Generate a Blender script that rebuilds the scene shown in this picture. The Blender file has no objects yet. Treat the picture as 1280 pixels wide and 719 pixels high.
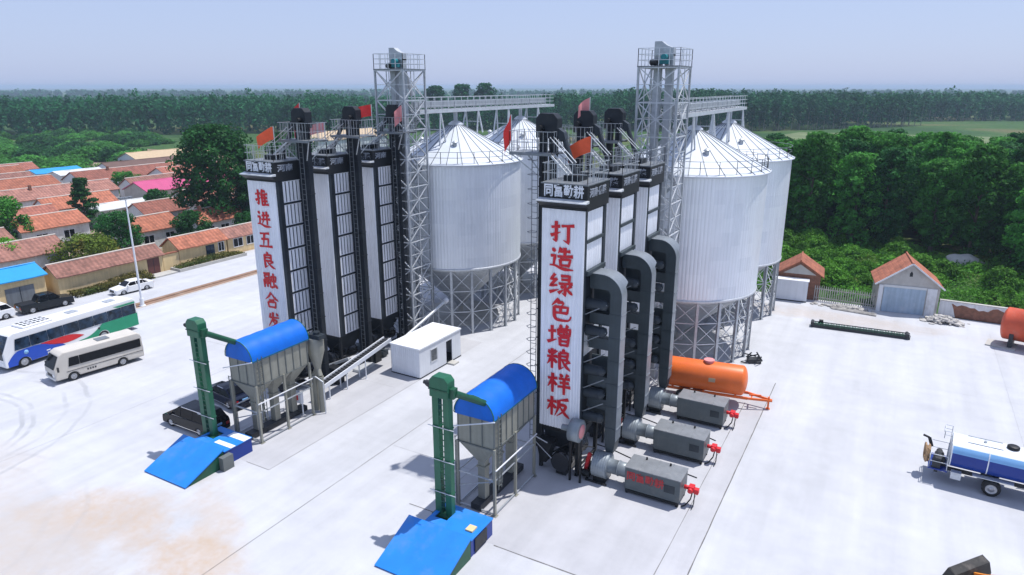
import bpy, bmesh, math, random
import numpy as np
from mathutils import Vector, Matrix

S = bpy.context.scene
COL = S.collection
R = math.radians
rnd = random.Random(7)

# ------------------------------------------------------------------ camera
H_CAM, F_PX, Y_H, X_A = 24.0, 853.0, 108.0, 1140.0
TH = math.atan((359.5 - Y_H) / F_PX)
YAW = math.atan((X_A - 640) / (F_PX / math.cos(TH)))
cam = bpy.data.cameras.new('camera')
camo = bpy.data.objects.new('camera', cam)
COL.objects.link(camo)
cam.sensor_width = 36.0
cam.lens = F_PX / 1280 * 36.0
cam.clip_start = 0.5
cam.clip_end = 30000
camo.location = (0, 0, H_CAM)
camo.rotation_euler = (math.pi / 2 - TH, 0, YAW)
S.camera = camo

# ------------------------------------------------------------------ light
SUN_EL, SUN_AZ = 69.0, 53.0          # degrees; azimuth measured from +X towards +Y
w = bpy.data.worlds.new('World')
S.world = w
w.use_nodes = True
nt = w.node_tree
nt.nodes.clear()
sky = nt.nodes.new('ShaderNodeTexSky')
sky.sky_type = 'NISHITA'
sky.sun_disc = False
sky.sun_elevation = R(SUN_EL)
sky.sun_rotation = R(90 - SUN_AZ)
sky.altitude = 0
sky.air_density = 1.0
sky.dust_density = 1.0
sky.ozone_density = 1.5
bg = nt.nodes.new('ShaderNodeBackground')
bg.inputs[1].default_value = 0.14
wo = nt.nodes.new('ShaderNodeOutputWorld')
# thin high cloud and summer haze whiten the clear sky
veil = nt.nodes.new('ShaderNodeMix')
veil.data_type = 'RGBA'
veil.inputs['Factor'].default_value = 0.8
veil.inputs['B'].default_value = (2.68, 3.22, 4.95, 1)
nt.links.new(sky.outputs[0], veil.inputs['A'])
nt.links.new(veil.outputs['Result'], bg.inputs[0])
nt.links.new(bg.outputs[0], wo.inputs[0])

sl = bpy.data.lights.new('sun', 'SUN')
sl.energy = 3.7
sl.angle = R(0.6)
sl.color = (1.0, 0.965, 0.92)
so = bpy.data.objects.new('sun', sl)
COL.objects.link(so)
sd = Vector((math.cos(R(SUN_EL)) * math.cos(R(SUN_AZ)), math.cos(R(SUN_EL)) * math.sin(R(SUN_AZ)), math.sin(R(SUN_EL))))
so.rotation_euler = sd.to_track_quat('Z', 'Y').to_euler()
so.location = sd * 200

S.view_settings.view_transform = 'Standard'
S.view_settings.look = 'None'
S.view_settings.exposure = 0.32
S.view_settings.gamma = 1
S.render.engine = 'CYCLES'
S.cycles.use_denoising = True
try:
    S.cycles.denoiser = 'OPENIMAGEDENOISE'
except Exception:
    pass
S.cycles.max_bounces = 8
S.cycles.diffuse_bounces = 3
S.cycles.glossy_bounces = 3
S.cycles.transmission_bounces = 4
S.cycles.volume_bounces = 0
S.cycles.transparent_max_bounces = 8
S.cycles.caustics_reflective = False
S.cycles.caustics_refractive = False

# ------------------------------------------------------------------ materials
def nodes_of(name):
    m = bpy.data.materials.new(name)
    m.use_nodes = True
    t = m.node_tree
    b = t.nodes['Principled BSDF']
    return m, t, b

def pm(name, col, rough=0.6, metal=0.0, var=0.12, scale=1.5, bump=0.0, bscale=20.0, spec=0.4, dirt=None, dirt_amt=0.0, detail=5.0, rand=0.0, streak=0.0):
    """Principled with procedural colour variation, optional blotches of dirt or painted reflection, vertical streaks and bump."""
    m, t, b = nodes_of(name)
    N = t.nodes.new
    L = t.links.new
    tc = N('ShaderNodeTexCoord')
    src = tc.outputs['Object']
    no = N('ShaderNodeTexNoise')
    no.inputs['Scale'].default_value = scale
    no.inputs['Detail'].default_value = detail
    no.inputs['Roughness'].default_value = 0.62
    L(src, no.inputs['Vector'])
    mp = N('ShaderNodeMapRange')
    mp.inputs['From Min'].default_value = 0.3
    mp.inputs['From Max'].default_value = 0.7
    mp.inputs['To Min'].default_value = 1 - var
    mp.inputs['To Max'].default_value = 1 + var
    L(no.outputs['Fac'], mp.inputs['Value'])
    val = mp.outputs['Result']
    if streak:
        mm = N('ShaderNodeMapping')
        mm.inputs['Scale'].default_value = (2.2, 2.2, 0.12)
        L(src, mm.inputs['Vector'])
        n3 = N('ShaderNodeTexNoise')
        n3.inputs['Scale'].default_value = 2.0
        n3.inputs['Detail'].default_value = 6
        L(mm.outputs['Vector'], n3.inputs['Vector'])
        m3 = N('ShaderNodeMapRange')
        m3.inputs['From Min'].default_value = 0.3
        m3.inputs['From Max'].default_value = 0.7
        m3.inputs['To Min'].default_value = 1 - streak
        m3.inputs['To Max'].default_value = 1 + streak * 0.4
        L(n3.outputs['Fac'], m3.inputs['Value'])
        mu = N('ShaderNodeMath')
        mu.operation = 'MULTIPLY'
        L(val, mu.inputs[0])
        L(m3.outputs['Result'], mu.inputs[1])
        val = mu.outputs[0]
    if rand:
        oi = N('ShaderNodeObjectInfo')
        m4 = N('ShaderNodeMapRange')
        m4.inputs['To Min'].default_value = 1 - rand
        m4.inputs['To Max'].default_value = 1 + rand
        L(oi.outputs['Random'], m4.inputs['Value'])
        mu = N('ShaderNodeMath')
        mu.operation = 'MULTIPLY'
        L(val, mu.inputs[0])
        L(m4.outputs['Result'], mu.inputs[1])
        val = mu.outputs[0]
    vm = N('ShaderNodeVectorMath')
    vm.operation = 'SCALE'
    vm.inputs[0].default_value = col[:3]
    L(val, vm.inputs['Scale'])
    out = vm.outputs[0]
    if dirt is not None:
        n2 = N('ShaderNodeTexNoise')
        n2.inputs['Scale'].default_value = scale * 0.6
        n2.inputs['Detail'].default_value = 7
        n2.inputs['Roughness'].default_value = 0.7
        L(src, n2.inputs['Vector'])
        r2 = N('ShaderNodeMapRange')
        r2.inputs['From Min'].default_value = 0.52
        r2.inputs['From Max'].default_value = 0.7
        r2.inputs['To Max'].default_value = dirt_amt
        L(n2.outputs['Fac'], r2.inputs['Value'])
        mx = N('ShaderNodeMix')
        mx.data_type = 'RGBA'
        L(r2.outputs['Result'], mx.inputs['Factor'])
        L(out, mx.inputs['A'])
        mx.inputs['B'].default_value = (*dirt, 1)
        out = mx.outputs['Result']
    L(out, b.inputs['Base Color'])
    b.inputs['Roughness'].default_value = rough
    b.inputs['Metallic'].default_value = metal
    b.inputs['Specular IOR Level'].default_value = spec
    if bump:
        nb = N('ShaderNodeTexNoise')
        nb.inputs['Scale'].default_value = bscale
        nb.inputs['Detail'].default_value = 6
        L(src, nb.inputs['Vector'])
        bp = N('ShaderNodeBump')
        bp.inputs['Strength'].default_value = bump
        bp.inputs['Distance'].default_value = 0.05
        L(nb.outputs['Fac'], bp.inputs['Height'])
        L(bp.outputs['Normal'], b.inputs['Normal'])
    return m

def leaf_mat(name, col, var=0.45, scale=0.9, rand=0.18, trans=0.22, tint=None):
    """Leaves: light and dark clumps by object-space noise, per-tree random tone, some translucency."""
    m, t, b = nodes_of(name)
    N = t.nodes.new
    L = t.links.new
    tc = N('ShaderNodeTexCoord')
    no = N('ShaderNodeTexNoise')
    no.inputs['Scale'].default_value = scale
    no.inputs['Detail'].default_value = 6
    no.inputs['Roughness'].default_value = 0.7
    L(tc.outputs['Object'], no.inputs['Vector'])
    mp = N('ShaderNodeMapRange')
    mp.inputs['From Min'].default_value = 0.32
    mp.inputs['From Max'].default_value = 0.68
    mp.inputs['To Min'].default_value = 1 - var
    mp.inputs['To Max'].default_value = 1 + var
    L(no.outputs['Fac'], mp.inputs['Value'])
    oi = N('ShaderNodeObjectInfo')
    m4 = N('ShaderNodeMapRange')
    m4.inputs['To Min'].default_value = 1 - rand
    m4.inputs['To Max'].default_value = 1 + rand
    L(oi.outputs['Random'], m4.inputs['Value'])
    mu = N('ShaderNodeMath')
    mu.operation = 'MULTIPLY'
    L(mp.outputs['Result'], mu.inputs[0])
    L(m4.outputs['Result'], mu.inputs[1])
    vm = N('ShaderNodeVectorMath')
    vm.operation = 'SCALE'
    vm.inputs[0].default_value = col
    L(mu.outputs[0], vm.inputs['Scale'])
    out = vm.outputs[0]
    if tint is not None:
        n2 = N('ShaderNodeTexNoise')
        n2.inputs['Scale'].default_value = scale * 0.4
        L(tc.outputs['Object'], n2.inputs['Vector'])
        r2 = N('ShaderNodeMapRange')
        r2.inputs['From Min'].default_value = 0.5
        r2.inputs['From Max'].default_value = 0.68
        L(n2.outputs['Fac'], r2.inputs['Value'])
        mx = N('ShaderNodeMix')
        mx.data_type = 'RGBA'
        L(r2.outputs['Result'], mx.inputs['Factor'])
        L(out, mx.inputs['A'])
        mx.inputs['B'].default_value = (*tint, 1)
        out = mx.outputs['Result']
    L(out, b.inputs['Base Color'])
    b.inputs['Roughness'].default_value = 0.6
    b.inputs['Specular IOR Level'].default_value = 0.1
    tr = N('ShaderNodeBsdfTranslucent')
    L(out, tr.inputs['Color'])
    ms = N('ShaderNodeMixShader')
    ms.inputs[0].default_value = trans
    L(b.outputs[0], ms.inputs[1])
    L(tr.outputs[0], ms.inputs[2])
    o = t.nodes['Material Output']
    L(ms.outputs[0], o.inputs['Surface'])
    return m

M = {}
def mats():
    M['white_panel'] = pm('white_panel', (0.84, 0.855, 0.895), 0.45, 0, 0.05, 0.6, streak=0.12, dirt=(0.52, 0.52, 0.52), dirt_amt=0.22)
    M['silo_sheet'] = pm('silo_sheet', (0.84, 0.875, 0.92), 0.4, 0.25, 0.03, 0.35, streak=0.07)
    M['silo_sheet_dull'] = pm('silo_sheet_dull', (0.80, 0.838, 0.885), 0.45, 0.25, 0.03, 0.35, streak=0.08)
    M['silo_sheet_bright'] = pm('silo_sheet_bright', (0.865, 0.90, 0.94), 0.38, 0.25, 0.03, 0.35, streak=0.06)
    M['roof_sheet'] = pm('roof_sheet', (0.62, 0.665, 0.72), 0.45, 0.0, 0.06, 0.8)
    M['galv'] = pm('galv', (0.46, 0.49, 0.52), 0.45, 0.45, 0.15, 3.0)
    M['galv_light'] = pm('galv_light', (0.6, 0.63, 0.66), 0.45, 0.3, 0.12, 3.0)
    M['galv_dark'] = pm('galv_dark', (0.20, 0.22, 0.24), 0.5, 0.3, 0.2, 2.0)
    M['charcoal'] = pm('charcoal', (0.016, 0.020, 0.026), 0.5, 0, 0.2, 1.2, spec=0.25, dirt=(0.05, 0.055, 0.06), dirt_amt=0.35)
    M['charcoal_front'] = pm('charcoal_front', (0.030, 0.039, 0.048), 0.45, 0, 0.18, 1.0, spec=0.3, dirt=(0.07, 0.08, 0.085), dirt_amt=0.3, streak=0.12)
    M['duct'] = pm('duct', (0.048, 0.063, 0.072), 0.42, 0.1, 0.15, 0.9, spec=0.3, dirt=(0.08, 0.09, 0.095), dirt_amt=0.35, streak=0.12)
    M['duct_edge'] = pm('duct_edge', (0.25, 0.28, 0.31), 0.4, 0.35, 0.12, 1.4, streak=0.1)
    M['black'] = pm('black', (0.008, 0.009, 0.011), 0.5, 0, 0.2, 2.0)
    M['black_gloss'] = pm('black_gloss', (0.016, 0.016, 0.018), 0.18, 0, 0.2, 2.0, spec=0.6)
    M['red_paint'] = pm('red_paint', (0.62, 0.022, 0.03), 0.45, 0, 0.1, 2.0)
    M['red_letter'] = pm('red_letter', (0.60, 0.012, 0.022), 0.5, 0, 0.06, 2.0)
    M['dull_red_letter'] = pm('dull_red_letter', (0.40, 0.03, 0.035), 0.5, 0, 0.1, 2.0)
    M['white_letter'] = pm('white_letter', (0.78, 0.8, 0.84), 0.5, 0, 0.02)
    M['grey_letter'] = pm('grey_letter', (0.30, 0.33, 0.38), 0.5, 0, 0.06)
    M['dark_letter'] = pm('dark_letter', (0.05, 0.05, 0.055), 0.5, 0, 0.06)
    M['furnace'] = pm('furnace', (0.085, 0.105, 0.115), 0.42, 0.15, 0.12, 1.6, dirt=(0.18, 0.18, 0.17), dirt_amt=0.4)
    M['furnace_top'] = pm('furnace_top', (0.25, 0.265, 0.28), 0.4, 0.3, 0.15, 1.2, dirt=(0.42, 0.42, 0.42), dirt_amt=0.5)
    M['fan_grey'] = pm('fan_grey', (0.25, 0.285, 0.31), 0.42, 0.2, 0.12, 2.0)
    M['green_paint'] = pm('green_paint', (0.016, 0.125, 0.065), 0.4, 0, 0.12, 1.2, streak=0.12)
    M['green_dark'] = pm('green_dark', (0.012, 0.085, 0.045), 0.45, 0, 0.14, 1.2)
    M['tarp'] = pm('tarp', (0.006, 0.14, 0.62), 0.5, 0, 0.10, 1.3, bump=0.2, bscale=2.0, spec=0.25)
    M['pit_blue'] = pm('pit_blue', (0.012, 0.205, 0.66), 0.5, 0, 0.08, 0.9, dirt=(0.11, 0.24, 0.46), dirt_amt=0.5)
    M['bin_steel'] = pm('bin_steel', (0.30, 0.30, 0.255), 0.5, 0.2, 0.1, 1.2, streak=0.12)
    M['bin_steel_dark'] = pm('bin_steel_dark', (0.15, 0.165, 0.16), 0.5, 0.2, 0.12, 1.2)
    M['teal_motor'] = pm('teal_motor', (0.02, 0.22, 0.25), 0.4)
    M['orange_tank'] = pm('orange_tank', (0.78, 0.155, 0.025), 0.4, 0, 0.08, 0.9, dirt=(0.62, 0.08, 0.02), dirt_amt=0.4)
    M['old_tank'] = pm('old_tank', (0.62, 0.10, 0.045), 0.5, 0, 0.12, 1.0, dirt=(0.55, 0.22, 0.16), dirt_amt=0.6)
    M['cabin_white'] = pm('cabin_white', (0.70, 0.73, 0.78), 0.45, 0, 0.05, 0.8, streak=0.06)
    M['cabin_roof'] = pm('cabin_roof', (0.80, 0.82, 0.85), 0.5, 0, 0.05, 0.8)
    M['glass'] = pm('glass', (0.003, 0.004, 0.006), 0.08, 0, 0.2, 1.0, spec=0.18)
    M['bus_glass'] = pm('bus_glass', (0.014, 0.030, 0.058), 0.08, 0, 0.95, 1.9, spec=0.25, dirt=(0.10, 0.14, 0.17), dirt_amt=0.5)  # colour noise and the pale dirt layer paint reflections into the panes
    M['tyre'] = pm('tyre', (0.02, 0.02, 0.021), 0.8, 0, 0.2, 6)
    M['rim'] = pm('rim', (0.42, 0.43, 0.45), 0.4, 0.6, 0.1, 6)
    M['car_black'] = pm('car_black', (0.002, 0.003, 0.006), 0.06, 0.0, 0.1, 1, spec=0.2)
    M['car_navy'] = pm('car_navy', (0.003, 0.006, 0.02), 0.06, 0.0, 0.1, 1, spec=0.22)
    M['car_grey'] = pm('car_grey', (0.010, 0.013, 0.017), 0.1, 0.0, 0.12, 1, spec=0.28)
    M['car_white'] = pm('car_white', (0.78, 0.79, 0.8), 0.22, 0, 0.03, 1, spec=0.5)
    M['bus_white'] = pm('bus_white', (0.76, 0.77, 0.79), 0.25, 0, 0.03, 1, spec=0.5)
    M['minibus'] = pm('minibus', (0.56, 0.53, 0.48), 0.5, 0.0, 0.06, 1, spec=0.2)
    M['minibus_roof'] = pm('minibus_roof', (0.66, 0.66, 0.64), 0.35, 0, 0.05, 1)
    M['livery_blue'] = pm('livery_blue', (0.012, 0.07, 0.46), 0.28, 0, 0.08, 1)
    M['livery_green'] = pm('livery_green', (0.012, 0.27, 0.14), 0.28, 0, 0.08, 1)
    M['livery_red'] = pm('livery_red', (0.62, 0.015, 0.02), 0.28, 0, 0.05, 1)
    M['lamp_red'] = pm('lamp_red', (0.4, 0.01, 0.01), 0.2)
    M['lamp_clear'] = pm('lamp_clear', (0.75, 0.77, 0.8), 0.1)
    M['chrome'] = pm('chrome', (0.7, 0.7, 0.72), 0.15, 0.9)
    M['tank_white'] = pm('tank_white', (0.74, 0.78, 0.82), 0.3, 0.1, 0.05, 1)
    M['tank_lightblue'] = pm('tank_lightblue', (0.22, 0.45, 0.74), 0.3, 0, 0.06, 1)
    M['tank_blue'] = pm('tank_blue', (0.006, 0.035, 0.25), 0.3, 0, 0.08, 1)
    M['hose'] = pm('hose', (0.42, 0.27, 0.15), 0.6, 0, 0.2, 4)
    M['chassis'] = pm('chassis', (0.03, 0.032, 0.036), 0.6, 0, 0.3, 3)
    M['loader_orange'] = pm('loader_orange', (0.75, 0.26, 0.03), 0.45, 0, 0.1, 2)
    M['bucket_steel'] = pm('bucket_steel', (0.035, 0.034, 0.032), 0.55, 0.3, 0.3, 2, dirt=(0.2, 0.18, 0.16), dirt_amt=0.5)
    M['cream_wall'] = pm('cream_wall', (0.72, 0.55, 0.30), 0.85, 0, 0.1, 0.6, bump=0.2, bscale=8, dirt=(0.36, 0.31, 0.24), dirt_amt=0.5, streak=0.12)
    M['white_wall'] = pm('white_wall', (0.70, 0.72, 0.74), 0.85, 0, 0.08, 0.6, bump=0.15, bscale=8, dirt=(0.34, 0.34, 0.33), dirt_amt=0.6, streak=0.15)
    M['grey_render'] = pm('grey_render', (0.46, 0.45, 0.42), 0.9, 0, 0.12, 0.9, bump=0.3, bscale=8, dirt=(0.22, 0.21, 0.2), dirt_amt=0.6)
    M['brick'] = pm('brick', (0.24, 0.115, 0.075), 0.9, 0, 0.3, 2.5, bump=0.5, bscale=14, dirt=(0.12, 0.08, 0.06), dirt_amt=0.6)
    M['stone'] = pm('stone', (0.40, 0.385, 0.36), 0.9, 0, 0.25, 2.0, bump=0.5, bscale=10, rand=0.15)
    M['door_grey'] = pm('door_grey', (0.16, 0.18, 0.2), 0.5, 0, 0.1, 1.2, streak=0.2)
    M['door_brown'] = pm('door_brown', (0.12, 0.04, 0.035), 0.6, 0, 0.15, 1.2)
    M['door_blue_grey'] = pm('door_blue_grey', (0.34, 0.44, 0.54), 0.6, 0, 0.08, 1.0, dirt=(0.5, 0.55, 0.6), dirt_amt=0.5, streak=0.15)
    M['blue_roof'] = pm('blue_roof', (0.02, 0.29, 0.62), 0.4, 0, 0.06, 1)
    M['pink_roof'] = pm('pink_roof', (0.50, 0.075, 0.19), 0.5, 0, 0.08, 0.8)
    M['brown_roof'] = pm('brown_roof', (0.13, 0.075, 0.06), 0.7, 0, 0.12, 0.8)
    M['tan_roof'] = pm('tan_roof', (0.50, 0.38, 0.24), 0.7, 0, 0.08, 0.8)
    M['white_roof'] = pm('white_roof', (0.6, 0.62, 0.62), 0.6, 0, 0.08, 0.8)
    M['bark'] = pm('bark', (0.12, 0.095, 0.07), 0.9, 0, 0.25, 3, bump=0.5, bscale=12)
    M['pale_bark'] = pm('pale_bark', (0.30, 0.29, 0.25), 0.9, 0, 0.25, 3)
    M['flag_red'] = pm('flag_red', (0.72, 0.035, 0.03), 0.6, 0, 0.1, 2)
    M['flag_orange'] = pm('flag_orange', (0.80, 0.11, 0.035), 0.6, 0, 0.1, 2)
    M['flag_pink'] = pm('flag_pink', (0.72, 0.28, 0.28), 0.6, 0, 0.1, 2)
    M['flag_yellow'] = pm('flag_yellow', (0.75, 0.5, 0.06), 0.6)
    M['joint'] = pm('joint', (0.17, 0.165, 0.16), 0.9, 0, 0.3, 2)
    M['kerb_brown'] = pm('kerb_brown', (0.26, 0.165, 0.115), 0.9, 0, 0.2, 0.8, bump=0.3, bscale=6, dirt=(0.34, 0.27, 0.21), dirt_amt=0.6)
    M['kerb_pale'] = pm('kerb_pale', (0.55, 0.50, 0.45), 0.9, 0, 0.1, 0.8)
    for k, c in (('tile_orange', (0.37, 0.13, 0.075)), ('tile_red', (0.32, 0.115, 0.08)), ('tile_dusk', (0.32, 0.15, 0.115))):
        M[k] = tile_mat(k, c)
    M['leaf_plant'] = leaf_mat('leaf_plant', (0.062, 0.225, 0.034), 0.72, 0.5, trans=0.34, rand=0.32)
    M['leaf_dark'] = leaf_mat('leaf_dark', (0.026, 0.115, 0.026), 0.6, 0.5, trans=0.28)
    M['leaf_bright'] = leaf_mat('leaf_bright', (0.10, 0.27, 0.03), 0.5, 0.8, trans=0.32, rand=0.3)
    M['leaf_yellow'] = leaf_mat('leaf_yellow', (0.105, 0.16, 0.022), 0.5, 0.8, tint=(0.2, 0.14, 0.03))
    M['leaf_forest'] = leaf_mat('leaf_forest', (0.017, 0.115, 0.038), 0.55, 0.07)
    M['grass_blades'] = leaf_mat('grass_blades', (0.085, 0.25, 0.028), 0.5, 0.25, trans=0.3, tint=(0.2, 0.25, 0.05))
    M['dry_weeds'] = leaf_mat('dry_weeds', (0.14, 0.13, 0.035), 0.4, 0.5, tint=(0.07, 0.11, 0.025))

def tile_mat(name, col):
    m, t, b = nodes_of(name)
    N = t.nodes.new
    L = t.links.new
    tc = N('ShaderNodeTexCoord')
    wv = N('ShaderNodeTexWave')
    wv.wave_type = 'BANDS'
    wv.bands_direction = 'Y'
    wv.inputs['Scale'].default_value = 0.55
    wv.inputs['Distortion'].default_value = 0.4
    wv.inputs['Detail'].default_value = 1
    L(tc.outputs['Object'], wv.inputs['Vector'])
    wz = N('ShaderNodeTexWave')
    wz.wave_type = 'BANDS'
    wz.bands_direction = 'Z'
    wz.wave_profile = 'SAW'
    wz.inputs['Scale'].default_value = 0.9
    wz.inputs['Distortion'].default_value = 0.3
    L(tc.outputs['Object'], wz.inputs['Vector'])
    no = N('ShaderNodeTexNoise')
    no.inputs['Scale'].default_value = 0.9
    no.inputs['Detail'].default_value = 8
    no.inputs['Roughness'].default_value = 0.75
    L(tc.outputs['Object'], no.inputs['Vector'])
    oi = N('ShaderNodeObjectInfo')
    def mr(o, a, bb, f0=0.0, f1=1.0):
        r = N('ShaderNodeMapRange')
        r.inputs['From Min'].default_value = f0
        r.inputs['From Max'].default_value = f1
        r.inputs['To Min'].default_value = a
        r.inputs['To Max'].default_value = bb
        L(o, r.inputs['Value'])
        return r.outputs['Result']
    def mul(a, c):
        q = N('ShaderNodeMath')
        q.operation = 'MULTIPLY'
        L(a, q.inputs[0])
        L(c, q.inputs[1])
        return q.outputs[0]
    v = mul(mul(mr(wv.outputs['Fac'], 0.82, 1.1), mr(wz.outputs['Fac'], 0.85, 1.08)),
            mul(mr(no.outputs['Fac'], 0.5, 1.4, 0.3, 0.7), mr(oi.outputs['Random'], 0.8, 1.2)))
    vm = N('ShaderNodeVectorMath')
    vm.operation = 'SCALE'
    vm.inputs[0].default_value = col
    L(v, vm.inputs['Scale'])
    L(vm.outputs[0], b.inputs['Base Color'])
    b.inputs['Roughness'].default_value = 0.85
    bp = N('ShaderNodeBump')
    bp.inputs['Strength'].default_value = 0.6
    bp.inputs['Distance'].default_value = 0.08
    L(mul(wv.outputs['Fac'], wz.outputs['Fac']), bp.inputs['Height'])
    L(bp.outputs['Normal'], b.inputs['Normal'])
    return m

mats()

# ------------------------------------------------------------------ mesh builder
class MB:
    def __init__(s):
        s.v, s.f, s.mi, s.sm = [], [], [], []
        s.cm = 0
    def mat(s, i):
        s.cm = i
        return s
    def add(s, vs, fs, smooth=False):
        o = len(s.v)
        s.v += [tuple(p) for p in vs]
        for f in fs:
            s.f.append(tuple(i + o for i in f))
            s.mi.append(s.cm)
            s.sm.append(smooth)
        return s
    def box(s, x0, x1, y0, y1, z0, z1):
        vs = [(x0, y0, z0), (x1, y0, z0), (x1, y1, z0), (x0, y1, z0), (x0, y0, z1), (x1, y0, z1), (x1, y1, z1), (x0, y1, z1)]
        return s.add(vs, [(0, 3, 2, 1), (4, 5, 6, 7), (0, 1, 5, 4), (1, 2, 6, 5), (2, 3, 7, 6), (3, 0, 4, 7)])
    def frustum(s, a, b):
        """a, b = (x0,x1,y0,y1,z) lower and upper rectangle"""
        x0, x1, y0, y1, z0 = a
        X0, X1, Y0, Y1, z1 = b
        vs = [(x0, y0, z0), (x1, y0, z0), (x1, y1, z0), (x0, y1, z0), (X0, Y0, z1), (X1, Y0, z1), (X1, Y1, z1), (X0, Y1, z1)]
        return s.add(vs, [(0, 3, 2, 1), (4, 5, 6, 7), (0, 1, 5, 4), (1, 2, 6, 5), (2, 3, 7, 6), (3, 0, 4, 7)])
    def bar(s, p, q, w=0.06, h=None):
        p, q = Vector(p), Vector(q)
        h = w if h is None else h
        d = (q - p)
        if d.length < 1e-6:
            return s
        d.normalize()
        up = Vector((0, 0, 1)) if abs(d.z) < 0.95 else Vector((0, 1, 0))
        a = d.cross(up).normalized() * (w / 2)
        b = a.cross(d).normalized() * (h / 2)
        vs = []
        for c in (p, q):
            vs += [c - a - b, c + a - b, c + a + b, c - a + b]
        return s.add(vs, [(0, 1, 2, 3), (7, 6, 5, 4), (0, 4, 5, 1), (1, 5, 6, 2), (2, 6, 7, 3), (3, 7, 4, 0)])
    def tube(s, p, q, r=0.1, r2=None, n=14, cap=True):
        p, q = Vector(p), Vector(q)
        r2 = r if r2 is None else r2
        d = (q - p).normalized()
        up = Vector((0, 0, 1)) if abs(d.z) < 0.95 else Vector((1, 0, 0))
        a = d.cross(up).normalized()
        b = a.cross(d).normalized()
        vs = []
        for c, rr in ((p, r), (q, r2)):
            for i in range(n):
                t = 2 * math.pi * i / n
                vs.append(c + (a * math.cos(t) + b * math.sin(t)) * rr)
        s.add(vs, [(i, (i + 1) % n, n + (i + 1) % n, n + i) for i in range(n)], True)
        if cap:
            s.add(vs[:n], [tuple(range(n - 1, -1, -1))])
            s.add(vs[n:], [tuple(range(n))])
        return s
    def path(s, pts, r=0.05, n=8):
        for a, b in zip(pts[:-1], pts[1:]):
            s.tube(a, b, r, n=n)
        return s
    def lathe(s, prof, n=32, c=(0, 0, 0), axis='z', smooth=True, cap=True):
        """prof: list of (radius, along)"""
        def P(r, t, h):
            x, y = r * math.cos(t), r * math.sin(t)
            if axis == 'z':
                q = (x, y, h)
            elif axis == 'x':
                q = (h, x, y)
            else:
                q = (y, h, x)
            return (q[0] + c[0], q[1] + c[1], q[2] + c[2])
        vs = [P(r, 2 * math.pi * i / n, h) for r, h in prof for i in range(n)]
        fs = []
        for k in range(len(prof) - 1):
            for i in range(n):
                j = (i + 1) % n
                fs.append((k * n + i, k * n + j, (k + 1) * n + j, (k + 1) * n + i))
        s.add(vs, fs, smooth)
        if cap:
            if prof[0][0] > 1e-4:
                s.add(vs[:n], [tuple(range(n - 1, -1, -1))])
            if prof[-1][0] > 1e-4:
                s.add(vs[-n:], [tuple(range(n))])
        return s
    def prism(s, poly, ext):
        """poly: list of 3-D points, ext: extrusion vector"""
        e = Vector(ext)
        n = len(poly)
        a = [Vector(p) for p in poly]
        vs = a + [p + e for p in a]
        s.add(vs, [(i, (i + 1) % n, n + (i + 1) % n, n + i) for i in range(n)])
        s.add(vs, [tuple(range(n - 1, -1, -1)), tuple(range(n, 2 * n))])
        return s
    def rail(s, pts, h=1.1, step=1.4, r=0.035, bars=2, close=False, infill=0):
        """hand rail along points (at deck level)"""
        pts = [Vector(p) for p in pts]
        if close:
            pts = pts + [pts[0]]
        for a, b in zip(pts[:-1], pts[1:]):
            L = (b - a).length
            n = max(1, int(round(L / step)))
            for i in range(n + 1):
                c = a.lerp(b, i / n)
                s.bar(c, c + Vector((0, 0, h)), r * 1.5)
            for k in range(bars):
                dz = Vector((0, 0, h * (k + 1) / bars))
                s.bar(a + dz, b + dz, r * 1.4)
            if infill:
                m = max(1, int(L / infill))
                for i in range(1, m):
                    c = a.lerp(b, i / m)
                    s.bar(c + Vector((0, 0, 0.05)), c + Vector((0, 0, h)), r * 0.9)
        return s
    def flush(s, name, mat, parent=None):
        """build what is collected so far as one part and start afresh"""
        o = s.build(name, mat, parent)
        s.__init__()
        return o
    def build(s, name, mat, parent=None, loc=None, rotz=None, bevel=0.0, seg=1):
        me = bpy.data.meshes.new(name)
        me.from_pydata(s.v, [], s.f)
        for m in (mat if isinstance(mat, (list, tuple)) else [mat]):
            me.materials.append(M[m] if isinstance(m, str) else m)
        me.polygons.foreach_set('material_index', s.mi)
        me.polygons.foreach_set('use_smooth', s.sm)
        bm = bmesh.new()
        bm.from_mesh(me)
        if bevel:
            bmesh.ops.remove_doubles(bm, verts=bm.verts, dist=1e-5)
            bmesh.ops.recalc_face_normals(bm, faces=bm.faces)
            ed = [e for e in bm.edges if len(e.link_faces) == 2 and e.calc_face_angle(0) > 0.5]
            bmesh.ops.bevel(bm, geom=ed, offset=bevel, segments=seg, affect='EDGES', profile=0.6, clamp_overlap=True)
        else:
            bmesh.ops.recalc_face_normals(bm, faces=bm.faces)
        bm.to_mesh(me)
        bm.free()
        me.update()
        o = bpy.data.objects.new(name, me)
        COL.objects.link(o)
        if parent is not None:
            o.parent = parent
        if loc is not None:
            o.location = loc
        if rotz is not None:
            o.rotation_euler = (0, 0, rotz)
        return o

def tag(o, label, cat, group=None, kind=None):
    o['label'] = label
    o['category'] = cat
    if group:
        o['group'] = group
    if kind:
        o['kind'] = kind
    return o

def thing(name, label, cat, loc=(0, 0, 0), rz=0.0, group=None):
    o = bpy.data.objects.new(name, None)
    o.empty_display_size = 0.3
    COL.objects.link(o)
    o.location = loc
    o.rotation_euler = (0, 0, rz)
    return tag(o, label, cat, group)

def kids(o):
    return [c for c in COL.objects if c.parent is o]

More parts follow.
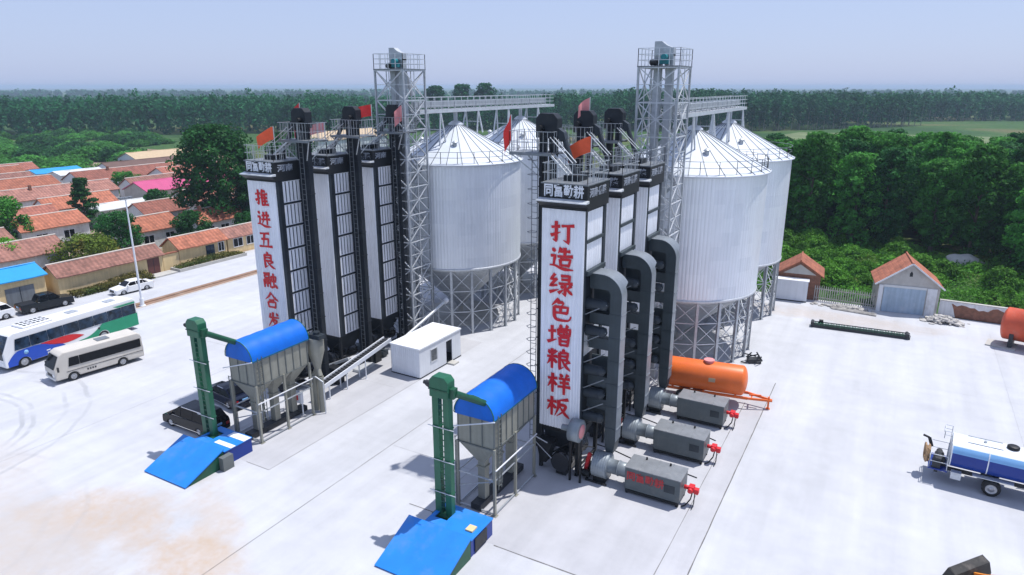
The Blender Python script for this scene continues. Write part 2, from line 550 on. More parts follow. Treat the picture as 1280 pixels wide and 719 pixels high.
def dup(o, loc, rz=None, label=None, scale=None, skip=()):
    """copy of a thing with copies of its parts and their sub-parts"""
    r = o.copy()
    COL.objects.link(r)
    r.location = loc
    if rz is not None:
        r.rotation_euler = (0, 0, rz)
    if scale is not None:
        r.scale = scale
    if label:
        r['label'] = label
    for ch in list(o.children):
        if ch.name.split('.')[0] in skip:
            continue
        c = ch.copy()
        COL.objects.link(c)
        c.parent = r
        for g in list(ch.children):
            d = g.copy()
            COL.objects.link(d)
            d.parent = c
    return r

def struct(name, mb, mat, **k):
    o = mb.build(name, mat, **k)
    o['kind'] = 'structure'
    return o

def text_mesh(name, body, size, mat, parent, origin, u, n, bold=0.0, width=None, thick=0.02, vertical=False):
    """lettering: text laid along u (unit) with face normal n; origin = lower-left corner"""
    cu = bpy.data.curves.new(name, 'FONT')
    cu.body = body
    cu.size = size
    cu.offset = bold
    cu.extrude = thick / 2
    o = bpy.data.objects.new('tmp_text', cu)
    COL.objects.link(o)
    bpy.context.view_layer.update()
    dg = bpy.context.evaluated_depsgraph_get()
    me = bpy.data.meshes.new_from_object(o.evaluated_get(dg))
    bpy.data.objects.remove(o)
    me.name = name
    xs = [v.co.x for v in me.vertices]
    ys = [v.co.y for v in me.vertices]
    if xs:
        x0, x1, y0 = min(xs), max(xs), min(ys)
        k = (width / (x1 - x0)) if width else 1.0
        u = Vector(u)
        n = Vector(n)
        up = n.cross(u)
        og = Vector(origin)
        for v in me.vertices:
            c = v.co.copy()
            v.co = og + u * ((c.x - x0) * k) + up * (c.y - y0) + n * (c.z + thick / 2)
    me.materials.clear()
    me.materials.append(M[mat])
    ob = bpy.data.objects.new(name, me)
    COL.objects.link(ob)
    ob.parent = parent
    return ob

# ------------------------------------------------------------------ brush lettering
HAND = "h:8,32 42,26|g:27,6 27,90 14,80|t:6,66 44,50|"
WALK = "d:14,8 26,22|f:8,40 26,38 20,76|n:4,80 26,77 52,92 99,92|"
WOOD = "h:4,32 44,27|v:24,6 24,95|p:24,34 4,72|d:27,42 41,60|"
STROKES = {
 '推': HAND + "p:60,4 44,42|v:53,30 53,95|d:68,6 75,20|h:53,32 93,27|h:55,51 89,48|h:55,70 89,67|h:53,91 97,86|v:72,31 72,88",
 '进': WALK + "h:38,32 89,27|h:34,54 96,49|p:52,10 50,54 36,80|v:74,6 74,82",
 '五': "h:16,16 82,11|p:46,14 40,50 32,86|f:22,48 72,43 67,86|h:4,91 98,86",
 '良': "d:44,0 54,13|f:26,20 76,17 73,53|h:28,36 74,33|h:28,53 73,51|g:27,19 28,93 50,80|p:86,54 60,70|n:42,54 64,80 98,95",
 '融': "h:6,11 52,7|v:13,20 15,38|f:13,20 46,17 43,37|h:15,37 44,35|v:7,48 8,95|f:7,48 52,45 50,92|d:19,53 26,64|d:41,53 33,64|h:15,69 45,66|v:30,69 30,90|v:59,26 61,55|f:59,26 93,23 90,53|h:61,54 91,50|v:76,4 76,86|t:55,90 95,80|d:86,68 99,92",
 '合': "p:50,3 32,28 4,50|n:50,6 72,34 99,49|h:32,50 69,47|v:23,62 26,95|f:23,62 78,59 73,93|h:26,92 75,90",
 '发': "f:28,12 18,38 86,32|p:47,4 38,50 6,95|p:40,52 74,50 54,80 20,97|n:40,58 60,82 98,96|d:68,6 82,21",
 '打': HAND + "h:48,25 98,20|g:75,22 75,93 56,81",
 '造': WALK + "p:50,4 38,28|h:46,20 86,16|v:64,2 64,40|h:35,41 96,36|v:46,52 48,79|f:46,52 86,50 81,77|h:48,77 83,75",
 '绿': "f:27,5 10,30 33,27|f:35,24 7,59 37,52|t:5,86 42,70|f:50,12 86,9 83,43|h:52,27 83,25|h:42,45 98,40|g:68,43 68,93 56,84|d:50,52 61,63|t:41,86 61,69|p:92,49 74,65|n:70,62 98,87",
 '色': "p:42,1 14,33|p:36,16 68,13 52,35|f:24,37 80,34 77,61|v:50,36 50,60|h:26,62 77,59|b:24,37 24,84 33,93 88,92 92,70",
 '增': "h:4,38 36,33|v:20,11 20,80|t:1,86 40,69|d:52,2 59,16|p:84,2 74,17|v:46,22 47,50|f:46,22 94,19 91,49|h:47,49 92,46|v:69,22 69,48|d:55,28 60,39|d:82,27 77,38|v:52,58 53,95|f:52,58 88,55 85,93|h:53,75 86,73|h:53,93 85,90",
 '粮': "d:8,12 16,30|p:40,10 30,29|h:2,43 46,37|v:23,5 23,95|p:22,44 3,78|d:26,47 43,67|d:66,0 74,12|f:54,18 88,15 85,49|h:55,33 86,31|h:55,49 85,47|g:54,18 55,93 72,80|p:96,51 77,66|n:64,50 78,76 99,93",
 '样': WOOD + "d:55,4 64,18|p:88,2 76,19|h:50,27 96,22|h:54,45 92,41|h:45,64 99,59|v:72,24 72,98",
 '板': WOOD + "p:93,7 76,14 53,18|p:54,18 52,56 37,95|p:56,39 88,36 72,70 45,95|n:58,46 74,74 99,94",
}
PROF = {'h': (0.9, 0.72, 1.15), 'v': (1.1, 0.95, 0.8), 'g': (1.1, 1.0, 0.25), 't': (1.2, 0.85, 0.2), 'p': (1.25, 0.9, 0.2),
        'n': (0.45, 1.15, 0.3), 'd': (0.4, 1.3, 0.75), 'f': (1.0, 0.9, 0.7), 'b': (1.0, 1.05, 0.4)}

def brush_char(mb, ch, ox, oz, size, y, t=0.025, wgt=12.5, kx=1.12):
    """one brush-written character as tapered solid strokes standing on a wall facing -Y"""
    k = size / 100.0
    for item in STROKES[ch].split('|'):
        if not item:
            continue
        ty, pp = item.split(':')
        pts = [tuple(float(a) for a in q.split(',')) for q in pp.split()]
        # resample
        seg = []
        for a, b in zip(pts[:-1], pts[1:]):
            m = max(2, int(math.hypot(b[0] - a[0], b[1] - a[1]) / 7))
            for i in range(m):
                seg.append((a[0] + (b[0] - a[0]) * i / m, a[1] + (b[1] - a[1]) * i / m))
        seg.append(pts[-1])
        # smooth soft strokes
        if ty in 'pnb':
            for _ in range(4):
                seg = [seg[0]] + [((seg[i - 1][0] + 2 * seg[i][0] + seg[i + 1][0]) / 4, (seg[i - 1][1] + 2 * seg[i][1] + seg[i + 1][1]) / 4) for i in range(1, len(seg) - 1)] + [seg[-1]]
        a, b, c = PROF[ty]
        n = len(seg)
        left, right = [], []
        for i in range(n):
            u = i / (n - 1)
            pk = 0.7 if ty == 'n' else 0.5
            wv = a + (b - a) * u / pk if u < pk else b + (c - b) * (u - pk) / (1 - pk)
            if ty == 'g' and u < 0.8:
                wv = 1.0
            hw = wgt * wv / 2
            p0 = seg[max(0, i - 1)]
            p1 = seg[min(n - 1, i + 1)]
            dx, dy = p1[0] - p0[0], p1[1] - p0[1]
            l = math.hypot(dx, dy) or 1
            left.append((seg[i][0] - dy / l * hw, seg[i][1] + dx / l * hw))
            right.append((seg[i][0] + dy / l * hw, seg[i][1] - dx / l * hw))
        yy = y - rnd.uniform(0, 0.004)
        vs = []
        for (q0, q1) in zip(left, right):
            for q in (q0, q1):
                X, Z = ox + ((q[0] - 50) * kx + 50) * k, oz + (100 - q[1]) * k
                vs.append((X, yy - t, Z))
                vs.append((X, yy, Z))
        fs = []
        for i in range(n - 1):
            o = i * 4
            fs += [(o, o + 2, o + 6, o + 4), (o, o + 4, o + 5, o + 1), (o + 2, o + 3, o + 7, o + 6)]
        fs += [(0, 1, 3, 2), (4 * n - 4, 4 * n - 2, 4 * n - 1, 4 * n - 3)]
        mb.add(vs, fs)
# ------------------------------------------------------------------ ground, yard
def ground_mat():
    m, t, b = nodes_of('ground_cover')
    N, L = t.nodes.new, t.links.new
    tc = N('ShaderNodeTexCoord')
    n1 = N('ShaderNodeTexNoise')
    n1.inputs['Scale'].default_value = 0.012
    n1.inputs['Detail'].default_value = 4
    n2 = N('ShaderNodeTexNoise')
    n2.inputs['Scale'].default_value = 0.35
    n2.inputs['Detail'].default_value = 8
    n2.inputs['Roughness'].default_value = 0.7
    for n in (n1, n2):
        L(tc.outputs['Object'], n.inputs['Vector'])
    cr = N('ShaderNodeValToRGB')
    e = cr.color_ramp.elements
    e[0].position, e[0].color = 0.35, (0.030, 0.075, 0.025, 1)
    e[1].position, e[1].color = 0.66, (0.13, 0.125, 0.055, 1)
    x = cr.color_ramp.elements.new(0.52)
    x.color = (0.055, 0.115, 0.032, 1)
    L(n1.outputs['Fac'], cr.inputs['Fac'])
    mp = N('ShaderNodeMapRange')
    mp.inputs['From Min'].default_value = 0.3
    mp.inputs['From Max'].default_value = 0.7
    mp.inputs['To Min'].default_value = 0.55
    mp.inputs['To Max'].default_value = 1.4
    L(n2.outputs['Fac'], mp.inputs['Value'])
    vm = N('ShaderNodeVectorMath')
    vm.operation = 'SCALE'
    L(cr.outputs['Color'], vm.inputs[0])
    L(mp.outputs['Result'], vm.inputs['Scale'])
    L(vm.outputs[0], b.inputs['Base Color'])
    b.inputs['Roughness'].default_value = 0.95
    b.inputs['Specular IOR Level'].default_value = 0.1
    bp = N('ShaderNodeBump')
    bp.inputs['Strength'].default_value = 0.7
    bp.inputs['Distance'].default_value = 0.4
    L(n2.outputs['Fac'], bp.inputs['Height'])
    L(bp.outputs['Normal'], b.inputs['Normal'])
    return m

def concrete_mat(name, col, stains=True):
    m, t, b = nodes_of(name)
    N, L = t.nodes.new, t.links.new
    tc = N('ShaderNodeTexCoord')
    P = tc.outputs['Object']
    def noise(sc, det=6, ro=0.6, map=None, dist=0.0):
        n = N('ShaderNodeTexNoise')
        n.inputs['Scale'].default_value = sc
        n.inputs['Detail'].default_value = det
        n.inputs['Roughness'].default_value = ro
        n.inputs['Distortion'].default_value = dist
        if map:
            q = N('ShaderNodeMapping')
            q.inputs['Scale'].default_value = map[:3]
            if len(map) > 3:
                q.inputs['Rotation'].default_value = (0, 0, map[3])
            L(P, q.inputs['Vector'])
            L(q.outputs[0], n.inputs['Vector'])
        else:
            L(P, n.inputs['Vector'])
        return n.outputs['Fac']
    def mr(v, f0, f1, t0, t1, smooth=False):
        r = N('ShaderNodeMapRange')
        if smooth:
            r.interpolation_type = 'SMOOTHSTEP'
        for k, x in zip(('From Min', 'From Max', 'To Min', 'To Max'), (f0, f1, t0, t1)):
            r.inputs[k].default_value = x
        L(v, r.inputs['Value'])
        return r.outputs['Result']
    def math_(op, a, c):
        q = N('ShaderNodeMath')
        q.operation = op
        for i, x in enumerate((a, c)):
            if isinstance(x, (int, float)):
                q.inputs[i].default_value = x
            else:
                L(x, q.inputs[i])
        return q.outputs[0]
    v = math_('MULTIPLY', mr(noise(0.07, 5, 0.55, None, 0.6), 0.3, 0.7, 0.90, 1.06), mr(noise(0.6, 8, 0.65), 0.3, 0.7, 0.94, 1.05))
    v = math_('MULTIPLY', v, mr(noise(1.0, 6, 0.6, (0.55, 0.035, 1, 0.12)), 0.35, 0.7, 0.89, 1.03))
    v = math_('MULTIPLY', v, mr(noise(1.0, 6, 0.6, (0.05, 0.7, 1, -0.1)), 0.35, 0.7, 0.97, 1.02))
    # hairline speckle and small oil drips
    v = math_('MULTIPLY', v, mr(noise(1.7, 4, 0.8), 0.66, 0.76, 1.0, 0.82))
    vm = N('ShaderNodeVectorMath')
    vm.operation = 'SCALE'
    vm.inputs[0].default_value = col
    L(v, vm.inputs['Scale'])
    out = vm.outputs[0]
    if stains:
        def blob(cx, cy, sx, sy, rot, colr, amt, nsc=0.35):
            q = N('ShaderNodeMapping')
            q.vector_type = 'TEXTURE'
            q.inputs['Location'].default_value = (cx, cy, 0)
            q.inputs['Rotation'].default_value = (0, 0, rot)
            q.inputs['Scale'].default_value = (sx, sy, 1)
            L(P, q.inputs['Vector'])
            ln = N('ShaderNodeVectorMath')
            ln.operation = 'LENGTH'
            L(q.outputs[0], ln.inputs[0])
            f = math_('ADD', ln.outputs['Value'], mr(noise(nsc, 7, 0.65), 0, 1, -0.9, 0.9))
            a = mr(f, 0.35, 1.15, amt, 0.0, True)
            a = math_('MULTIPLY', a, mr(noise(1.6, 6, 0.7), 0.3, 0.65, 0.45, 1.0))
            mx = N('ShaderNodeMix')
            mx.data_type = 'RGBA'
            L(a, mx.inputs['Factor'])
            nonlocal out
            L(out, mx.inputs['A'])
            mx.inputs['B'].default_value = (*colr, 1)
            out = mx.outputs['Result']
        blob(-37.5, 18.5, 5.5, 3.0, 0.15, (0.46, 0.355, 0.265), 0.8)
        blob(-29.5, 18.0, 4.2, 2.4, -0.25, (0.46, 0.345, 0.245), 0.8)
        blob(-36.0, 13.5, 9.0, 4.0, 0.0, (0.42, 0.39, 0.37), 0.6)
        blob(-26.0, 14.5, 8.0, 3.2, 0.1, (0.36, 0.34, 0.335), 0.5)
        blob(-44.0, 14.0, 13.0, 5.0, 0.1, (0.47, 0.40, 0.335), 0.5, 0.18)
        blob(-31.0, 21.0, 6.0, 1.6, -0.5, (0.46, 0.36, 0.27), 0.55, 0.5)
        blob(-50.0, 18.0, 5.0, 4.0, 0.4, (0.46, 0.40, 0.34), 0.4)
        blob(-3.0, 78.0, 12.0, 2.6, 0.0, (0.44, 0.35, 0.27), 0.5)
        blob(-2.0, 46.0, 2.0, 10.0, -0.1, (0.38, 0.39, 0.41), 0.32)
        blob(-24.0, 66.0, 3.0, 10.0, 0.0, (0.46, 0.37, 0.34), 0.35)
        # curved tyre tracks at the turning place
        for cx, cy, radii, amt in ((-58.5, 15.5, (6.2, 7.9, 8.6), 0.6), (-59.5, 17.0, (9.8, 11.4), 0.45), (-46, 9.0, (9.5, 11.2), 0.14)):
            q = N('ShaderNodeVectorMath')
            q.operation = 'DISTANCE'
            L(P, q.inputs[0])
            q.inputs[1].default_value = (cx, cy, 0)
            d = math_('ADD', q.outputs['Value'], mr(noise(0.12, 3, 0.5), 0, 1, -1.2, 1.2))
            for rr in radii:
                ab = math_('ABSOLUTE', math_('SUBTRACT', d, rr), 0)
                a = mr(ab, 0.08, 0.24, amt, 0.0, True)
                a = math_('MULTIPLY', a, mr(noise(0.22, 5, 0.6), 0.38, 0.6, 0.0, 1.0))
                mx = N('ShaderNodeMix')
                mx.data_type = 'RGBA'
                L(a, mx.inputs['Factor'])
                L(out, mx.inputs['A'])
                mx.inputs['B'].default_value = (0.27, 0.28, 0.30, 1)
                out = mx.outputs['Result']
    L(out, b.inputs['Base Color'])
    b.inputs['Roughness'].default_value = 0.85
    b.inputs['Specular IOR Level'].default_value = 0.25
    bp = N('ShaderNodeBump')
    bp.inputs['Strength'].default_value = 0.15
    bp.inputs['Distance'].default_value = 0.02
    L(noise(5, 8, 0.7), bp.inputs['Height'])
    L(bp.outputs['Normal'], b.inputs['Normal'])
    return m

M['ground'] = ground_mat()
M['concrete'] = concrete_mat('concrete', (0.525, 0.536, 0.565))
M['concrete_pad'] = concrete_mat('concrete_pad', (0.48, 0.483, 0.507), False)
M['dirt'] = pm('dirt', (0.30, 0.235, 0.17), 0.95, 0, 0.25, 0.25, bump=0.4, bscale=4, dirt=(0.09, 0.115, 0.04), dirt_amt=0.8)

g = MB()
g.add([(-9000, -3000, -0.06), (9000, -3000, -0.06), (9000, 9000, -0.06), (-9000, 9000, -0.06)], [(0, 1, 2, 3)])
struct('ground', g, 'ground')
g = MB()
g.box(-72.6, 70, -30, 84.2, -0.25, 0.0)
struct('concrete_yard', g, 'concrete')
g = MB()
g.box(-84.6, -74.2, 5, 90, -0.25, -0.01)
struct('road', g, 'concrete')
g = MB()
g.add([(-260, 20, -0.045), (-84.6, 20, -0.045), (-84.6, 128, -0.045), (-230, 150, -0.045)], [(0, 1, 2, 3)])
struct('village_ground', g, 'dirt')
g = MB()
g.box(-73.55, -72.6, 5, 84, -0.25, 0.03)
struct('drain_strip', g, 'kerb_brown')
g = MB()
g.box(-74.2, -73.55, 5, 84, -0.25, 0.12)
struct('kerb', g, 'kerb_brown')
g = MB()
g.box(-72.6, -72.4, 5, 84, -0.2, 0.05)
struct('kerb_edge', g, 'kerb_pale')
for (x0, x1, y0, y1) in ((-21.6, -6.6, 27.2, 54), (-39.4, -33.1, 26.5, 53)):
    g = MB()
    g.add([(x0, y0, 0.004), (x1, y0, 0.004), (x1, y1, 0.004), (x0, y1, 0.004)], [(0, 1, 2, 3)])
    struct('concrete_pad', g, 'concrete_pad')
g = MB()
def jline(x0, y0, x1, y1, wd):
    d = Vector((x1 - x0, y1 - y0, 0))
    n = max(1, int(d.length / 0.8))
    d.normalize()
    nn = Vector((-d.y, d.x, 0))
    L = math.hypot(x1 - x0, y1 - y0)
    pts = []
    for i in range(n + 1):
        c = Vector((x0, y0, 0.008)) + d * L * i / n + nn * rnd.uniform(-0.008, 0.008)
        ww = wd * rnd.uniform(0.45, 0.8)
        pts.append((c - nn * ww, c + nn * ww))
    vs = [p for q in pts for p in q]
    g.add(vs, [(2 * i, 2 * i + 1, 2 * i + 3, 2 * i + 2) for i in range(n)])
jline(-6.55, 12, -6.55, 57, 0.05)
jline(-8.05, 28, -8.05, 52, 0.03)
jline(-16.4, 27.15, -4.0, 27.15, 0.055)
jline(-22.8, 28.0, -21.0, 28.0, 0.05)
jline(-33.1, 26.5, -33.1, 44, 0.03)
jline(-35.2, 26.5, -33.1, 26.5, 0.03)
jline(-28.2, 17, -28.2, 60, 0.03)
jline(-60, 40, -34, 40.6, 0.012)
jline(-49.5, 8, -49.3, 70, 0.012)
jline(-6.5, 62, 30, 62.4, 0.006)
jline(-28, 33, -21.6, 33, 0.012)
jline(10.2, 30, 10.3, 80, 0.006)
jline(-21.6, 30, -21.6, 53, 0.02)
struct('yard_joints', g, 'joint')

# ------------------------------------------------------------------ silos
def make_silo(name, label, loc, ladder=True, vent=True, zb=6.1):
    Rr, ze, za = 6.6, 17.0, 20.3
    t = thing(name, label, 'grain silo', loc, 0, 'steel grain silos')
    m = MB()
    n = 132
    ring = []
    for i in range(n):
        a = 2 * math.pi * i / n
        # trapezoid ribs: two outer then two inner points
        for da, rr in ((0.0, Rr), (0.40, Rr), (0.62, Rr - 0.013), (0.82, Rr - 0.013)):
            aa = a + da * 2 * math.pi / n
            ring.append((rr * math.cos(aa), rr * math.sin(aa)))
    k = len(ring)
    tiers_ = 9
    per = 4 * 6                      # six ribs to a sheet
    tone = [[rnd.choice((0, 0, 0, 1, 2)) for _ in range(k // per)] for _ in range(tiers_)]
    for ti in range(tiers_):
        za_, zb_ = zb + (ze - zb) * ti / tiers_, zb + (ze - zb) * (ti + 1) / tiers_
        vs = [(x, y, za_) for x, y in ring] + [(x, y, zb_) for x, y in ring]
        for q in (0, 1, 2):
            m.mat(q)
            ff = [(i, (i + 1) % k, k + (i + 1) % k, k + i) for i in range(k) if tone[ti][(i + (per // 2) * (ti % 2)) % k // per] == q]
            m.add(vs, ff)
    m.build('wall', ['silo_sheet', 'silo_sheet_dull', 'silo_sheet_bright'], t)
    m = MB()
    m.lathe([(Rr + 0.03, zb - 0.12), (Rr + 0.05, zb - 0.12), (Rr + 0.05, zb + 0.10), (Rr + 0.012, zb + 0.10)], 96, cap=False)
    m.build('base_ring', 'galv_light', t)
    # roof
    m = MB()
    ns = 28
    ro = Rr + 0.22
    zo = ze - 0.12
    vs, fs = [], []
    for i in range(ns):
        a = 2 * math.pi * i / ns
        vs += [(ro * math.cos(a), ro * math.sin(a), zo), (0.62 * math.cos(a), 0.62 * math.sin(a), za)]
    for i in range(ns):
        j = (i + 1) % ns
        fs.append((2 * i, 2 * j, 2 * j + 1, 2 * i + 1))
    m.add(vs, fs)
    seams = MB()
    for i in range(ns):
        a = 2 * math.pi * i / ns
        d = Vector((math.cos(a), math.sin(a), 0))
        seams.bar(d * (ro + 0.02) + Vector((0, 0, zo + 0.01)), d * 0.6 + Vector((0, 0, za + 0.02)), 0.06, 0.06)
    m.lathe([(ro, zo - 0.1), (ro + 0.05, zo - 0.1), (ro + 0.05, zo + 0.03), (ro, zo + 0.03)], 56, cap=False)
    rfo = m.build('roof', 'roof_sheet', t)
    seams.build('roof_seams', 'galv_dark', rfo)
    m = MB()
    m.lathe([(0.75, za - 0.08), (0.75, za + 0.06), (0.42, za + 0.32), (0.2, za + 0.36), (0.2, za + 1.2)], 24)
    m.build('roof_cap', 'galv_light', t)
    m = MB()
    nr = 26
    pts = [((Rr - 0.05) * math.cos(2 * math.pi * i / nr), (Rr - 0.05) * math.sin(2 * math.pi * i / nr), ze + 0.02) for i in range(nr)]
    m.rail(pts, 1.05, 3, 0.028, 2, True)
    m.build('roof_railing', 'galv_dark', t)
    if vent:
        for a in (-58, 75, 190):
            c = Vector((3.9 * math.cos(R(a)), 3.9 * math.sin(R(a)), 0))
            z = za - (za - zo) * 3.9 / ro
            m = MB()
            m.tube(c + Vector((0, 0, z - 0.15)), c + Vector((0, 0, z + 0.42)), 0.2)
            m.tube(c + Vector((0, 0, z + 0.46)), c + Vector((0, 0, z + 0.62)), 0.3, 0.08)
            m.tube(c + Vector((0, 0, z + 0.38)), c + Vector((0, 0, z + 0.46)), 0.3)
            m.build('roof_vent', 'galv', t)
    # inspection platform and small roof hatch
    # legs
    nl = 20
    rl = Rr - 0.18
    P = []
    for i in range(nl):
        a = 2 * math.pi * (i + 0.5) / nl
        P.append((rl * math.cos(a), rl * math.sin(a)))
        m = MB()
        rad = Vector((math.cos(a), math.sin(a), 0))
        tan = Vector((-math.sin(a), math.cos(a), 0))
        c = Vector((*P[-1], 0))
        # H-section column
        for off in (-0.11, 0.11):
            q = c + rad * off
            vs = [q - tan * 0.11 - rad * 0.012, q + tan * 0.11 - rad * 0.012, q + tan * 0.11 + rad * 0.012, q - tan * 0.11 + rad * 0.012]
            m.prism([v + Vector((0, 0, 0.03)) for v in vs], (0, 0, zb - 0.15))
        vs = [c - tan * 0.014 - rad * 0.097, c + tan * 0.014 - rad * 0.097, c + tan * 0.014 + rad * 0.097, c - tan * 0.014 + rad * 0.097]
        m.prism([v + Vector((0, 0, 0.03)) for v in vs], (0, 0, zb - 0.15))
        vs = [c - tan * 0.2 - rad * 0.2, c + tan * 0.2 - rad * 0.2, c + tan * 0.2 + rad * 0.2, c - tan * 0.2 + rad * 0.2]
        m.prism(vs, (0, 0, 0.03))
        m.build('leg', 'galv', t)
    m = MB()
    tiers = (0.15, 0.15 + (zb - 0.3) / 3, 0.15 + (zb - 0.3) * 2 / 3, zb - 0.2)
    for i in range(nl):
        a, b = Vector((*P[i], 0)), Vector((*P[(i + 1) % nl], 0))
        for z0, z1 in zip(tiers[:-1], tiers[1:]):
            if i % 2 == 0 or z0 > 3:
                pass
            m.bar(a + Vector((0, 0, z0)), b + Vector((0, 0, z1)), 0.05)
            m.bar(a + Vector((0, 0, z1)), b + Vector((0, 0, z0)), 0.052)
            m.bar(a + Vector((0, 0, z1)), b + Vector((0, 0, z1)), 0.07)
    m.build('cross_bracing', 'galv_light', t)
    m = MB()
    m.lathe([(Rr - 0.45, zb + 0.2), (Rr - 0.45, zb - 0.3), (4.6, zb - 1.5), (0.45, 1.25), (0.3, 0.9)], 40)
    m.build('hopper_cone', 'galv', t)
    m = MB()
    m.lathe([(4.2, 0), (4.2, 0.25), (0, 0.25)], 40)
    m.tube((0, 0, 0.25), (0, 0, 0.95), 0.35)
    m.build('hopper_plinth', 'grey_render', t)
    if ladder:
        a = R(-118)
        d = Vector((math.cos(a), math.sin(a), 0))
        tn = Vector((-math.sin(a), math.cos(a), 0))
        m = MB()
        for sgn in (-1, 1):
            q = d * (Rr + 0.18) + tn * 0.26 * sgn
            m.bar(q + Vector((0, 0, 3)), q + Vector((0, 0, ze + 1.1)), 0.06)
        z = 3.1
        while z < ze + 0.9:
            m.bar(d * (Rr + 0.18) + tn * 0.26 + Vector((0, 0, z)), d * (Rr + 0.18) - tn * 0.26 + Vector((0, 0, z)), 0.03)
            z += 0.33
        z = 5.5
        while z < ze + 0.5:
            pts = [d * (Rr + 0.18 + 0.55 * math.sin(u)) + tn * 0.42 * math.cos(u) + Vector((0, 0, z)) for u in [math.pi * j / 6 for j in range(7)]]
            for p, q in zip(pts[:-1], pts[1:]):
                m.bar(p, q, 0.03)
            z += 1.2
        for u in (0.6, 1.57, 2.5):
            q = d * (Rr + 0.18 + 0.55 * math.sin(u)) + tn * 0.42 * math.cos(u)
            m.bar(q + Vector((0, 0, 5.5)), q + Vector((0, 0, ze + 0.5)), 0.03)
        m.build('ladder', 'galv_dark', t)
    return t

SILOS = [make_silo('grain_silo', 'pale corrugated steel silo behind the white cabin, with a caged ladder', (-39.9, 59.3, 0), zb=6.7),
         make_silo('grain_silo', 'pale steel silo half hidden behind the first silo near the white cabin', (-39.9, 73.0, 0), False, zb=6.7),
         make_silo('grain_silo', 'large pale corrugated silo standing behind the orange trailer tank', (-16.5, 62.8, 0), False),
         make_silo('grain_silo', 'pale steel silo behind the large one, towards the red roofed hut', (-16.4, 76.4, 0), False)]

# ------------------------------------------------------------------ lattice towers with elevators, galleries
def lattice(loc, label, hw=1.55, deck=25.4):
    t = thing('lattice_tower', label, 'lattice tower', loc, 0, 'steel lattice towers')
    C4 = [(-hw, -hw), (hw, -hw), (hw, hw), (-hw, hw)]
    for x, y in C4:
        m = MB()
        m.bar((x, y, 0), (x, y, deck), 0.15)
        m.build('post', 'galv', t)
    m = MB()
    nb = 10
    dz = deck / nb
    for i in range(nb):
        z0, z1 = i * dz, (i + 1) * dz
        for k in range(4):
            a, b = C4[k], C4[(k + 1) % 4]
            m.bar((*a, z1 - 0.06), (*b, z1 - 0.06), 0.085)
            mx, my = (a[0] + b[0]) / 2, (a[1] + b[1]) / 2
            m.bar((*a, z0), (*b, z1), 0.07)
            m.bar((*b, z0), (*a, z1), 0.072)
            m.bar((mx, my, z0), (mx, my, z1), 0.06)
            m.bar((*a, (z0 + z1) / 2), (*b, (z0 + z1) / 2), 0.05)
    m.build('lattice_bracing', 'galv_light', t)
    # zigzag stairs inside
    m = MB()
    z = 0.3
    s = 1
    while z < deck - 2.4:
        for off in (-0.3, 0.3):
            m.bar((-1.15 * s, 0.95 + off, z), (1.15 * s, 0.95 + off, z + 2.3), 0.05, 0.16)
        m.box(min(1.1 * s, 1.5 * s), max(1.1 * s, 1.5 * s), 0.3, 1.45, z + 2.26, z + 2.32)
        z += 2.32
        s = -s
    m.build('stairs', 'galv', t)
    m = MB()
    m.box(-hw - 0.1, hw + 0.1, -hw - 0.1, hw + 0.1, deck, deck + 0.07)
    m.build('deck', 'galv_dark', t)
    m = MB()
    q = hw + 0.05
    m.rail([(-q, -q, deck + 0.07), (q, -q, deck + 0.07), (q, q, deck + 0.07), (-q, q, deck + 0.07)], 1.25, 0.8, 0.03, 3, True)
    m.build('deck_railing', 'galv_light', t)
    return t

def tall_elevator(loc, label):
    t = thing('bucket_elevator', label, 'elevator', loc, 0, 'tall grey elevators inside the lattice towers')
    for x in (-0.47, 0.47):
        m = MB()
        m.box(x - 0.27, x + 0.27, -0.26, 0.26, 0.4, 26.3)
        z = 2.4
        while z < 26:
            m.box(x - 0.31, x + 0.31, -0.30, 0.30, z, z + 0.07)
            z += 2.4
        m.build('leg', 'galv', t)
    m = MB()
    m.prism([(-0.74, -0.3, 26.2), (0.74, -0.3, 26.2), (0.74, -0.3, 26.75), (0.2, -0.3, 26.95), (-0.2, -0.3, 27.25), (-0.74, -0.3, 27.25)], (0, 0.6, 0))
    m.build('head', 'galv', t)
    m = MB()
    m.box(-0.85, 0.85, -0.32, 0.32, 0, 0.9)
    m.build('boot', 'galv', t)
    m = MB()
    m.tube((0.2, -0.4, 26.1), (0.2, -0.95, 26.1), 0.22)
    m.box(-0.15, 0.55, -0.75, -0.4, 25.6, 25.95)
    m.build('motor', 'teal_motor', t)
    m = MB()
    m.tube((-0.9, -0.3, 25.75), (-0.25, -0.75, 25.75), 0.24)
    m.build('gearbox', 'black', t)
    m = MB()
    m.tube((0, 0.35, 26.3), (0, 1.9, 23.2), 0.2)
    m.build('spout', 'galv_light', t)
    return t

lattice((-39.9, 50.6, 0), 'tall galvanised lattice tower between the black dryers and the caged ladder silo')
tall_elevator((-39.9, 50.4, 0), 'grey elevator inside the lattice tower next to the black dryers')
lattice((-16.6, 53.3, 0), 'tall galvanised lattice tower in front of the silo by the orange tank')
tall_elevator((-16.6, 53.1, 0), 'grey elevator with a teal motor, inside the lattice tower by the orange tank')

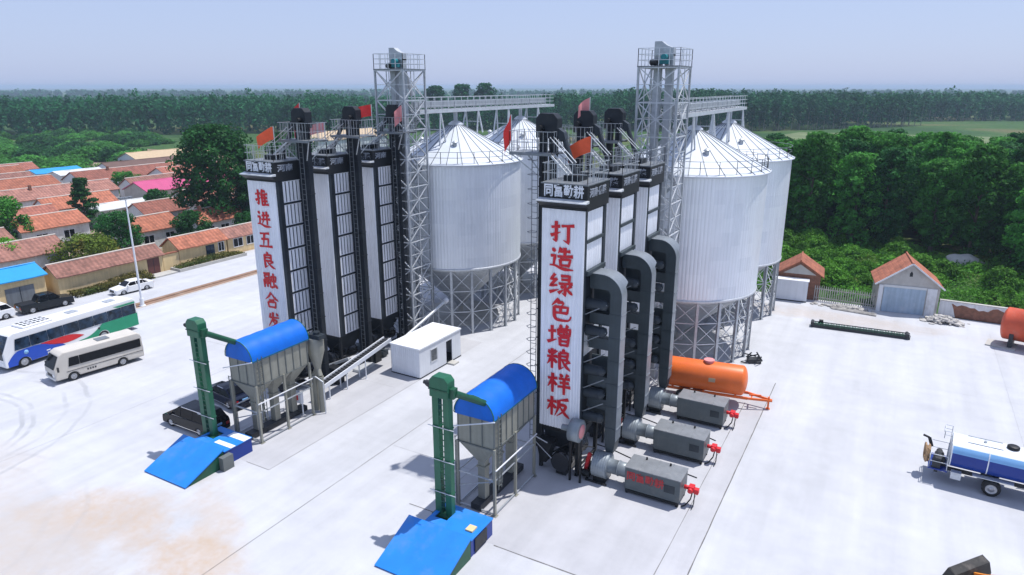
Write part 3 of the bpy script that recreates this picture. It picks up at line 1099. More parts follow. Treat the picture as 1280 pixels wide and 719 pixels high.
def gallery(loc, label, L, legs):
    t = thing('conveyor_gallery', label, 'conveyor gallery', loc, 0, 'roof level conveyor galleries over the silos')
    m = MB()
    m.box(-0.8, 0.8, 0, L, -0.10, 0)
    for s in (-0.8, 0.8):
        m.bar((s, 0, -0.15), (s, L, -0.15), 0.1, 0.3)
    y = 0.5
    while y < L:
        m.bar((-0.8, y, -0.14), (0.8, y, -0.14), 0.08, 0.2)
        y += 1.5
    m.build('walkway', 'galv_light', t)
    m = MB()
    m.box(-0.3, 0.3, 0.2, L - 1.5, 0.2, 0.75)
    y = 0.5
    while y < L - 1.6:
        m.box(-0.34, 0.34, y, y + 0.07, 0.16, 0.79)
        m.bar((-0.25, y, 0), (-0.25, y, 0.2), 0.06)
        m.bar((0.25, y, 0), (0.25, y, 0.2), 0.06)
        y += 2.0
    m.build('conveyor', 'galv', t)
    m = MB()
    m.rail([(-0.78, 0, 0), (-0.78, L, 0), (0.78, L, 0), (0.78, 0, 0)], 1.15, 1.2, 0.03, 3)
    m.build('railing', 'galv_light', t)
    for y, drop in legs:
        m = MB()
        for s in (-1, 1):
            m.bar((0.75 * s, y, -0.1), (0.95 * s, y - 0.55, -drop), 0.12)
            m.bar((0.75 * s, y, -0.1), (0.95 * s, y + 0.55, -drop), 0.12)
        m.bar((-0.85, y, -drop * 0.55), (0.85, y, -drop * 0.55), 0.08)
        m.build('support_frame', 'galv_light', t)
    return t

gallery((-39.9, 52.2, 21.85), 'galvanised gallery over the silo pair behind the white cabin', 28.2, [(3.4, 3.4), (10.2, 2.5), (16.6, 3.4), (23.8, 2.6)])
gallery((-16.45, 54.9, 21.85), 'galvanised gallery over the silo pair behind the orange tank', 26.0, [(4.2, 3.2), (11.2, 2.6), (17.4, 3.3), (24.3, 2.5)])

# ------------------------------------------------------------------ dryers
def corr_x(m, x0, x1, y, z0, z1, pitch=0.2, dep=0.035, out=-1):
    """ribbed sheet in the xz plane, ribs vertical, facing out along y"""
    n = max(1, int(round((x1 - x0) / pitch)))
    p = (x1 - x0) / n
    pr = []
    for i in range(n):
        a = x0 + i * p
        pr += [(a, y), (a + 0.52 * p, y), (a + 0.64 * p, y + out * dep), (a + 0.88 * p, y + out * dep)]
    pr.append((x1, y))
    k = len(pr)
    m.add([(a, b, z0) for a, b in pr] + [(a, b, z1) for a, b in pr], [(i, i + 1, k + i + 1, k + i) for i in range(k - 1)])

def corr_y(m, y0, y1, x, z0, z1, pitch=0.2, dep=0.035, out=1):
    n = max(1, int(round((y1 - y0) / pitch)))
    p = (y1 - y0) / n
    pr = []
    for i in range(n):
        a = y0 + i * p
        pr += [(x, a), (x, a + 0.52 * p), (x + out * dep, a + 0.64 * p), (x + out * dep, a + 0.88 * p)]
    pr.append((x, y1))
    k = len(pr)
    m.add([(a, b, z0) for a, b in pr] + [(a, b, z1) for a, b in pr], [(i, i + 1, k + i + 1, k + i) for i in range(k - 1)])

def make_dryer(label, loc, side, front_text=None, front_grey=True, side_text=None, slogan=None, W=2.8):
    """side +1: hot-air ducts on the +X flank; side -1: ribbed windows on the +X flank and ducts behind"""
    t = thing('grain_dryer', label, 'grain dryer', loc, 0, 'grain dryer towers')
    h, D = W / 2, 3.2
    z0, z1 = 3.1, 17.2
    m = MB()
    m.box(-h + 0.1, h - 0.1, 0.1, D - 0.1, z0, z1)
    m.build('body', 'charcoal', t)
    m = MB()
    corr_x(m, -h + 0.03, h - 0.03, -0.012, z0 + 0.02, z1 - 0.05, 0.2, 0.035, -1)
    m.box(-h + 0.03, h - 0.03, 0.0, 0.08, z0 + 0.02, z1 - 0.05)
    pan = m.build('front_panel', 'white_panel', t)
    for x in (-h, h):
        for y in (0, D):
            m = MB()
            sx, sy = (1 if x < 0 else -1), (1 if y == 0 else -1)
            x0_, x1_ = sorted((x, x + sx * 0.12))
            y0_, y1_ = sorted((y + (0.09 if y == 0 else 0), y + sy * 0.34))
            m.box(x0_, x1_, y0_, y1_, z0, z1)
            m.build('corner_post', 'charcoal_front', t)
    # flank and rear panels
    for sx in (-1, 1):
        x = sx * (h - 0.09)
        if sx == 1 and side == 1:
            rows = [(15.4, 17.05), (13.55, 15.2)]
            for a, b in rows:
                m = MB()
                corr_y(m, 0.36, D - 0.36, x, a, b, 0.35, 0.02, sx)
                m.build('side_panel', 'white_panel', t)
            m = MB()
            m.box(h - 0.098, h + 0.02, 0.36, D - 0.36, 15.2, 15.4)
            m.flush('side_band', 'duct', t)
            m.box(h - 0.098, h + 0.16, 0.3, D - 0.2, 13.28, 13.55)
            m.build('side_band', 'duct', t)
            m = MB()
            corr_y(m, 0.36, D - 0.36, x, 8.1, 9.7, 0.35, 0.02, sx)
            m.build('side_panel', 'galv_light', t)  # white panel in shade, its greyer tone put into the colour
        else:
            nrow = 8
            dz = (z1 - z0) / nrow
            mb2 = MB()
            for i in range(nrow):
                a = z0 + i * dz
                m = MB()
                if sx < 0:
                    corr_y(m, 0.36, D - 0.36, x, a + 0.06, a + dz - 0.06, 0.3, 0.085, sx)
                else:
                    ns_ = 6
                    pt = (D - 0.3 - 0.72) / ns_
                    for q in range(ns_):
                        m.box(x, x + 0.07, 0.72 + q * pt, 0.72 + (q + 0.62) * pt, a + 0.08, a + dz - 0.08)
                    m.box(x - 0.002, x + 0.03, 0.73, D - 0.31 - 0.38 * pt, a + dz - 0.14, a + dz - 0.08)
                    m.box(x - 0.002, x + 0.03, 0.73, D - 0.31 - 0.38 * pt, a + 0.08, a + 0.14)
                m.build('side_panel', 'white_panel', t)
                mb2.box(*sorted((sx * (h - 0.098), sx * (h + 0.015))), 0.34, D - 0.34, a + dz - 0.07, a + dz + 0.07 if i < nrow - 1 else a + dz)
            if sx > 0:
                mb2.box(h - 0.098, h + 0.005, 0.342, 0.70, z0, z1 - 0.08)
            mb2.build('side_band', 'charcoal', t)
    m = MB()
    corr_x(m, -h + 0.34, h - 0.34, D - 0.09, z0 + 0.1, z1 - 0.1, 0.3, 0.03, 1)
    m.build('rear_panel', 'white_panel', t)
    # sign box with hood
    m = MB()
    m.box(-h - 0.02, h + 0.1, -0.02, D + 0.05, z1, 18.6)
    sg = m.build('sign_box', 'black', t)
    m = MB()
    m.box(-h - 0.06, h + 0.14, -0.06, D + 0.09, 18.6, 18.67)
    m.build('roof_deck', 'galv_dark', t)
    m = MB()
    m.prism([(-h - 0.12, -0.02, 17.3), (-h - 0.12, -0.5, 17.62), (-h - 0.12, -0.02, 17.62)], (W + 0.3, 0, 0))
    m.build('hood', 'black', t)
    m = MB()
    m.prism([(-h - 0.16, -0.52, 17.62), (-h - 0.16, -0.52, 17.67), (-h - 0.16, -0.02, 17.78), (-h - 0.16, -0.02, 17.62)], (W + 0.38, 0, 0))
    m.build('hood_lip', 'galv_light', t)
    if front_text:
        text_mesh('lettering', front_text, 0.78 if not front_grey else 0.60, 'white_letter' if not front_grey else 'grey_letter', sg,
                  (-h + 0.16, -0.02, 17.86), (1, 0, 0), (0, -1, 0), 0.018, W - 0.3, 0.03)
    if side_text:
        text_mesh('lettering', side_text, 0.55, 'grey_letter', sg, (h + 0.1, 0.25, 17.9), (0, 1, 0), (1, 0, 0), 0.012, 2.5 if len(side_text) > 3 else 1.5, 0.03)
    # roof railing
    m = MB()
    m.rail([(-h, 0.02, 18.67), (h + 0.06, 0.02, 18.67), (h + 0.06, D, 18.67), (-h, D, 18.67)], 1.1, 0.9, 0.022, 2, True, 0.3)
    m.build('roof_railing', 'galv', t)
    m = MB()
    m.box(-0.5, 0.5, 1.0, 2.2, 18.67, 19.0)
    m.build('roof_hatch', 'charcoal', t)
    # base
    m = MB()
    m.frustum((-0.5, 0.7, 0.7, 2.4, 1.35), (-h + 0.02, h - 0.02, 0.02, D - 0.02, z0))
    m.build('base_hopper', 'charcoal', t)
    for x in (-h + 0.12, h - 0.12):
        for y in (0.12, D - 0.12):
            m = MB()
            m.box(x - 0.11, x + 0.11, y - 0.11, y + 0.11, 0, z0 + 0.01)
            m.build('leg', 'black', t)
    m = MB()
    for y in (0.12, D - 0.12):
        m.bar((-h + 0.2, y, 0.6), (h - 0.2, y, 2.6), 0.09)
        m.bar((-h + 0.2, y, 2.9), (h - 0.2, y, 2.9), 0.12)
    for x in (-h + 0.12, h - 0.12):
        m.bar((x, 0.2, 0.5), (x, D - 0.2, 0.5), 0.1)
        m.bar((x, 0.2, 2.2), (x, D - 0.2, 0.6), 0.07)
    m.build('base_frame', 'black', t)
    m = MB()
    m.lathe([(0.62, -1.0), (0.66, -0.98), (0.66, 0.1), (0.62, 0.12), (0.62, 1.9), (0.66, 1.92), (0.66, 2.1)], 28, (0.35, 0.5, 1.0), 'y')
    m.box(0.0, 0.7, -0.3, 1.9, 0.05, 0.36)
    m.build('screen_drum', 'black_gloss', t)
    m = MB()
    m.prism([(-1.25, -0.75, 2.3), (-0.15, -0.75, 2.3), (-0.5, -0.75, 0.9), (-0.9, -0.75, 0.9)], (0, 0.85, 0))
    m.build('dust_hopper', 'black', t)
    m = MB()
    m.bar((-1.4, -0.8, 2.35), (-0.1, -0.8, 1.35), 0.035)
    m.bar((-1.6, -0.8, 2.7), (-0.4, -0.8, 2.35), 0.05)
    m.build('hand_rail', 'galv_light', t)
    if side == 1:
        # blower facing +X at the front corner
        m = MB()
        m.lathe([(0.62, -0.35), (0.72, -0.33), (0.72, 0.33), (0.62, 0.36)], 26, (h + 0.05, -0.55, 3.6), 'x')
        m.tube((h - 0.9, -0.55, 3.6), (h - 0.3, -0.55, 3.6), 0.2)
        bl = m.build('blower', 'fan_grey', t)
        m = MB()
        m.lathe([(0.44, 0.0), (0.44, 0.03), (0.12, 0.05)], 22, (h + 0.42, -0.55, 3.6), 'x')
        m.build('blower_inlet', 'flag_pink', bl)
        m = MB()
        for s in (-0.35, 0.35):
            m.bar((h + 0.05 + s, -0.55, 0), (h + 0.05 + s, -0.55, 3.0), 0.12)
        m.bar((h + 0.05, -0.55, 2.9), (h + 0.05, 0.1, 2.9), 0.1)
        m.build('blower_stand', 'black', t)
        # main hot-air riser with swept elbow
        x0, x1 = 2.74, 3.46
        ya, yb = 0.95, 1.75
        Z = 13.3
        rad = 1.3
        poly = [(h, Z), (x1 - rad, Z)]
        for i in range(1, 13):
            a = math.pi / 2 * (1 - i / 12)
            poly.append((x1 - rad + rad * math.cos(a), Z - rad + rad * math.sin(a)))
        poly += [(x1, 2.6), (x1 - 0.12, 1.75), (x0 + 0.12, 1.75), (x0, 2.6), (x0, 12.1)]
        for i in range(1, 6):
            a = i / 6 * math.pi / 2
            poly.append((x0 - 0.3 + 0.3 * math.cos(a), 12.1 + 0.3 * math.sin(a)))
        poly += [(x0 - 0.3, 12.4), (h, 12.4)]
        m = MB()
        m.prism([(x, ya, z) for x, z in poly], (0, yb - ya, 0))
        du = m.build('hot_air_duct', 'duct', t)
        # pale outer sheet of the elbow and riser, proud of the duct
        m = MB()
        outer = [(h + 0.02, Z)] + poly[1:14] + [(x1, 2.6)]
        for (a, b) in zip(outer[:-1], outer[1:]):
            d = Vector((b[0] - a[0], 0, b[1] - a[1])).normalized()
            nn = Vector((-d.z, 0, d.x))
            if nn.z < -0.01 or nn.x < -0.01:
                nn = -nn
            A, B = Vector((a[0], 0, a[1])), Vector((b[0], 0, b[1]))
            w0 = 0.55 if a[1] > 12.6 else 0.0
            w1 = 0.55 if b[1] > 12.6 else 0.0
            vs = [A + Vector((0, ya - 0.02, 0)), B + Vector((0, ya - 0.02, 0)), B + Vector((0, yb + 0.02 + w1, 0)), A + Vector((0, yb + 0.02 + w0, 0))]
            m.prism([v + nn * 0.004 for v in vs], nn * 0.03)
        z = 3.4
        while z < 11.4:
            m.box(x1 + 0.03, x1 + 0.075, ya, yb, z, z + 0.06)
            z += 1.5
        m.build('duct_edge_sheet', 'duct_edge', t)
        m = MB()
        z = 3.4
        while z < 11.4:
            m.box(x0 - 0.03, x1 - 0.002, ya - 0.03, ya - 0.002, z, z + 0.05)
            z += 1.5
        m.build('duct_flange', 'duct', t)
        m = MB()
        m.box(h + 0.02, x0 - 0.004, yb - 0.12, yb - 0.02, 9.9, 12.39)  # added dark plates stand in for the shaded recess under the elbow
        m.flush('recess_shade_plate', 'duct', t)
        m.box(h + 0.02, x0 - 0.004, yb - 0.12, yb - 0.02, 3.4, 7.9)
        m.build('recess_shade_plate', 'duct', t)
        for z in (10.5, 8.9, 6.4, 4.9):
            m = MB()
            m.box(h + 0.01, x0 - 0.003, ya + 0.1, yb - 0.1, z - 0.35, z + 0.35)
            m.build('branch_duct', 'duct', t)
        for z in (11.45, 9.75, 7.2, 5.65, 4.05):
            m = MB()
            m.tube((h - 0.05, ya - 0.1, z), (x0 - 0.35, ya - 0.1, z), 0.36, 0.30, 16)
            m.lathe([(0.30, -0.35), (0.34, -0.2), (0.28, 0.0), (0.0, 0.14)], 16, (x0 - 0.18, ya - 0.1, z), 'x')
            m.build('damper', 'charcoal_front', t)
        m = MB()
        for z in (11.0, 9.25, 7.9, 6.2, 4.6):
            m.bar((h + 0.04, ya - 0.55, z - 0.1), (x0 - 0.1, ya - 0.25, z + 0.55), 0.05)
            m.bar((h + 0.04, ya - 0.55, z - 0.1), (h - 0.2, ya - 0.45, z - 0.1), 0.05)
            m.flush('pipe_stay', 'galv_dark', t)
    if slogan:
        m = MB()
        top = 16.55 if side == 1 else 16.6
        n = len(slogan)
        span = (top - 3.75)
        pit = span / n if side == 1 else 1.63
        sz = 1.46 if side == 1 else 1.36
        for i, chh in enumerate(slogan):
            brush_char(m, chh, -sz / 2 - 0.05 + rnd.uniform(-0.04, 0.04), top - i * pit - sz, sz, -0.05)
            m.flush('character', 'red_letter', pan)
    return t

YR = (35.6, 41.1, 46.6)
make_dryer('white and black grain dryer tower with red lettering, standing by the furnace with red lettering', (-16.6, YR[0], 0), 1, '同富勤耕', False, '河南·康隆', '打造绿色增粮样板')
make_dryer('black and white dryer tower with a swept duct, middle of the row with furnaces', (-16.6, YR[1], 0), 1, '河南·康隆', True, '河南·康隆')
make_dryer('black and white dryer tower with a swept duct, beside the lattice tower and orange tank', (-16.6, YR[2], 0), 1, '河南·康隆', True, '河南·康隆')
make_dryer('dryer tower with red lettering, rising behind the blue topped bin by the black cars', (-41.7, YR[0], 0), -1, '同富勤耕', False, '河南', '推进五良融合发', 3.0)
make_dryer('dryer tower of plain ribbed panels, middle of the row on the village side', (-41.7, YR[1], 0), -1, '河南·康隆', True, '河南', None, 3.0)
make_dryer('dryer tower of plain ribbed panels, beside the lattice tower and the white cabin', (-41.7, YR[2], 0), -1, '河南·康隆', True, '河南', None, 3.0)

def black_elevator(label, loc, s):
    """s: direction (+1/-1) of the dryer it feeds"""
    t = thing('bucket_elevator', label, 'elevator', loc, 0, 'black bucket elevators beside the dryers')
    for x in (-0.34, 0.34):
        m = MB()
        m.box(x - 0.2, x + 0.2, -0.22, 0.22, 0.3, 21.2)
        z = 2.0
        while z < 21:
            m.box(x - 0.235, x + 0.235, -0.255, 0.255, z, z + 0.06)
            z += 2.0
        m.build('leg', 'charcoal', t)
    m = MB()
    m.prism([(-0.72, -0.36, 21.0), (0.72, -0.36, 21.0), (0.72, -0.36, 22.15), (0.45, -0.36, 22.45), (-0.45, -0.36, 22.45), (-0.72, -0.36, 22.15)], (0, 0.72, 0))
    m.build('head', 'charcoal', t, bevel=0.03)
    m = MB()
    m.prism([(0.72 * s, -0.24, 21.6), (1.12 * s, -0.24, 21.35), (1.22 * s, -0.24, 20.95), (0.9 * s, -0.24, 20.8), (0.72 * s, -0.24, 21.0)], (0, 0.48, 0))
    m.tube((1.05 * s, 0, 21.0), (2.0 * s, -0.4, 18.95), 0.17)
    m.tube((2.0 * s, -0.4, 18.95), (2.1 * s, -0.5, 18.6), 0.3)
    m.build('chute', 'charcoal_front', t)
    m = MB()
    m.box(-0.75, 0.75, -0.3, 0.3, 0, 0.9)
    m.build('boot', 'black', t)
    m = MB()
    m.tube((-0.3 * s, -0.37, 21.6), (-0.3 * s, -0.75, 21.6), 0.16)
    m.box(-0.3 * s - 0.22, -0.3 * s + 0.22, -0.62, -0.37, 21.2, 21.45)
    m.build('motor', 'black', t)
    m = MB()
    lx = -0.75 if s > 0 else 0.0
    for k in (-1, 1):
        m.bar((lx - 0.2 * k, -0.35, 0.5), (lx - 0.2 * k, -0.35, 20.9), 0.04)
    z = 0.8
    while z < 20.8:
        m.bar((lx - 0.2, -0.35, z), (lx + 0.2, -0.35, z), 0.03)
        z += 0.4
    z = 2.6
    while z < 20 and s > 0:
        for a, b in (((-0.2, 0), (-0.3, -0.4)), ((-0.3, -0.4), (0.0, -0.65)), ((0.0, -0.65), (0.3, -0.4)), ((0.3, -0.4), (0.2, 0))):
            m.bar((lx + a[0], -0.35 + a[1], z), (lx + b[0], -0.35 + b[1], z), 0.03)
        z += 0.9
    m.build('ladder', 'galv_dark', t)
    xa, xb = (-2.2, 0.7) if s > 0 else (-1.55, 1.6)
    m = MB()
    for (a, b, c, d) in ((xa, xb, -1.0, -0.3), (xa, xb, 0.3, 0.95), (xa, -0.62, -0.3, 0.3), (0.62, xb, -0.3, 0.3)):
        m.box(a, b, c, d, 20.1, 20.15)
    for q in (-1.0, 0.95):
        m.bar((xa, q, 20.05), (xb, q, 20.05), 0.06, 0.14)
    m.build('platform', 'galv_dark', t)
    m = MB()
    m.rail([(xa, -1.0, 20.15), (xb, -1.0, 20.15), (xb, 0.95, 20.15), (xa, 0.95, 20.15)], 1.25, 1.0, 0.02, 2, True, 0.28)
    m.build('platform_railing', 'galv', t)
    for q in (-0.95, 0.9):
        for xe in (xa + 0.1, xb - 0.1):
            if abs(xe) > 0.9:
                m = MB()
                m.bar((xe, q, 20.03), (0.45 * (1 if xe > 0 else -1), q * 0.25, 18.6), 0.07)
                m.build('platform_bracket', 'galv', t)
    # sloping stair from the platform to the dryer roof
    m = MB()
    for q in (-0.95, -0.45):
        m.bar((0.55 * s, q, 20.1), (2.3 * s, q - 0.5, 18.7), 0.05, 0.12)
        m.bar((0.55 * s, q, 21.1), (2.3 * s, q - 0.5, 19.7), 0.04)
    for k in range(6):
        u = (k + 0.5) / 6
        m.bar((0.55 * s + 1.75 * s * u, -0.95 - 0.5 * u, 20.08 - 1.4 * u), (0.55 * s + 1.75 * s * u, -0.45 - 0.5 * u, 20.08 - 1.4 * u), 0.04, 0.12)
    m.build('roof_stair', 'galv_light', t)
    return t

for i, y in enumerate(YR):
    w_ = ('with the lettered dryer near the blue pit covers', 'of the middle dryer in the furnace row', 'of the dryer beside the orange tank')[i]
    black_elevator('black twin leg elevator ' + w_, (-18.85, y + 2.5, 0), 1)
    w_ = ('of the lettered dryer behind the black cars', 'of the middle dryer on the village side', 'of the dryer beside the white cabin')[i]
    black_elevator('black twin leg elevator ' + w_, (-39.6, y + 2.6, 0), -1)

# ------------------------------------------------------------------ furnaces
def furnace(label, loc, placard=True):
    t = thing('hot_air_furnace', label, 'furnace', loc, 0, 'hot air furnaces in a row')
    m = MB()
    m.box(0, 3.4, 0, 1.65, 0.32, 1.78)
    m.build('casing', 'furnace', t, bevel=0.025)
    m = MB()
    m.box(-0.03, 3.43, -0.03, 1.68, 1.78, 1.83)
    for x in (0.85, 1.7, 2.55):
        m.box(x - 0.03, x + 0.03, -0.03, 1.68, 1.83, 1.855)
    m.build('lid', 'furnace_top', t)
    m = MB()
    for x in (0.9, 2.4):
        m.tube((x, 1.4, 1.83), (x, 1.4, 1.98), 0.06)
    m.build('lifting_lug', 'black', t)
    for x in (0.06, 3.2):
        for y in (0.06, 1.45):
            m = MB()
            m.box(x, x + 0.14, y, y + 0.14, 0, 0.33)
            m.build('leg', 'black', t)
    m = MB()
    m.box(0.05, 3.35, 0.0, 0.1, 0.14, 0.3)
    m.box(0.05, 3.35, 1.55, 1.65, 0.14, 0.3)
    m.build('skid', 'black', t)
    m = MB()
    m.lathe([(0.46, -1.35), (0.46, -0.7), (0.5, -0.7), (0.5, -0.64), (0.46, -0.64), (0.46, 0.0)], 26, (0, 0.85, 1.05), 'x')
    m.build('connecting_pipe', 'fan_grey', t)
    m = MB()
    pr = [(0.72, -2.3)]
    for i in range(6):
        a = -2.3 + i * 0.16
        pr += [(0.84, a + 0.02), (0.84, a + 0.10), (0.83, a + 0.12), (0.83, a + 0.15)]
    pr += [(0.84, -1.34), (0.5, -1.33)]
    m.lathe(pr, 30, (0, 0.85, 1.0), 'x')
    m.build('fan_housing', 'fan_grey', t)
    m = MB()
    m.box(-2.2, -1.4, 0.3, 1.4, 0, 0.35)
    m.bar((-2.6, 0.1, 0.1), (-1.2, 0.1, 0.1), 0.1)
    m.bar((-2.6, 0.1, 0.1), (-2.6, 1.6, 0.1), 0.1)
    m.build('fan_base', 'black', t)
    # drive guard in red, leaning
    m = MB()
    m.prism([(-3.0, 0.5, 0.3), (-2.75, 0.5, 0.3), (-2.45, 0.5, 1.6), (-2.7, 0.5, 1.7)], (0, 0.28, 0))
    m.build('belt_guard', 'red_paint', t, bevel=0.03)
    m = MB()
    m.tube((-3.0, 0.25, 0.45), (-2.4, 0.25, 0.45), 0.22)
    m.flush('drive_motor', 'black', t)
    m.tube((-2.9, 1.2, 0.5), (-2.4, 1.2, 0.5), 0.26)
    m.box(-2.95, -2.45, 1.0, 1.4, 0.05, 0.35)
    m.build('drive_motor', 'black', t)
    m = MB()
    m.tube((3.44, 0.85, 1.05), (3.72, 0.85, 1.05), 0.13)
    m.box(3.72, 4.05, 0.62, 1.08, 0.88, 1.24)
    m.box(4.05, 4.32, 0.68, 1.0, 0.80, 1.12)
    m.tube((3.88, 0.62, 1.06), (3.88, 0.42, 1.06), 0.15)
    m.build('burner', 'red_paint', t, bevel=0.02)
    m = MB()
    m.tube((3.45, 0.85, 1.05), (3.73, 0.85, 1.05), 0.10)
    m.path([(3.95, 0.9, 0.85), (3.9, 0.7, 0.4), (3.7, 0.4, 0.12), (3.5, 0.2, 0.06)], 0.04)
    m.path([(4.1, 0.8, 0.8), (4.15, 0.5, 0.3), (4.1, 0.2, 0.05)], 0.03)
    m.build('fuel_hose', 'black', t)
    m = MB()
    m.box(2.45, 3.1, -0.02, -0.004, 0.85, 1.35)
    m.build('placard', 'charcoal_front', t)
    return t
f1 = furnace('grey furnace with red lettering along its side, first of the three', (-12.0, 35.4, 0))
case = [c for c in f1.children if c.name.startswith('casing')][0]
text_mesh('lettering', '同富勤耕', 0.62, 'dull_red_letter', case, (0.14, -0.004, 0.98), (1, 0, 0), (0, -1, 0), 0.015, 2.3, 0.02)
furnace('plain grey furnace with red burner, middle of the three', (-12.0, 40.9, 0))
furnace('plain grey furnace with red burner, next to the orange tank trailer', (-12.0, 46.5, 0))
# ------------------------------------------------------------------ intake bins with blue tarpaulins
def intake_bin(label, loc, s):
    """local: x 0..2.5, y 0..4.9"""
    t = thing('intake_bin', label, 'grain bin', loc, 0, 'raised intake bins under blue tarpaulins')
    Wd, Ln = 2.5, 4.9
    m = MB()
    m.box(0.04, Wd - 0.04, 0.04, Ln - 0.04, 4.25, 6.15)
    m.build('bin_body', 'bin_steel', t)
    m = MB()
    for i in range(8):
        y = 0.02 + i * (Ln - 0.1) / 7
        for x in (0.0, Wd - 0.07):
            m.box(x, x + 0.07, y, y + 0.07, 4.22, 6.18)
    for x in (0.85, 1.65):
        m.box(x, x + 0.06, 0.0, 0.06, 4.22, 6.18)
    for z in (4.2, 6.14):
        m.box(-0.02, Wd + 0.02, -0.03, Ln + 0.03, z, z + 0.07)
    m.build('stiffener', 'bin_steel_dark', t)
    n = 3
    for i in range(n):
        a, b = i * Ln / n, (i + 1) * Ln / n
        c = (a + b) / 2
        m = MB()
        m.frustum((Wd / 2 - 0.26, Wd / 2 + 0.26, c - 0.26, c + 0.26, 2.95), (0.05, Wd - 0.05, a + 0.05, b - 0.05, 4.21))
        m.build('hopper', 'bin_steel', t)
        m = MB()
        m.box(Wd / 2 - 0.24, Wd / 2 + 0.24, c - 0.24, c + 0.24, 0.45, 2.94)
        m.box(Wd / 2 - 0.3, Wd / 2 + 0.3, c - 0.3, c + 0.3, 2.5, 2.62)
        m.build('spout', 'bin_steel', t)
    m = MB()
    m.box(Wd / 2 - 0.34, Wd / 2 + 0.34, -0.1, Ln + 0.3, 0.08, 0.45)
    m.build('discharge_conveyor', 'chassis', t)
    # tarpaulin over hoops, slightly sagging between them
    m = MB()
    na, nl = 18, 28
    vs, fs = [], []
    for j in range(nl + 1):
        y = -0.12 + (Ln + 0.24) * j / nl
        sag = 0.012 * math.cos(2 * math.pi * j / nl * 5)
        for i in range(na + 1):
            a = math.pi * i / na
            rr = 1 + sag * math.sin(a) * 0.6
            vs.append((Wd / 2 - (Wd / 2 + 0.07) * math.cos(a) * rr, y, 6.16 + 1.28 * math.sin(a) * rr - (0.10 if i in (0, na) else 0)))
    for j in range(nl):
        for i in range(na):
            o = j * (na + 1) + i
            fs.append((o, o + 1, o + na + 2, o + na + 1))
    m.add(vs, fs, True)
    for j in (0, nl):
        o = j * (na + 1)
        m.add(vs[o:o + na + 1], [tuple(range(na + 1))])
    m.build('tarpaulin', 'tarp', t)
    m = MB()
    for q in (-0.16, Ln + 0.13):
        for i in range(12):
            a, b = math.pi * i / 12, math.pi * (i + 1) / 12
            m.bar((Wd / 2 - 1.34 * math.cos(a), q, 6.15 + 1.3 * math.sin(a)), (Wd / 2 - 1.34 * math.cos(b), q, 6.15 + 1.3 * math.sin(b)), 0.045)
    for x in (-0.06, Wd + 0.06):
        m.bar((x, -0.15, 6.12), (x, Ln + 0.15, 6.12), 0.05)
    m.build('tarpaulin_hoop', 'green_paint', t)
    for x in (0.0, Wd):
        for y in (0.0, Ln / 2, Ln):
            m = MB()
            m.bar((x, y, 0.03), (x, y, 4.3), 0.15)
            m.box(x - 0.16, x + 0.16, y - 0.16, y + 0.16, 0, 0.03)
            m.build('leg', 'bin_steel', t)
    m = MB()
    for y in (0.0, Ln):
        m.bar((0, y, 2.3), (Wd, y, 2.3), 0.08)
        m.bar((0, y, 1.3), (Wd, y, 2.28), 0.06)
    for x in (0.0, Wd):
        m.bar((x, 0, 2.3), (x, Ln, 2.3), 0.08)
        m.bar((x, 0, 0.12), (x, Ln, 0.12), 0.08)
    m.bar((0, 0, 0.12), (Wd, 0, 0.12), 0.08)
    m.build('tie_bar', 'galv', t)
    m = MB()
    m.bar((Wd + 0.12, -0.05, 3.0), (Wd + 0.12, Ln + 0.1, 3.0), 0.06)
    m.flush('white_pipe', 'white_letter', t)
    m.bar((-0.35, -0.28, 5.2), (Wd + 0.2, -0.28, 6.2), 0.06)
    m.build('white_pipe', 'white_letter', t)
    m = MB()
    lx = Wd + 0.08
    for y in (0.32, 0.66):
        m.bar((lx, y, 1.6), (lx, y, 6.3), 0.045)
    z = 1.8
    while z < 6.2:
        m.bar((lx, 0.32, z), (lx, 0.66, z), 0.03)
        z += 0.3
    m.flush('ladder', 'bin_steel_dark', t)
    for y in (0.2, 0.55):
        m.bar((-0.1, y - 0.3, 0.1), (-0.1, y - 0.3, 4.6), 0.04)
    z = 0.3
    while z < 4.5:
        m.bar((-0.1, -0.1, z), (-0.1, 0.25, z), 0.028)
        z += 0.3
    m.build('ladder', 'bin_steel_dark', t)
    return t
intake_bin('grey intake bin under a blue tarpaulin, before the dryer beside the furnaces', (-20.2, 29.45, 0), 1)
intake_bin('grey intake bin under a blue tarpaulin, standing by the two black cars', (-38.75, 28.75, 0), -1)

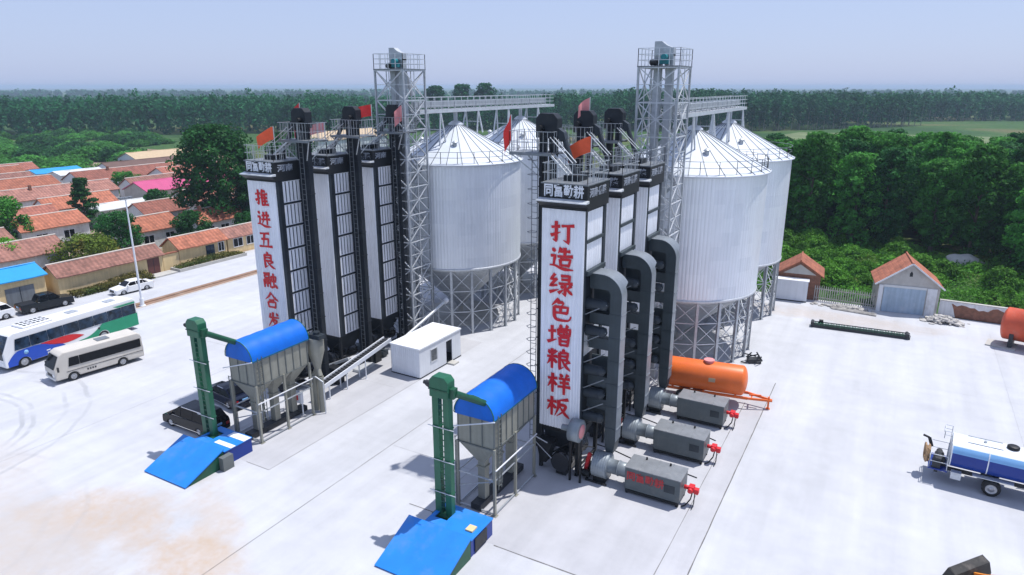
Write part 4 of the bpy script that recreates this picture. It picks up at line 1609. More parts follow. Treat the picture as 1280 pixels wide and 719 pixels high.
def green_elevator(label, loc):
    t = thing('intake_elevator', label, 'elevator', loc, 0, 'green intake elevators')
    for x in (-0.36, 0.34):
        m = MB()
        m.box(x - 0.22, x + 0.18, -0.18, 0.18, 0.9, 8.2)
        for z in (2.3, 4.3, 6.3):
            m.box(x - 0.25, x + 0.21, -0.21, 0.21, z, z + 0.07)
        m.build('leg', 'green_paint', t)
    m = MB()
    for z in (2.33, 4.33, 6.33):
        m.bar((-0.85, -0.26, z + 0.05), (0.85, -0.26, z + 0.05), 0.035)
        m.flush('stay', 'galv_light', t)
    m = MB()
    z = 1.4
    while z < 8.0:
        m.box(-0.13, 0.13, -0.2, -0.17, z, z + 0.05)
        z += 0.35
    m.build('rung', 'green_dark', t)
    m = MB()
    m.prism([(-0.62, -0.34, 8.15), (0.58, -0.34, 8.15), (0.58, -0.34, 9.1), (0.36, -0.34, 9.35), (-0.4, -0.34, 9.35), (-0.62, -0.34, 9.1)], (0, 0.68, 0))
    m.build('head', 'green_paint', t, bevel=0.04, seg=2)
    m = MB()
    m.box(-0.66, 0.62, -0.38, 0.38, 8.58, 8.64)
    m.build('head_seam', 'green_dark', t)
    m = MB()
    m.tube((-0.63, -0.05, 8.75), (-1.0, -0.05, 8.75), 0.16)
    m.tube((-1.0, -0.05, 8.75), (-1.15, -0.05, 8.75), 0.11)
    m.bar((-0.6, -0.05, 8.45), (-1.0, -0.05, 8.6), 0.08)
    m.build('motor', 'chassis', t)
    m = MB()
    m.box(0.585, 0.85, -0.2, 0.2, 8.2, 8.75)
    m.tube((0.75, 0.05, 8.45), (1.35, 2.75, 6.75), 0.19)
    m.build('spout', 'green_dark', t)
    m = MB()
    m.box(-0.7, 0.7, -0.4, 0.4, 0, 0.95)
    m.build('boot', 'green_dark', t)
    return t
green_elevator('green twin leg elevator rising from the blue pit cover with a pale hatch', (-19.55, 27.2, 0))
green_elevator('green twin leg elevator rising from the blue pit cover beside the black van', (-38.95, 26.8, 0))

def pit_cover(label, loc, striped):
    """hinged ramp plus rear deck; local x 0..4.1, y 0..5.3"""
    t = thing('pit_cover', label, 'pit cover', loc, 0, 'blue covers over the intake pits')
    m = MB()
    m.prism([(0, 0.0, 0.02), (0, 3.0, 1.22), (0, 3.0, 1.30), (0, -0.02, 0.10)], (4.1, 0, 0))
    m.build('ramp', 'pit_blue', t)
    m = MB()
    for x in (0.04, 4.0):
        m.prism([(x, 0.35, 0.0), (x, 2.95, 0.0), (x, 2.95, 1.14), (x, 0.35, 0.10)], (0.06, 0, 0))
        m.flush('side_plate', 'green_dark', t)
    m = MB()
    m.box(0.85, 1.10, 3.04, 5.3, 1.0, 1.06)
    m.box(1.93, 4.05, 3.04, 5.3, 1.0, 1.06)
    m.box(1.10, 1.93, 3.04, 3.85, 1.0, 1.06)
    m.box(1.10, 1.93, 4.75, 5.3, 1.0, 1.06)
    m.build('deck', 'pit_blue', t)
    m = MB()
    m.box(0.9, 0.96, 3.05, 5.25, 0, 0.995)
    m.box(3.95, 4.01, 3.05, 5.25, 0, 0.995)
    m.box(0.96, 3.95, 5.19, 5.25, 0, 0.995)
    m.build('deck_wall', 'tank_blue', t)
    m = MB()
    if striped:
        for a, b in ((4.6, 5.2), (3.55, 3.95)):
            m.box(2.4, 4.06, a, b, 1.062, 1.075)
        m.build('white_stripe', 'white_letter', t)
        m = MB()
        m.prism([(4.16, 2.5, 0), (4.16, 3.3, 0), (4.16, 3.3, 0.95), (4.16, 2.5, 0.95)], (0.4, 0, 0))
        m.build('control_box', 'bin_steel_dark', t)
    else:
        m.box(3.3, 3.75, 3.6, 4.1, 1.065, 1.16)
        m.build('hatch', 'cream_wall', t)
        m = MB()
        m.box(4.03, 4.07, 3.4, 4.6, 0.1, 0.9)
        m.build('side_door', 'chassis', t)
    return t
pit_cover('blue sloping pit cover with a pale hatch, below a green elevator and beside a bin', (-20.95, 22.65, 0), False)
pit_cover('blue sloping pit cover with white stripes on its deck, beside the black van', (-39.95, 22.4, 0), True)

# ------------------------------------------------------------------ cabin and the low machinery of the left row
t = thing('site_cabin', 'white flat roofed metal cabin with a barred window, in front of a silo', 'cabin', (-36.25, 43.0, 0), R(-1))
m = MB()
corr_x(m, 0.02, 3.1, 0.0, 0.1, 2.62, 0.22, 0.03, -1)
corr_x(m, 0.02, 3.1, 6.1, 0.1, 2.62, 0.22, 0.03, 1)
corr_y(m, 0.0, 6.1, 0.0, 0.1, 2.62, 0.22, 0.03, -1)
m.box(3.06, 3.12, 0, 1.55, 0.1, 2.62)
m.box(3.06, 3.12, 1.55, 2.5, 0.1, 1.0)
m.box(3.06, 3.12, 1.55, 2.5, 2.1, 2.62)
m.box(3.06, 3.12, 2.5, 3.85, 0.1, 2.62)
m.box(3.06, 3.12, 3.85, 4.75, 2.15, 2.62)
m.box(3.06, 3.12, 4.75, 6.1, 0.1, 2.62)
m.build('wall', 'cabin_white', t)
m = MB()
m.box(-0.02, 3.14, -0.03, 6.13, 0, 0.1)
m.build('base', 'charcoal', t)
m = MB()
m.box(-0.05, 3.19, -0.06, 6.16, 2.62, 2.75)
m.build('roof', 'cabin_roof', t)
m = MB()
m.box(3.02, 3.05, 1.55, 2.5, 1.0, 2.1)
wn = m.build('window', 'glass', t)
m = MB()
for y in (1.52, 2.46):
    m.box(3.122, 3.16, y, y + 0.07, 0.96, 2.16)
for z in (0.94, 2.1):
    m.box(3.122, 3.165, 1.52, 2.53, z, z + 0.07)
for i in range(1, 6):
    m.bar((3.15, 1.55 + i * 0.158, 1.0), (3.15, 1.55 + i * 0.158, 2.1), 0.025)
m.build('window_frame', 'galv_light', wn)
m = MB()
m.box(0.1, 3.0, 3.5, 3.52, 0.12, 2.6)
m.build('inner_wall', 'grey_render', t)
m = MB()
m.prism([(3.06, 3.87, 0.12), (2.35, 4.2, 0.12), (2.35, 4.2, 2.12), (3.06, 3.87, 2.12)], (0.02, 0.04, 0))
m.build('door', 'door_grey', t)
m = MB()
m.box(3.16, 3.9, 3.9, 4.7, 0.0, 0.14)
m.build('door_step', 'grey_render', t)

t = thing('inclined_conveyor', 'white inclined belt conveyor on thin legs, rising towards the white cabin', 'conveyor', (-37.4, 34.9, 0), R(2))
m = MB()
a, b = Vector((0, 0.5, 1.25)), Vector((0, 9.5, 2.35))
for x in (-0.38, 0.38):
    m.bar(a + Vector((x, 0, 0)), b + Vector((x, 0, 0)), 0.09, 0.34)
for i in range(22):
    c = a.lerp(b, i / 21)
    m.bar(c + Vector((-0.36, 0, -0.1)), c + Vector((0.36, 0, -0.1)), 0.05)
m.build('trough', 'cabin_white', t)
m = MB()
m.bar(a + Vector((0, 0, 0.02)), b + Vector((0, 0, 0.02)), 0.62, 0.05)
for i in range(1, 26):
    c = a.lerp(b, i / 26)
    m.bar(c + Vector((-0.28, 0, 0.07)), c + Vector((0.28, 0, 0.07)), 0.12, 0.08)
m.build('belt', 'chassis', t)
for y in (1.4, 3.5, 5.9):
    for x in (-0.36, 0.36):
        k = (y - 0.2) / 9.3
        m = MB()
        m.bar((x, y, 0), (x, y, 1.08 + 1.1 * k), 0.075)
        m.build('leg', 'cabin_white', t)

t = thing('dust_collector', 'grey conical dust collector on pipes, behind the bin by the black cars', 'dust collector', (-36.4, 34.6, 0))
m = MB()
m.lathe([(0.22, 3.4), (0.62, 4.9), (0.62, 5.7), (0.5, 5.95)], 24)
m.build('cone', 'bin_steel', t)
m = MB()
m.box(-0.45, 0.75, -0.35, 0.35, 5.95, 6.25)
m.tube((0.2, 0, 6.2), (0.2, 0, 6.45), 0.25)
m.build('cap', 'charcoal_front', t)
for x in (-0.28, 0.33):
    m = MB()
    m.tube((x, -0.1, 0), (x, -0.1, 2.9), 0.24)
    m.tube((x, -0.1, 2.9), (0, 0, 3.5), 0.2)
    m.build('pipe', 'bin_steel', t)
m = MB()
m.path([(-0.3, -0.35, 2.2), (-0.5, -0.5, 2.7), (0.2, -0.5, 3.0), (0.75, -0.3, 2.6), (0.8, -0.3, 0)], 0.05)
m.build('cable_conduit', 'galv_light', t)

t = thing('control_panel', 'small white control panel with red notice, under the bin by the black cars', 'control panel', (-37.2, 33.2, 0))
m = MB()
m.box(-0.4, 0.4, -0.12, 0.12, 1.0, 1.9)
m.build('cabinet', 'cabin_white', t, bevel=0.02)
m = MB()
m.box(-0.3, 0.1, -0.135, -0.124, 1.25, 1.65)
m.build('notice', 'red_paint', t)
for x in (-0.35, 0.35):
    m = MB()
    m.bar((x, 0, 0), (x, 0, 1.0), 0.07)
    m.build('leg', 'cabin_white', t)

t = thing('pipe_run', 'slanting grey pipe with a white capped end, behind the white cabin', 'pipe', (-38.2, 46.5, 0))
m = MB()
m.tube((0, 0, 1.2), (0.9, 6.3, 3.6), 0.14)
m.build('pipe', 'galv_light', t)
m = MB()
m.tube((0.9, 6.25, 3.58), (0.95, 6.6, 3.72), 0.26)
m.build('end_cap', 'white_letter', t)
for k in (0.25, 0.85):
    m = MB()
    m.bar((0.9 * k, 6.3 * k, 0), (0.9 * k, 6.3 * k, 1.1 + 2.4 * k), 0.09)
    m.build('leg', 'galv', t)

t = thing('ground_machinery', 'low dark conveyor frame lying under the plain dryers, behind the white conveyor', 'machinery', (-41.7, 40.2, 0))
m = MB()
m.box(-1.2, 2.6, -0.35, 0.35, 0.15, 0.6)
m.flush('trough', 'charcoal_front', t)
m.box(-1.2, 2.8, 4.9, 5.6, 0.15, 0.6)
m.build('trough', 'charcoal_front', t)
m = MB()
for y in (-0.2, 5.1):
    m.bar((0.6, y, 0.6), (3.0, y + 0.4, 1.7), 0.22)
    m.flush('feed_arm', 'galv_light', t)
m.box(2.4, 3.2, 1.2, 3.2, 0.0, 0.25)
m.build('base_slab', 'galv_light', t)
m = MB()
m.box(2.1, 3.3, -1.6, -0.8, 0, 1.4)
m.flush('fan_box', 'black', t)
m.box(2.2, 3.0, 3.6, 4.4, 0, 1.2)
m.build('fan_box', 'black', t)

# ------------------------------------------------------------------ tanks, bundles, ground conveyor
def wheel(parent, x, y, z, r, wd, side):
    m = MB()
    s = side
    m.lathe([(r * 0.62, -wd / 2), (r * 0.94, -wd / 2), (r, -wd * 0.35), (r, wd * 0.35), (r * 0.94, wd / 2), (r * 0.62, wd / 2)], 24, (x, y, z), 'y', cap=False)
    w_ = m.build('wheel', 'tyre', parent)
    m = MB()
    yo = y + s * wd * 0.40
    pr = [(0.001, s * 0.035), (r * 0.22, s * 0.035), (r * 0.25, 0.0), (r * 0.5, -s * 0.02), (r * 0.63, s * 0.02)]
    m.lathe([(a, b) for a, b in pr], 20, (x, yo, z), 'y', cap=False)
    m.build('rim', 'rim', w_)
    return w_

t = thing('tank_trailer', 'glossy orange tank trailer with orange drawbar, parked before the big silo', 'tank trailer', (-11.1, 51.0, 0), R(8))
m = MB()
pr = []
for i in range(9):
    a = math.pi / 2 * i / 8
    pr.append((1.18 * math.sin(a) if i else 0.001, -2.75 - 0.45 * math.cos(a)))
for i in range(9):
    a = math.pi / 2 * (1 - i / 8)
    pr.append((1.18 * math.sin(a) if i < 8 else 0.001, 2.75 + 0.45 * math.cos(a)))
m.lathe(pr, 40, (0, 0, 2.05), 'x')
m.build('tank', 'orange_tank', t)
m = MB()
m.tube((0.2, 0, 3.2), (0.2, 0, 3.34), 0.36)
m.tube((0.2, 0, 3.34), (0.2, 0, 3.42), 0.42)
m.build('manhole', 'flag_pink', t)
m = MB()
m.prism([(0.35, -1.165, 2.05), (0.85, -1.165, 2.05), (0.85, -1.13, 2.35), (0.35, -1.13, 2.35)], (0, -0.03, 0))
m.build('plate', 'tan_roof', t)
m = MB()
for y in (-0.55, 0.55):
    m.bar((-2.9, y, 0.85), (3.3, y, 0.85), 0.12, 0.2)
    m.bar((3.3, y, 0.85), (5.1, 0.05 * (1 if y > 0 else -1), 0.72), 0.12, 0.16)
for x in (-2.4, 0, 2.4):
    m.bar((x, -0.8, 0.98), (x, 0.8, 0.98), 0.16, 0.2)
m.bar((3.6, -0.5, 0.82), (3.6, 0.5, 0.82), 0.1)
m.bar((3.4, 0.0, 0.95), (4.3, 0.0, 1.0), 0.12)
m.build('drawbar', 'orange_tank', t)
m = MB()
m.bar((4.85, 0, 0), (4.85, 0, 1.0), 0.14)
m.box(4.7, 5.0, -0.15, 0.15, 0, 0.05)
m.build('stand', 'orange_tank', t)
for x in (-1.6, -0.5):
    for s in (-1, 1):
        wheel(t, x, s * 0.95, 0.48, 0.48, 0.28, s)

t = thing('storage_tank', 'weathered red orange cylinder tank on a dark cradle, in front of the brick wall', 'storage tank', (10.7, 77.6, 0), R(-12))
m = MB()
pr = []
for i in range(9):
    a = math.pi / 2 * i / 8
    pr.append((1.55 * math.sin(a) if i else 0.001, 0.42 - 0.42 * math.cos(a)))
pr += [(1.55, 2.2), (1.565, 2.2), (1.565, 2.28), (1.55, 2.28), (1.55, 6.5), (0.001, 6.9)]
m.lathe(pr, 40, (0, 0, 2.15), 'x')
m.build('tank', 'old_tank', t)
m = MB()
for x in (0.9, 5.2):
    m.prism([(x, -1.3, 0), (x, 1.3, 0), (x, 1.45, 1.9), (x, 0.9, 0.95), (x, 0, 0.62), (x, -0.9, 0.95), (x, -1.45, 1.9)], (0.35, 0, 0))
    m.flush('cradle', 'chassis', t)
m = MB()
m.box(-0.8, 1.6, -1.6, 0.4, 0.0, 0.12)
m.build('plinth', 'grey_render', t)
m = MB()
m.tube((3.5, 0, 3.68), (3.5, 0, 3.85), 0.35)
m.build('manhole', 'old_tank', t)

t = thing('ground_conveyor', 'long dark greenish conveyor section lying flat on the open yard', 'conveyor', (-5.7, 73.6, 0), R(4))
m = MB()
for y in (0, 0.75):
    m.bar((0, y, 0.14), (9.0, y, 0.14), 0.08, 0.26)
    m.bar((0, y, 0.42), (9.0, y, 0.42), 0.06, 0.08)
    for i in range(19):
        m.bar((i * 0.5, y, 0.26), (i * 0.5, y, 0.40), 0.04)
m.build('frame', 'chassis', t)
m = MB()
for i in range(36):
    m.bar((0.12 + i * 0.25, 0.04, 0.36), (0.12 + i * 0.25, 0.71, 0.36), 0.09, 0.06)
m.box(0.05, 8.95, 0.05, 0.7, 0.26, 0.30)
m.build('roller', 'green_dark', t)
for x in (0.1, 8.75):
    m = MB()
    m.tube((x, -0.12, 0.4), (x, 0.87, 0.4), 0.17)
    m.build('end_drum', 'chassis', t)
m = MB()
m.tube((0.7, 0.9, 0.5), (1.1, 0.9, 0.5), 0.15)
m.box(0.65, 1.15, 0.85, 1.2, 0.1, 0.36)
m.build('motor', 'black', t)

t = thing('steel_bundle', 'heap of black steel offcuts on the ground beside the big silo legs', 'scrap', (-9.0, 60.8, 0), R(30))
m = MB()
for i in range(9):
    a = Vector((rnd.uniform(-0.9, 0.9), rnd.uniform(-0.8, 0.8), rnd.uniform(0.05, 0.5)))
    b = a + Vector((rnd.uniform(-1.2, 1.2), rnd.uniform(-1, 1), rnd.uniform(0, 0.7)))
    m.bar(a, b, 0.09)
m.box(-0.6, 0.5, -0.35, 0.35, 0, 0.4)
m.build('offcuts', 'chassis', t)

def stones(name, label, cx, cy, n, sx, sy, hh, mat='stone'):
    m = MB()
    for i in range(n):
        u, v = rnd.gauss(0, 0.42), rnd.gauss(0, 0.42)
        z = max(0, hh * (1 - (u * u + v * v) * 1.2))
        c = Vector((u * sx, v * sy, z * rnd.uniform(0.5, 1)))
        r = rnd.uniform(0.12, 0.3)
        sc = (rnd.uniform(0.7, 1.5), rnd.uniform(0.7, 1.4), rnd.uniform(0.5, 0.9))
        bm = bmesh.new()
        bmesh.ops.create_icosphere(bm, subdivisions=1, radius=r)
        vs = []
        for p in bm.verts:
            k = rnd.uniform(0.75, 1.2)
            vs.append((c.x + p.co.x * sc[0] * k, c.y + p.co.y * sc[1] * k, max(0, c.z + p.co.z * sc[2] * k)))
        fs = [tuple(q.index for q in f.verts) for f in bm.faces]
        bm.free()
        m.add(vs, fs)
    o = m.build(name, mat, None, (cx, cy, 0))
    return tag(o, label, 'rubble', None, 'stuff')
stones('rubble_heap', 'heap of pale broken stones at the corner of the garage', 6.4, 81.9, 150, 2.1, 1.1, 0.75)
stones('rubble_strip', 'scattered pale rubble along the foot of the picket fence', -3.0, 82.2, 90, 3.2, 0.7, 0.25)
m = MB()
for i in range(7):
    a = Vector((-4.6 + rnd.uniform(-0.3, 0.3), 81.1 + i * 0.12, 0.06 + 0.03 * i % 0.09))
    m.bar(a, a + Vector((4.4 + rnd.uniform(-0.6, 0.6), -0.5, 0.02)), 0.12, 0.08)
tag(m.build('timber_poles', 'stone'), 'pale loose poles lying before the picket fence rubble', 'poles')

# ------------------------------------------------------------------ garage, hut, fence, wall
def gable(name, label, cat, loc, rz, W, D, ze, zr, wall, roof, over=0.35, group=None, extra=None, oy=0.25):
    """ridge along local y; front gable at y=0; x 0..W"""
    t = thing(name, label, cat, loc, rz, group)
    m = MB()
    m.prism([(0, 0, 0), (W, 0, 0), (W, 0, ze), (W / 2, 0, zr), (0, 0, ze)], (0, D, 0))
    m.build('wall', wall, t)
    sl = (zr - ze) / (W / 2)
    m = MB()
    for s in (-1, 1):
        xe = W / 2 + s * (W / 2 + over)
        zz = ze - sl * over
        q = [(W / 2, -oy, zr + 0.06), (xe, -oy, zz + 0.06), (xe, -oy, zz + 0.18), (W / 2, -oy, zr + 0.2)]
        m.prism(q, (0, D + 2 * oy, 0))
    m.build('roof', roof, t)
    m = MB()
    m.tube((W / 2, -oy - 0.02, zr + 0.2), (W / 2, D + oy + 0.02, zr + 0.2), 0.1)
    m.build('ridge_cap', roof, t)
    return t

t = gable('garage', 'small gabled garage with blue grey door and orange tiled roof, by the brick wall', 'garage', (-0.15, 83.0, 0), R(7), 5.9, 5.2, 3.25, 5.5, 'grey_render', 'tile_orange', 0.4)
m = MB()
m.box(0.55, 4.6, -0.08, -0.01, 0.02, 2.85)
d_ = m.build('door', 'door_blue_grey', t)
m = MB()
m.box(0.5, 4.65, -0.11, -0.003, 2.85, 3.1)
m.build('door_lintel', 'white_roof', t)
m = MB()
for x in (0.05, 4.72):
    m.box(x, x + 0.42 + (0.5 if x > 1 else 0), -0.1, -0.003, 0, 3.05)
    m.flush('door_pier', 'white_wall', t)
m = MB()
m.prism([(2.8, -0.03, 4.2), (3.1, -0.03, 4.2), (3.1, -0.03, 4.55), (2.95, -0.03, 4.8), (2.8, -0.03, 4.55)], (0, 0.04, 0))
m.build('gable_vent', 'black', t)
m = MB()
for s in (0, 1):
    a = Vector((-0.4 if s == 0 else 6.3, -0.29, 3.08))
    m.bar(a, Vector((2.95, -0.29, 5.66)), 0.08, 0.16)
m.build('verge_board', 'white_wall', t)

t = gable('brick_hut', 'small brick hut with orange tiled roof at the end of the picket fence', 'hut', (-10.7, 83.4, 0), R(5), 4.6, 4.2, 2.9, 4.4, 'brick', 'tile_orange', 0.35)
m = MB()
m.prism([(0.5, -0.02, 2.95), (4.1, -0.02, 2.95), (2.3, -0.02, 4.1)], (0, 0.03, 0))
m.build('gable_panel', 'grey_render', t)
t = thing('lean_to', 'plain white walled lean-to in front of the small brick hut', 'lean-to', (-10.8, 81.9, 0), R(5))
m = MB()
m.box(0, 3.6, 0, 1.25, 0, 2.45)
m.build('wall', 'cabin_white', t)
m = MB()
m.box(-0.08, 3.68, -0.06, 1.3, 2.45, 2.53)
m.build('roof', 'cabin_roof', t)
m = MB()
m.box(0.0, 3.6, -0.012, -0.002, 0, 0.12)
m.build('base', 'charcoal', t)

t = thing('picket_fence', 'pale concrete picket fence running from brick hut to garage', 'fence', (-6.6, 83.6, 0), R(-2))
m = MB()
x = 0.0
while x < 6.5:
    m.prism([(x, 0, 0), (x + 0.09, 0, 0), (x + 0.09, 0, 1.75), (x + 0.045, 0, 1.9), (x, 0, 1.75)], (0, 0.06, 0))
    x += 0.235
m.build('pickets', 'stone', t)
m = MB()
for z in (0.4, 1.45):
    m.bar((0, 0.1, z), (6.5, 0.1, z), 0.06, 0.1)
m.build('rail', 'stone', t)

t = thing('boundary_wall', 'old brick boundary wall with peeling white render, right of the garage', 'wall', (5.9, 84.5, 0), R(-1.5))
m = MB()
m.box(0, 46, 0, 0.3, 0, 1.7)
m.build('brickwork', 'brick', t)
m = MB()
x = 0.0
pts = []
while x <= 46:
    pts.append((x, 1.28 + 0.14 * math.sin(x * 1.3) + 0.2 * rnd.uniform(-1, 1)))
    x += 0.4
m.prism([(x, -0.025, z) for x, z in pts] + [(46, -0.025, 1.7), (0, -0.025, 1.7)], (0, 0.022, 0))
m.prism([(-0.02, -0.03, 0), (1.6, -0.03, 0), (1.3, -0.03, 1.0), (1.0, -0.03, 1.7), (-0.02, -0.03, 1.7)], (0, 0.026, 0))
m.build('render_coat', 'white_wall', t)
m = MB()
m.box(-0.03, 46.03, -0.06, 0.36, 1.7, 1.78)
m.build('coping', 'grey_render', t)

# ------------------------------------------------------------------ vehicles
def arch_outline(top, x0, x1, zb, wheels, r):
    """closed side outline: 'top' runs from front (x1) to rear (x0) over the roof; underside gets wheel arches"""
    out = list(top)
    out.append((x0, zb))
    for wx in sorted(wheels):
        n = 9
        if wx - r > x0:
            out.append((wx - r, zb))
        for i in range(1, n):
            a = math.pi - math.pi * i / n
            out.append((wx + r * math.cos(a), zb + r * math.sin(a) * 0.98))
        out.append((wx + r, zb))
    out.append((x1, zb))
    return out

def loft_side(m, outline, hw_fn, smooth=False):
    n = len(outline)
    vs = [(x, -hw_fn(z), z) for x, z in outline] + [(x, hw_fn(z), z) for x, z in outline]
    m.add(vs, [(i, (i + 1) % n, n + (i + 1) % n, n + i) for i in range(n)], smooth)
    m.add(vs, [tuple(range(n - 1, -1, -1)), tuple(range(n, 2 * n))])

def car(name, label, cat, loc, rz, paint, L, Wd, body_top, wheels, rw, green, pillars, bed=None, rails=False):
    """body_top: (x,z) from front low to rear low. green: (xa,zb,xb,zr,xc,zr2,xd,zb2) glasshouse outline; pillars: window splits along x at mid height"""
    t = thing(name, label, cat, loc, rz)
    zb = rw * 0.62
    x1, x0 = L / 2, -L / 2
    hb = Wd / 2
    m = MB()
    ol = arch_outline(body_top, x0 + 0.05, x1 - 0.05, zb, wheels, rw * 1.16)
    loft_side(m, ol, lambda z: hb)
    m.build('body', paint, t, bevel=0.055, seg=2)
    # inner block so that arches are dark
    m = MB()
    m.box(x0 + 0.3, x1 - 0.3, -hb + 0.22, hb - 0.22, zb - 0.04, min(z for x, z in body_top[1:-1]) - 0.12)
    m.build('underbody', 'black', t)
    xa, za, xb, zr, xc, zr2, xd, zd = green
    zlow = min(za, zd)
    ztop = max(zr, zr2)
    hw = lambda z: hb - 0.06 - 0.20 * max(0, (z - zlow)) / (ztop - zlow)
    m = MB()
    mid = ((xb + xc) / 2, ztop + 0.035)
    loft_side(m, [(xa, za - 0.05), (xb, zr), mid, (xc, zr2), (xd, zd - 0.05)], hw)
    m.build('cabin', paint, t, bevel=0.05, seg=2)
    # glass: windscreen, rear, sides
    def slab(p4, off, nm):
        p4 = [Vector(p) for p in p4]
        n = (p4[1] - p4[0]).cross(p4[2] - p4[0]).normalized()
        c = sum(p4, Vector()) / 4
        if n.dot(c - Vector((0, 0, zlow - 0.3))) < 0:
            n = -n
        mm = MB()
        mm.prism([p + n * 0.004 for p in p4], n * 0.012)
        return mm.build(nm, 'glass', t)
    def fr(a, b, k):
        return (a[0] + (b[0] - a[0]) * k, a[1] + (b[1] - a[1]) * k)
    A, B = fr((xa, za), (xb, zr), 0.10), fr((xa, za), (xb, zr), 0.93)
    slab([(A[0], -hw(A[1]) + 0.09, A[1]), (A[0], hw(A[1]) - 0.09, A[1]), (B[0], hw(B[1]) - 0.09, B[1]), (B[0], -hw(B[1]) + 0.09, B[1])], 0.01, 'windscreen')
    A, B = fr((xd, zd), (xc, zr2), 0.2), fr((xd, zd), (xc, zr2), 0.92)
    slab([(A[0], -hw(A[1]) + 0.1, A[1]), (A[0], hw(A[1]) - 0.1, A[1]), (B[0], hw(B[1]) - 0.1, B[1]), (B[0], -hw(B[1]) + 0.1, B[1])], 0.01, 'rear_window')
    zl, zh = zlow + 0.05, ztop - 0.09
    def xf(z):
        return xa + (xb - xa) * (z - za) / (zr - za) - 0.10
    def xr(z):
        return xd + (xc - xd) * (z - zd) / (zr2 - zd) + 0.10
    cuts = [None] + list(pillars) + [None]
    for s in (-1, 1):
        for i in range(len(cuts) - 1):
            f0 = xf(zl) if cuts[i] is None else cuts[i] - 0.04
            f1 = xf(zh) if cuts[i] is None else cuts[i] - 0.04
            r0 = xr(zl) if cuts[i + 1] is None else cuts[i + 1] + 0.04
            r1 = xr(zh) if cuts[i + 1] is None else cuts[i + 1] + 0.04
            slab([(f0, s * hw(zl), zl), (f1, s * hw(zh), zh), (r1, s * hw(zh), zh), (r0, s * hw(zl), zl)], 0.01, 'side_window')
    for wx in wheels:
        for s in (-1, 1):
            wheel(t, wx, s * (hb - 0.13), rw, rw, 0.22, s)
    fz = body_top[1][1]
    for s in (-1, 1):
        m = MB()
        m.box(x1 - 0.16, x1 + 0.012, *sorted((s * (hb - 0.12), s * (hb - 0.5))), fz - 0.26, fz - 0.1)
        m.build('headlight', 'lamp_clear', t)
        m = MB()
        rz_ = body_top[-2][1]
        m.box(x0 - 0.012, x0 + 0.1, *sorted((s * (hb - 0.1), s * (hb - 0.36))), rz_ - 0.32, rz_ - 0.1)
        m.build('tail_light', 'lamp_red', t)
        m = MB()
        m.box(xa - 0.4, xa - 0.22, *sorted((s * (hb - 0.02), s * (hb + 0.18))), zlow + 0.02, zlow + 0.17)
        m.build('mirror', paint, t, bevel=0.03)
        if rails:
            m = MB()
            m.bar((x1 - 0.9, s * (hb + 0.008), zb + 0.1), (x0 + 0.7, s * (hb + 0.008), zb + 0.1), 0.03, 0.05)
            m.bar((xb - 0.3, s * (hb - 0.235), ztop + 0.03), (xc + 0.3, s * (hb - 0.235), ztop + 0.03), 0.035)
            m.bar((xf(zl), s * (hb - 0.05), zl - 0.03), (xr(zl), s * (hb - 0.05), zl - 0.03), 0.02, 0.03)
            m.build('trim', 'chrome', t)
    m = MB()
    m.box(x1 - 0.05, x1 + 0.015, -0.5, 0.5, 0.38, 0.6)
    m.build('grille', 'black', t)
    m = MB()
    m.box(x0 - 0.02, x0 + 0.03, -0.24, 0.24, 0.75, 0.9)
    m.build('number_plate', 'tank_lightblue', t)
    if bed:
        m = MB()
        m.box(bed[0], bed[1], -hb + 0.12, hb - 0.12, bed[2], bed[2] + 0.02)
        m.build('load_bed', 'black', t)
    return t

car('people_carrier', 'black people carrier with chrome trim, parked behind the green elevator', 'van', (-42.4, 28.1, 0), R(180), 'car_black', 5.2, 1.88,
    [(2.55, 0.55), (2.5, 0.80), (1.55, 1.02), (-2.45, 1.10), (-2.58, 0.9), (-2.6, 0.5)], (1.62, -1.5), 0.35,
    (1.75, 1.02, 0.75, 1.72, -2.1, 1.74, -2.55, 1.08), (0.45, -0.85), rails=True)
car('saloon_car', 'dark navy saloon car in the shade behind the blue topped bin', 'car', (-44.0, 32.2, 0), R(172), 'car_navy', 4.95, 1.86,
    [(2.42, 0.5), (2.4, 0.72), (1.15, 0.92), (-1.6, 0.98), (-2.4, 0.95), (-2.46, 0.5)], (1.5, -1.42), 0.34,
    (1.2, 0.92, 0.45, 1.42, -0.95, 1.43, -1.85, 0.98), (-0.2,), rails=True)
car('white_saloon', 'white saloon car parked beside weeds along the village wall', 'car', (-79.6, 46.9, 0), R(-95), 'car_white', 4.7, 1.78,
    [(2.3, 0.5), (2.28, 0.70), (1.05, 0.90), (-1.55, 0.97), (-2.28, 0.95), (-2.33, 0.5)], (1.42, -1.38), 0.32,
    (1.15, 0.90, 0.4, 1.40, -0.95, 1.41, -1.75, 0.97), (-0.2, -1.05))
car('pickup_truck', 'dark grey double cab pickup parked behind the bus', 'pickup', (-81.6, 38.0, 0), R(84), 'car_grey', 5.4, 1.92,
    [(2.62, 0.6), (2.6, 0.95), (1.45, 1.08), (-2.6, 1.06), (-2.68, 0.95), (-2.68, 0.6)], (1.65, -1.6), 0.39,
    (1.5, 1.06, 0.75, 1.76, -0.65, 1.76, -1.0, 1.06), (0.1,), bed=(-2.55, -1.1, 1.075))
car('white_suv', 'white SUV at the edge of the yard, half hidden behind the bus', 'car', (-82.2, 32.5, 0), R(-92), 'car_white', 4.6, 1.86,
    [(2.25, 0.6), (2.22, 0.95), (1.2, 1.05), (-2.2, 1.08), (-2.28, 0.9), (-2.28, 0.6)], (1.4, -1.38), 0.37,
    (1.35, 1.04, 0.6, 1.68, -1.7, 1.66, -2.2, 1.08), (0.1, -0.95))

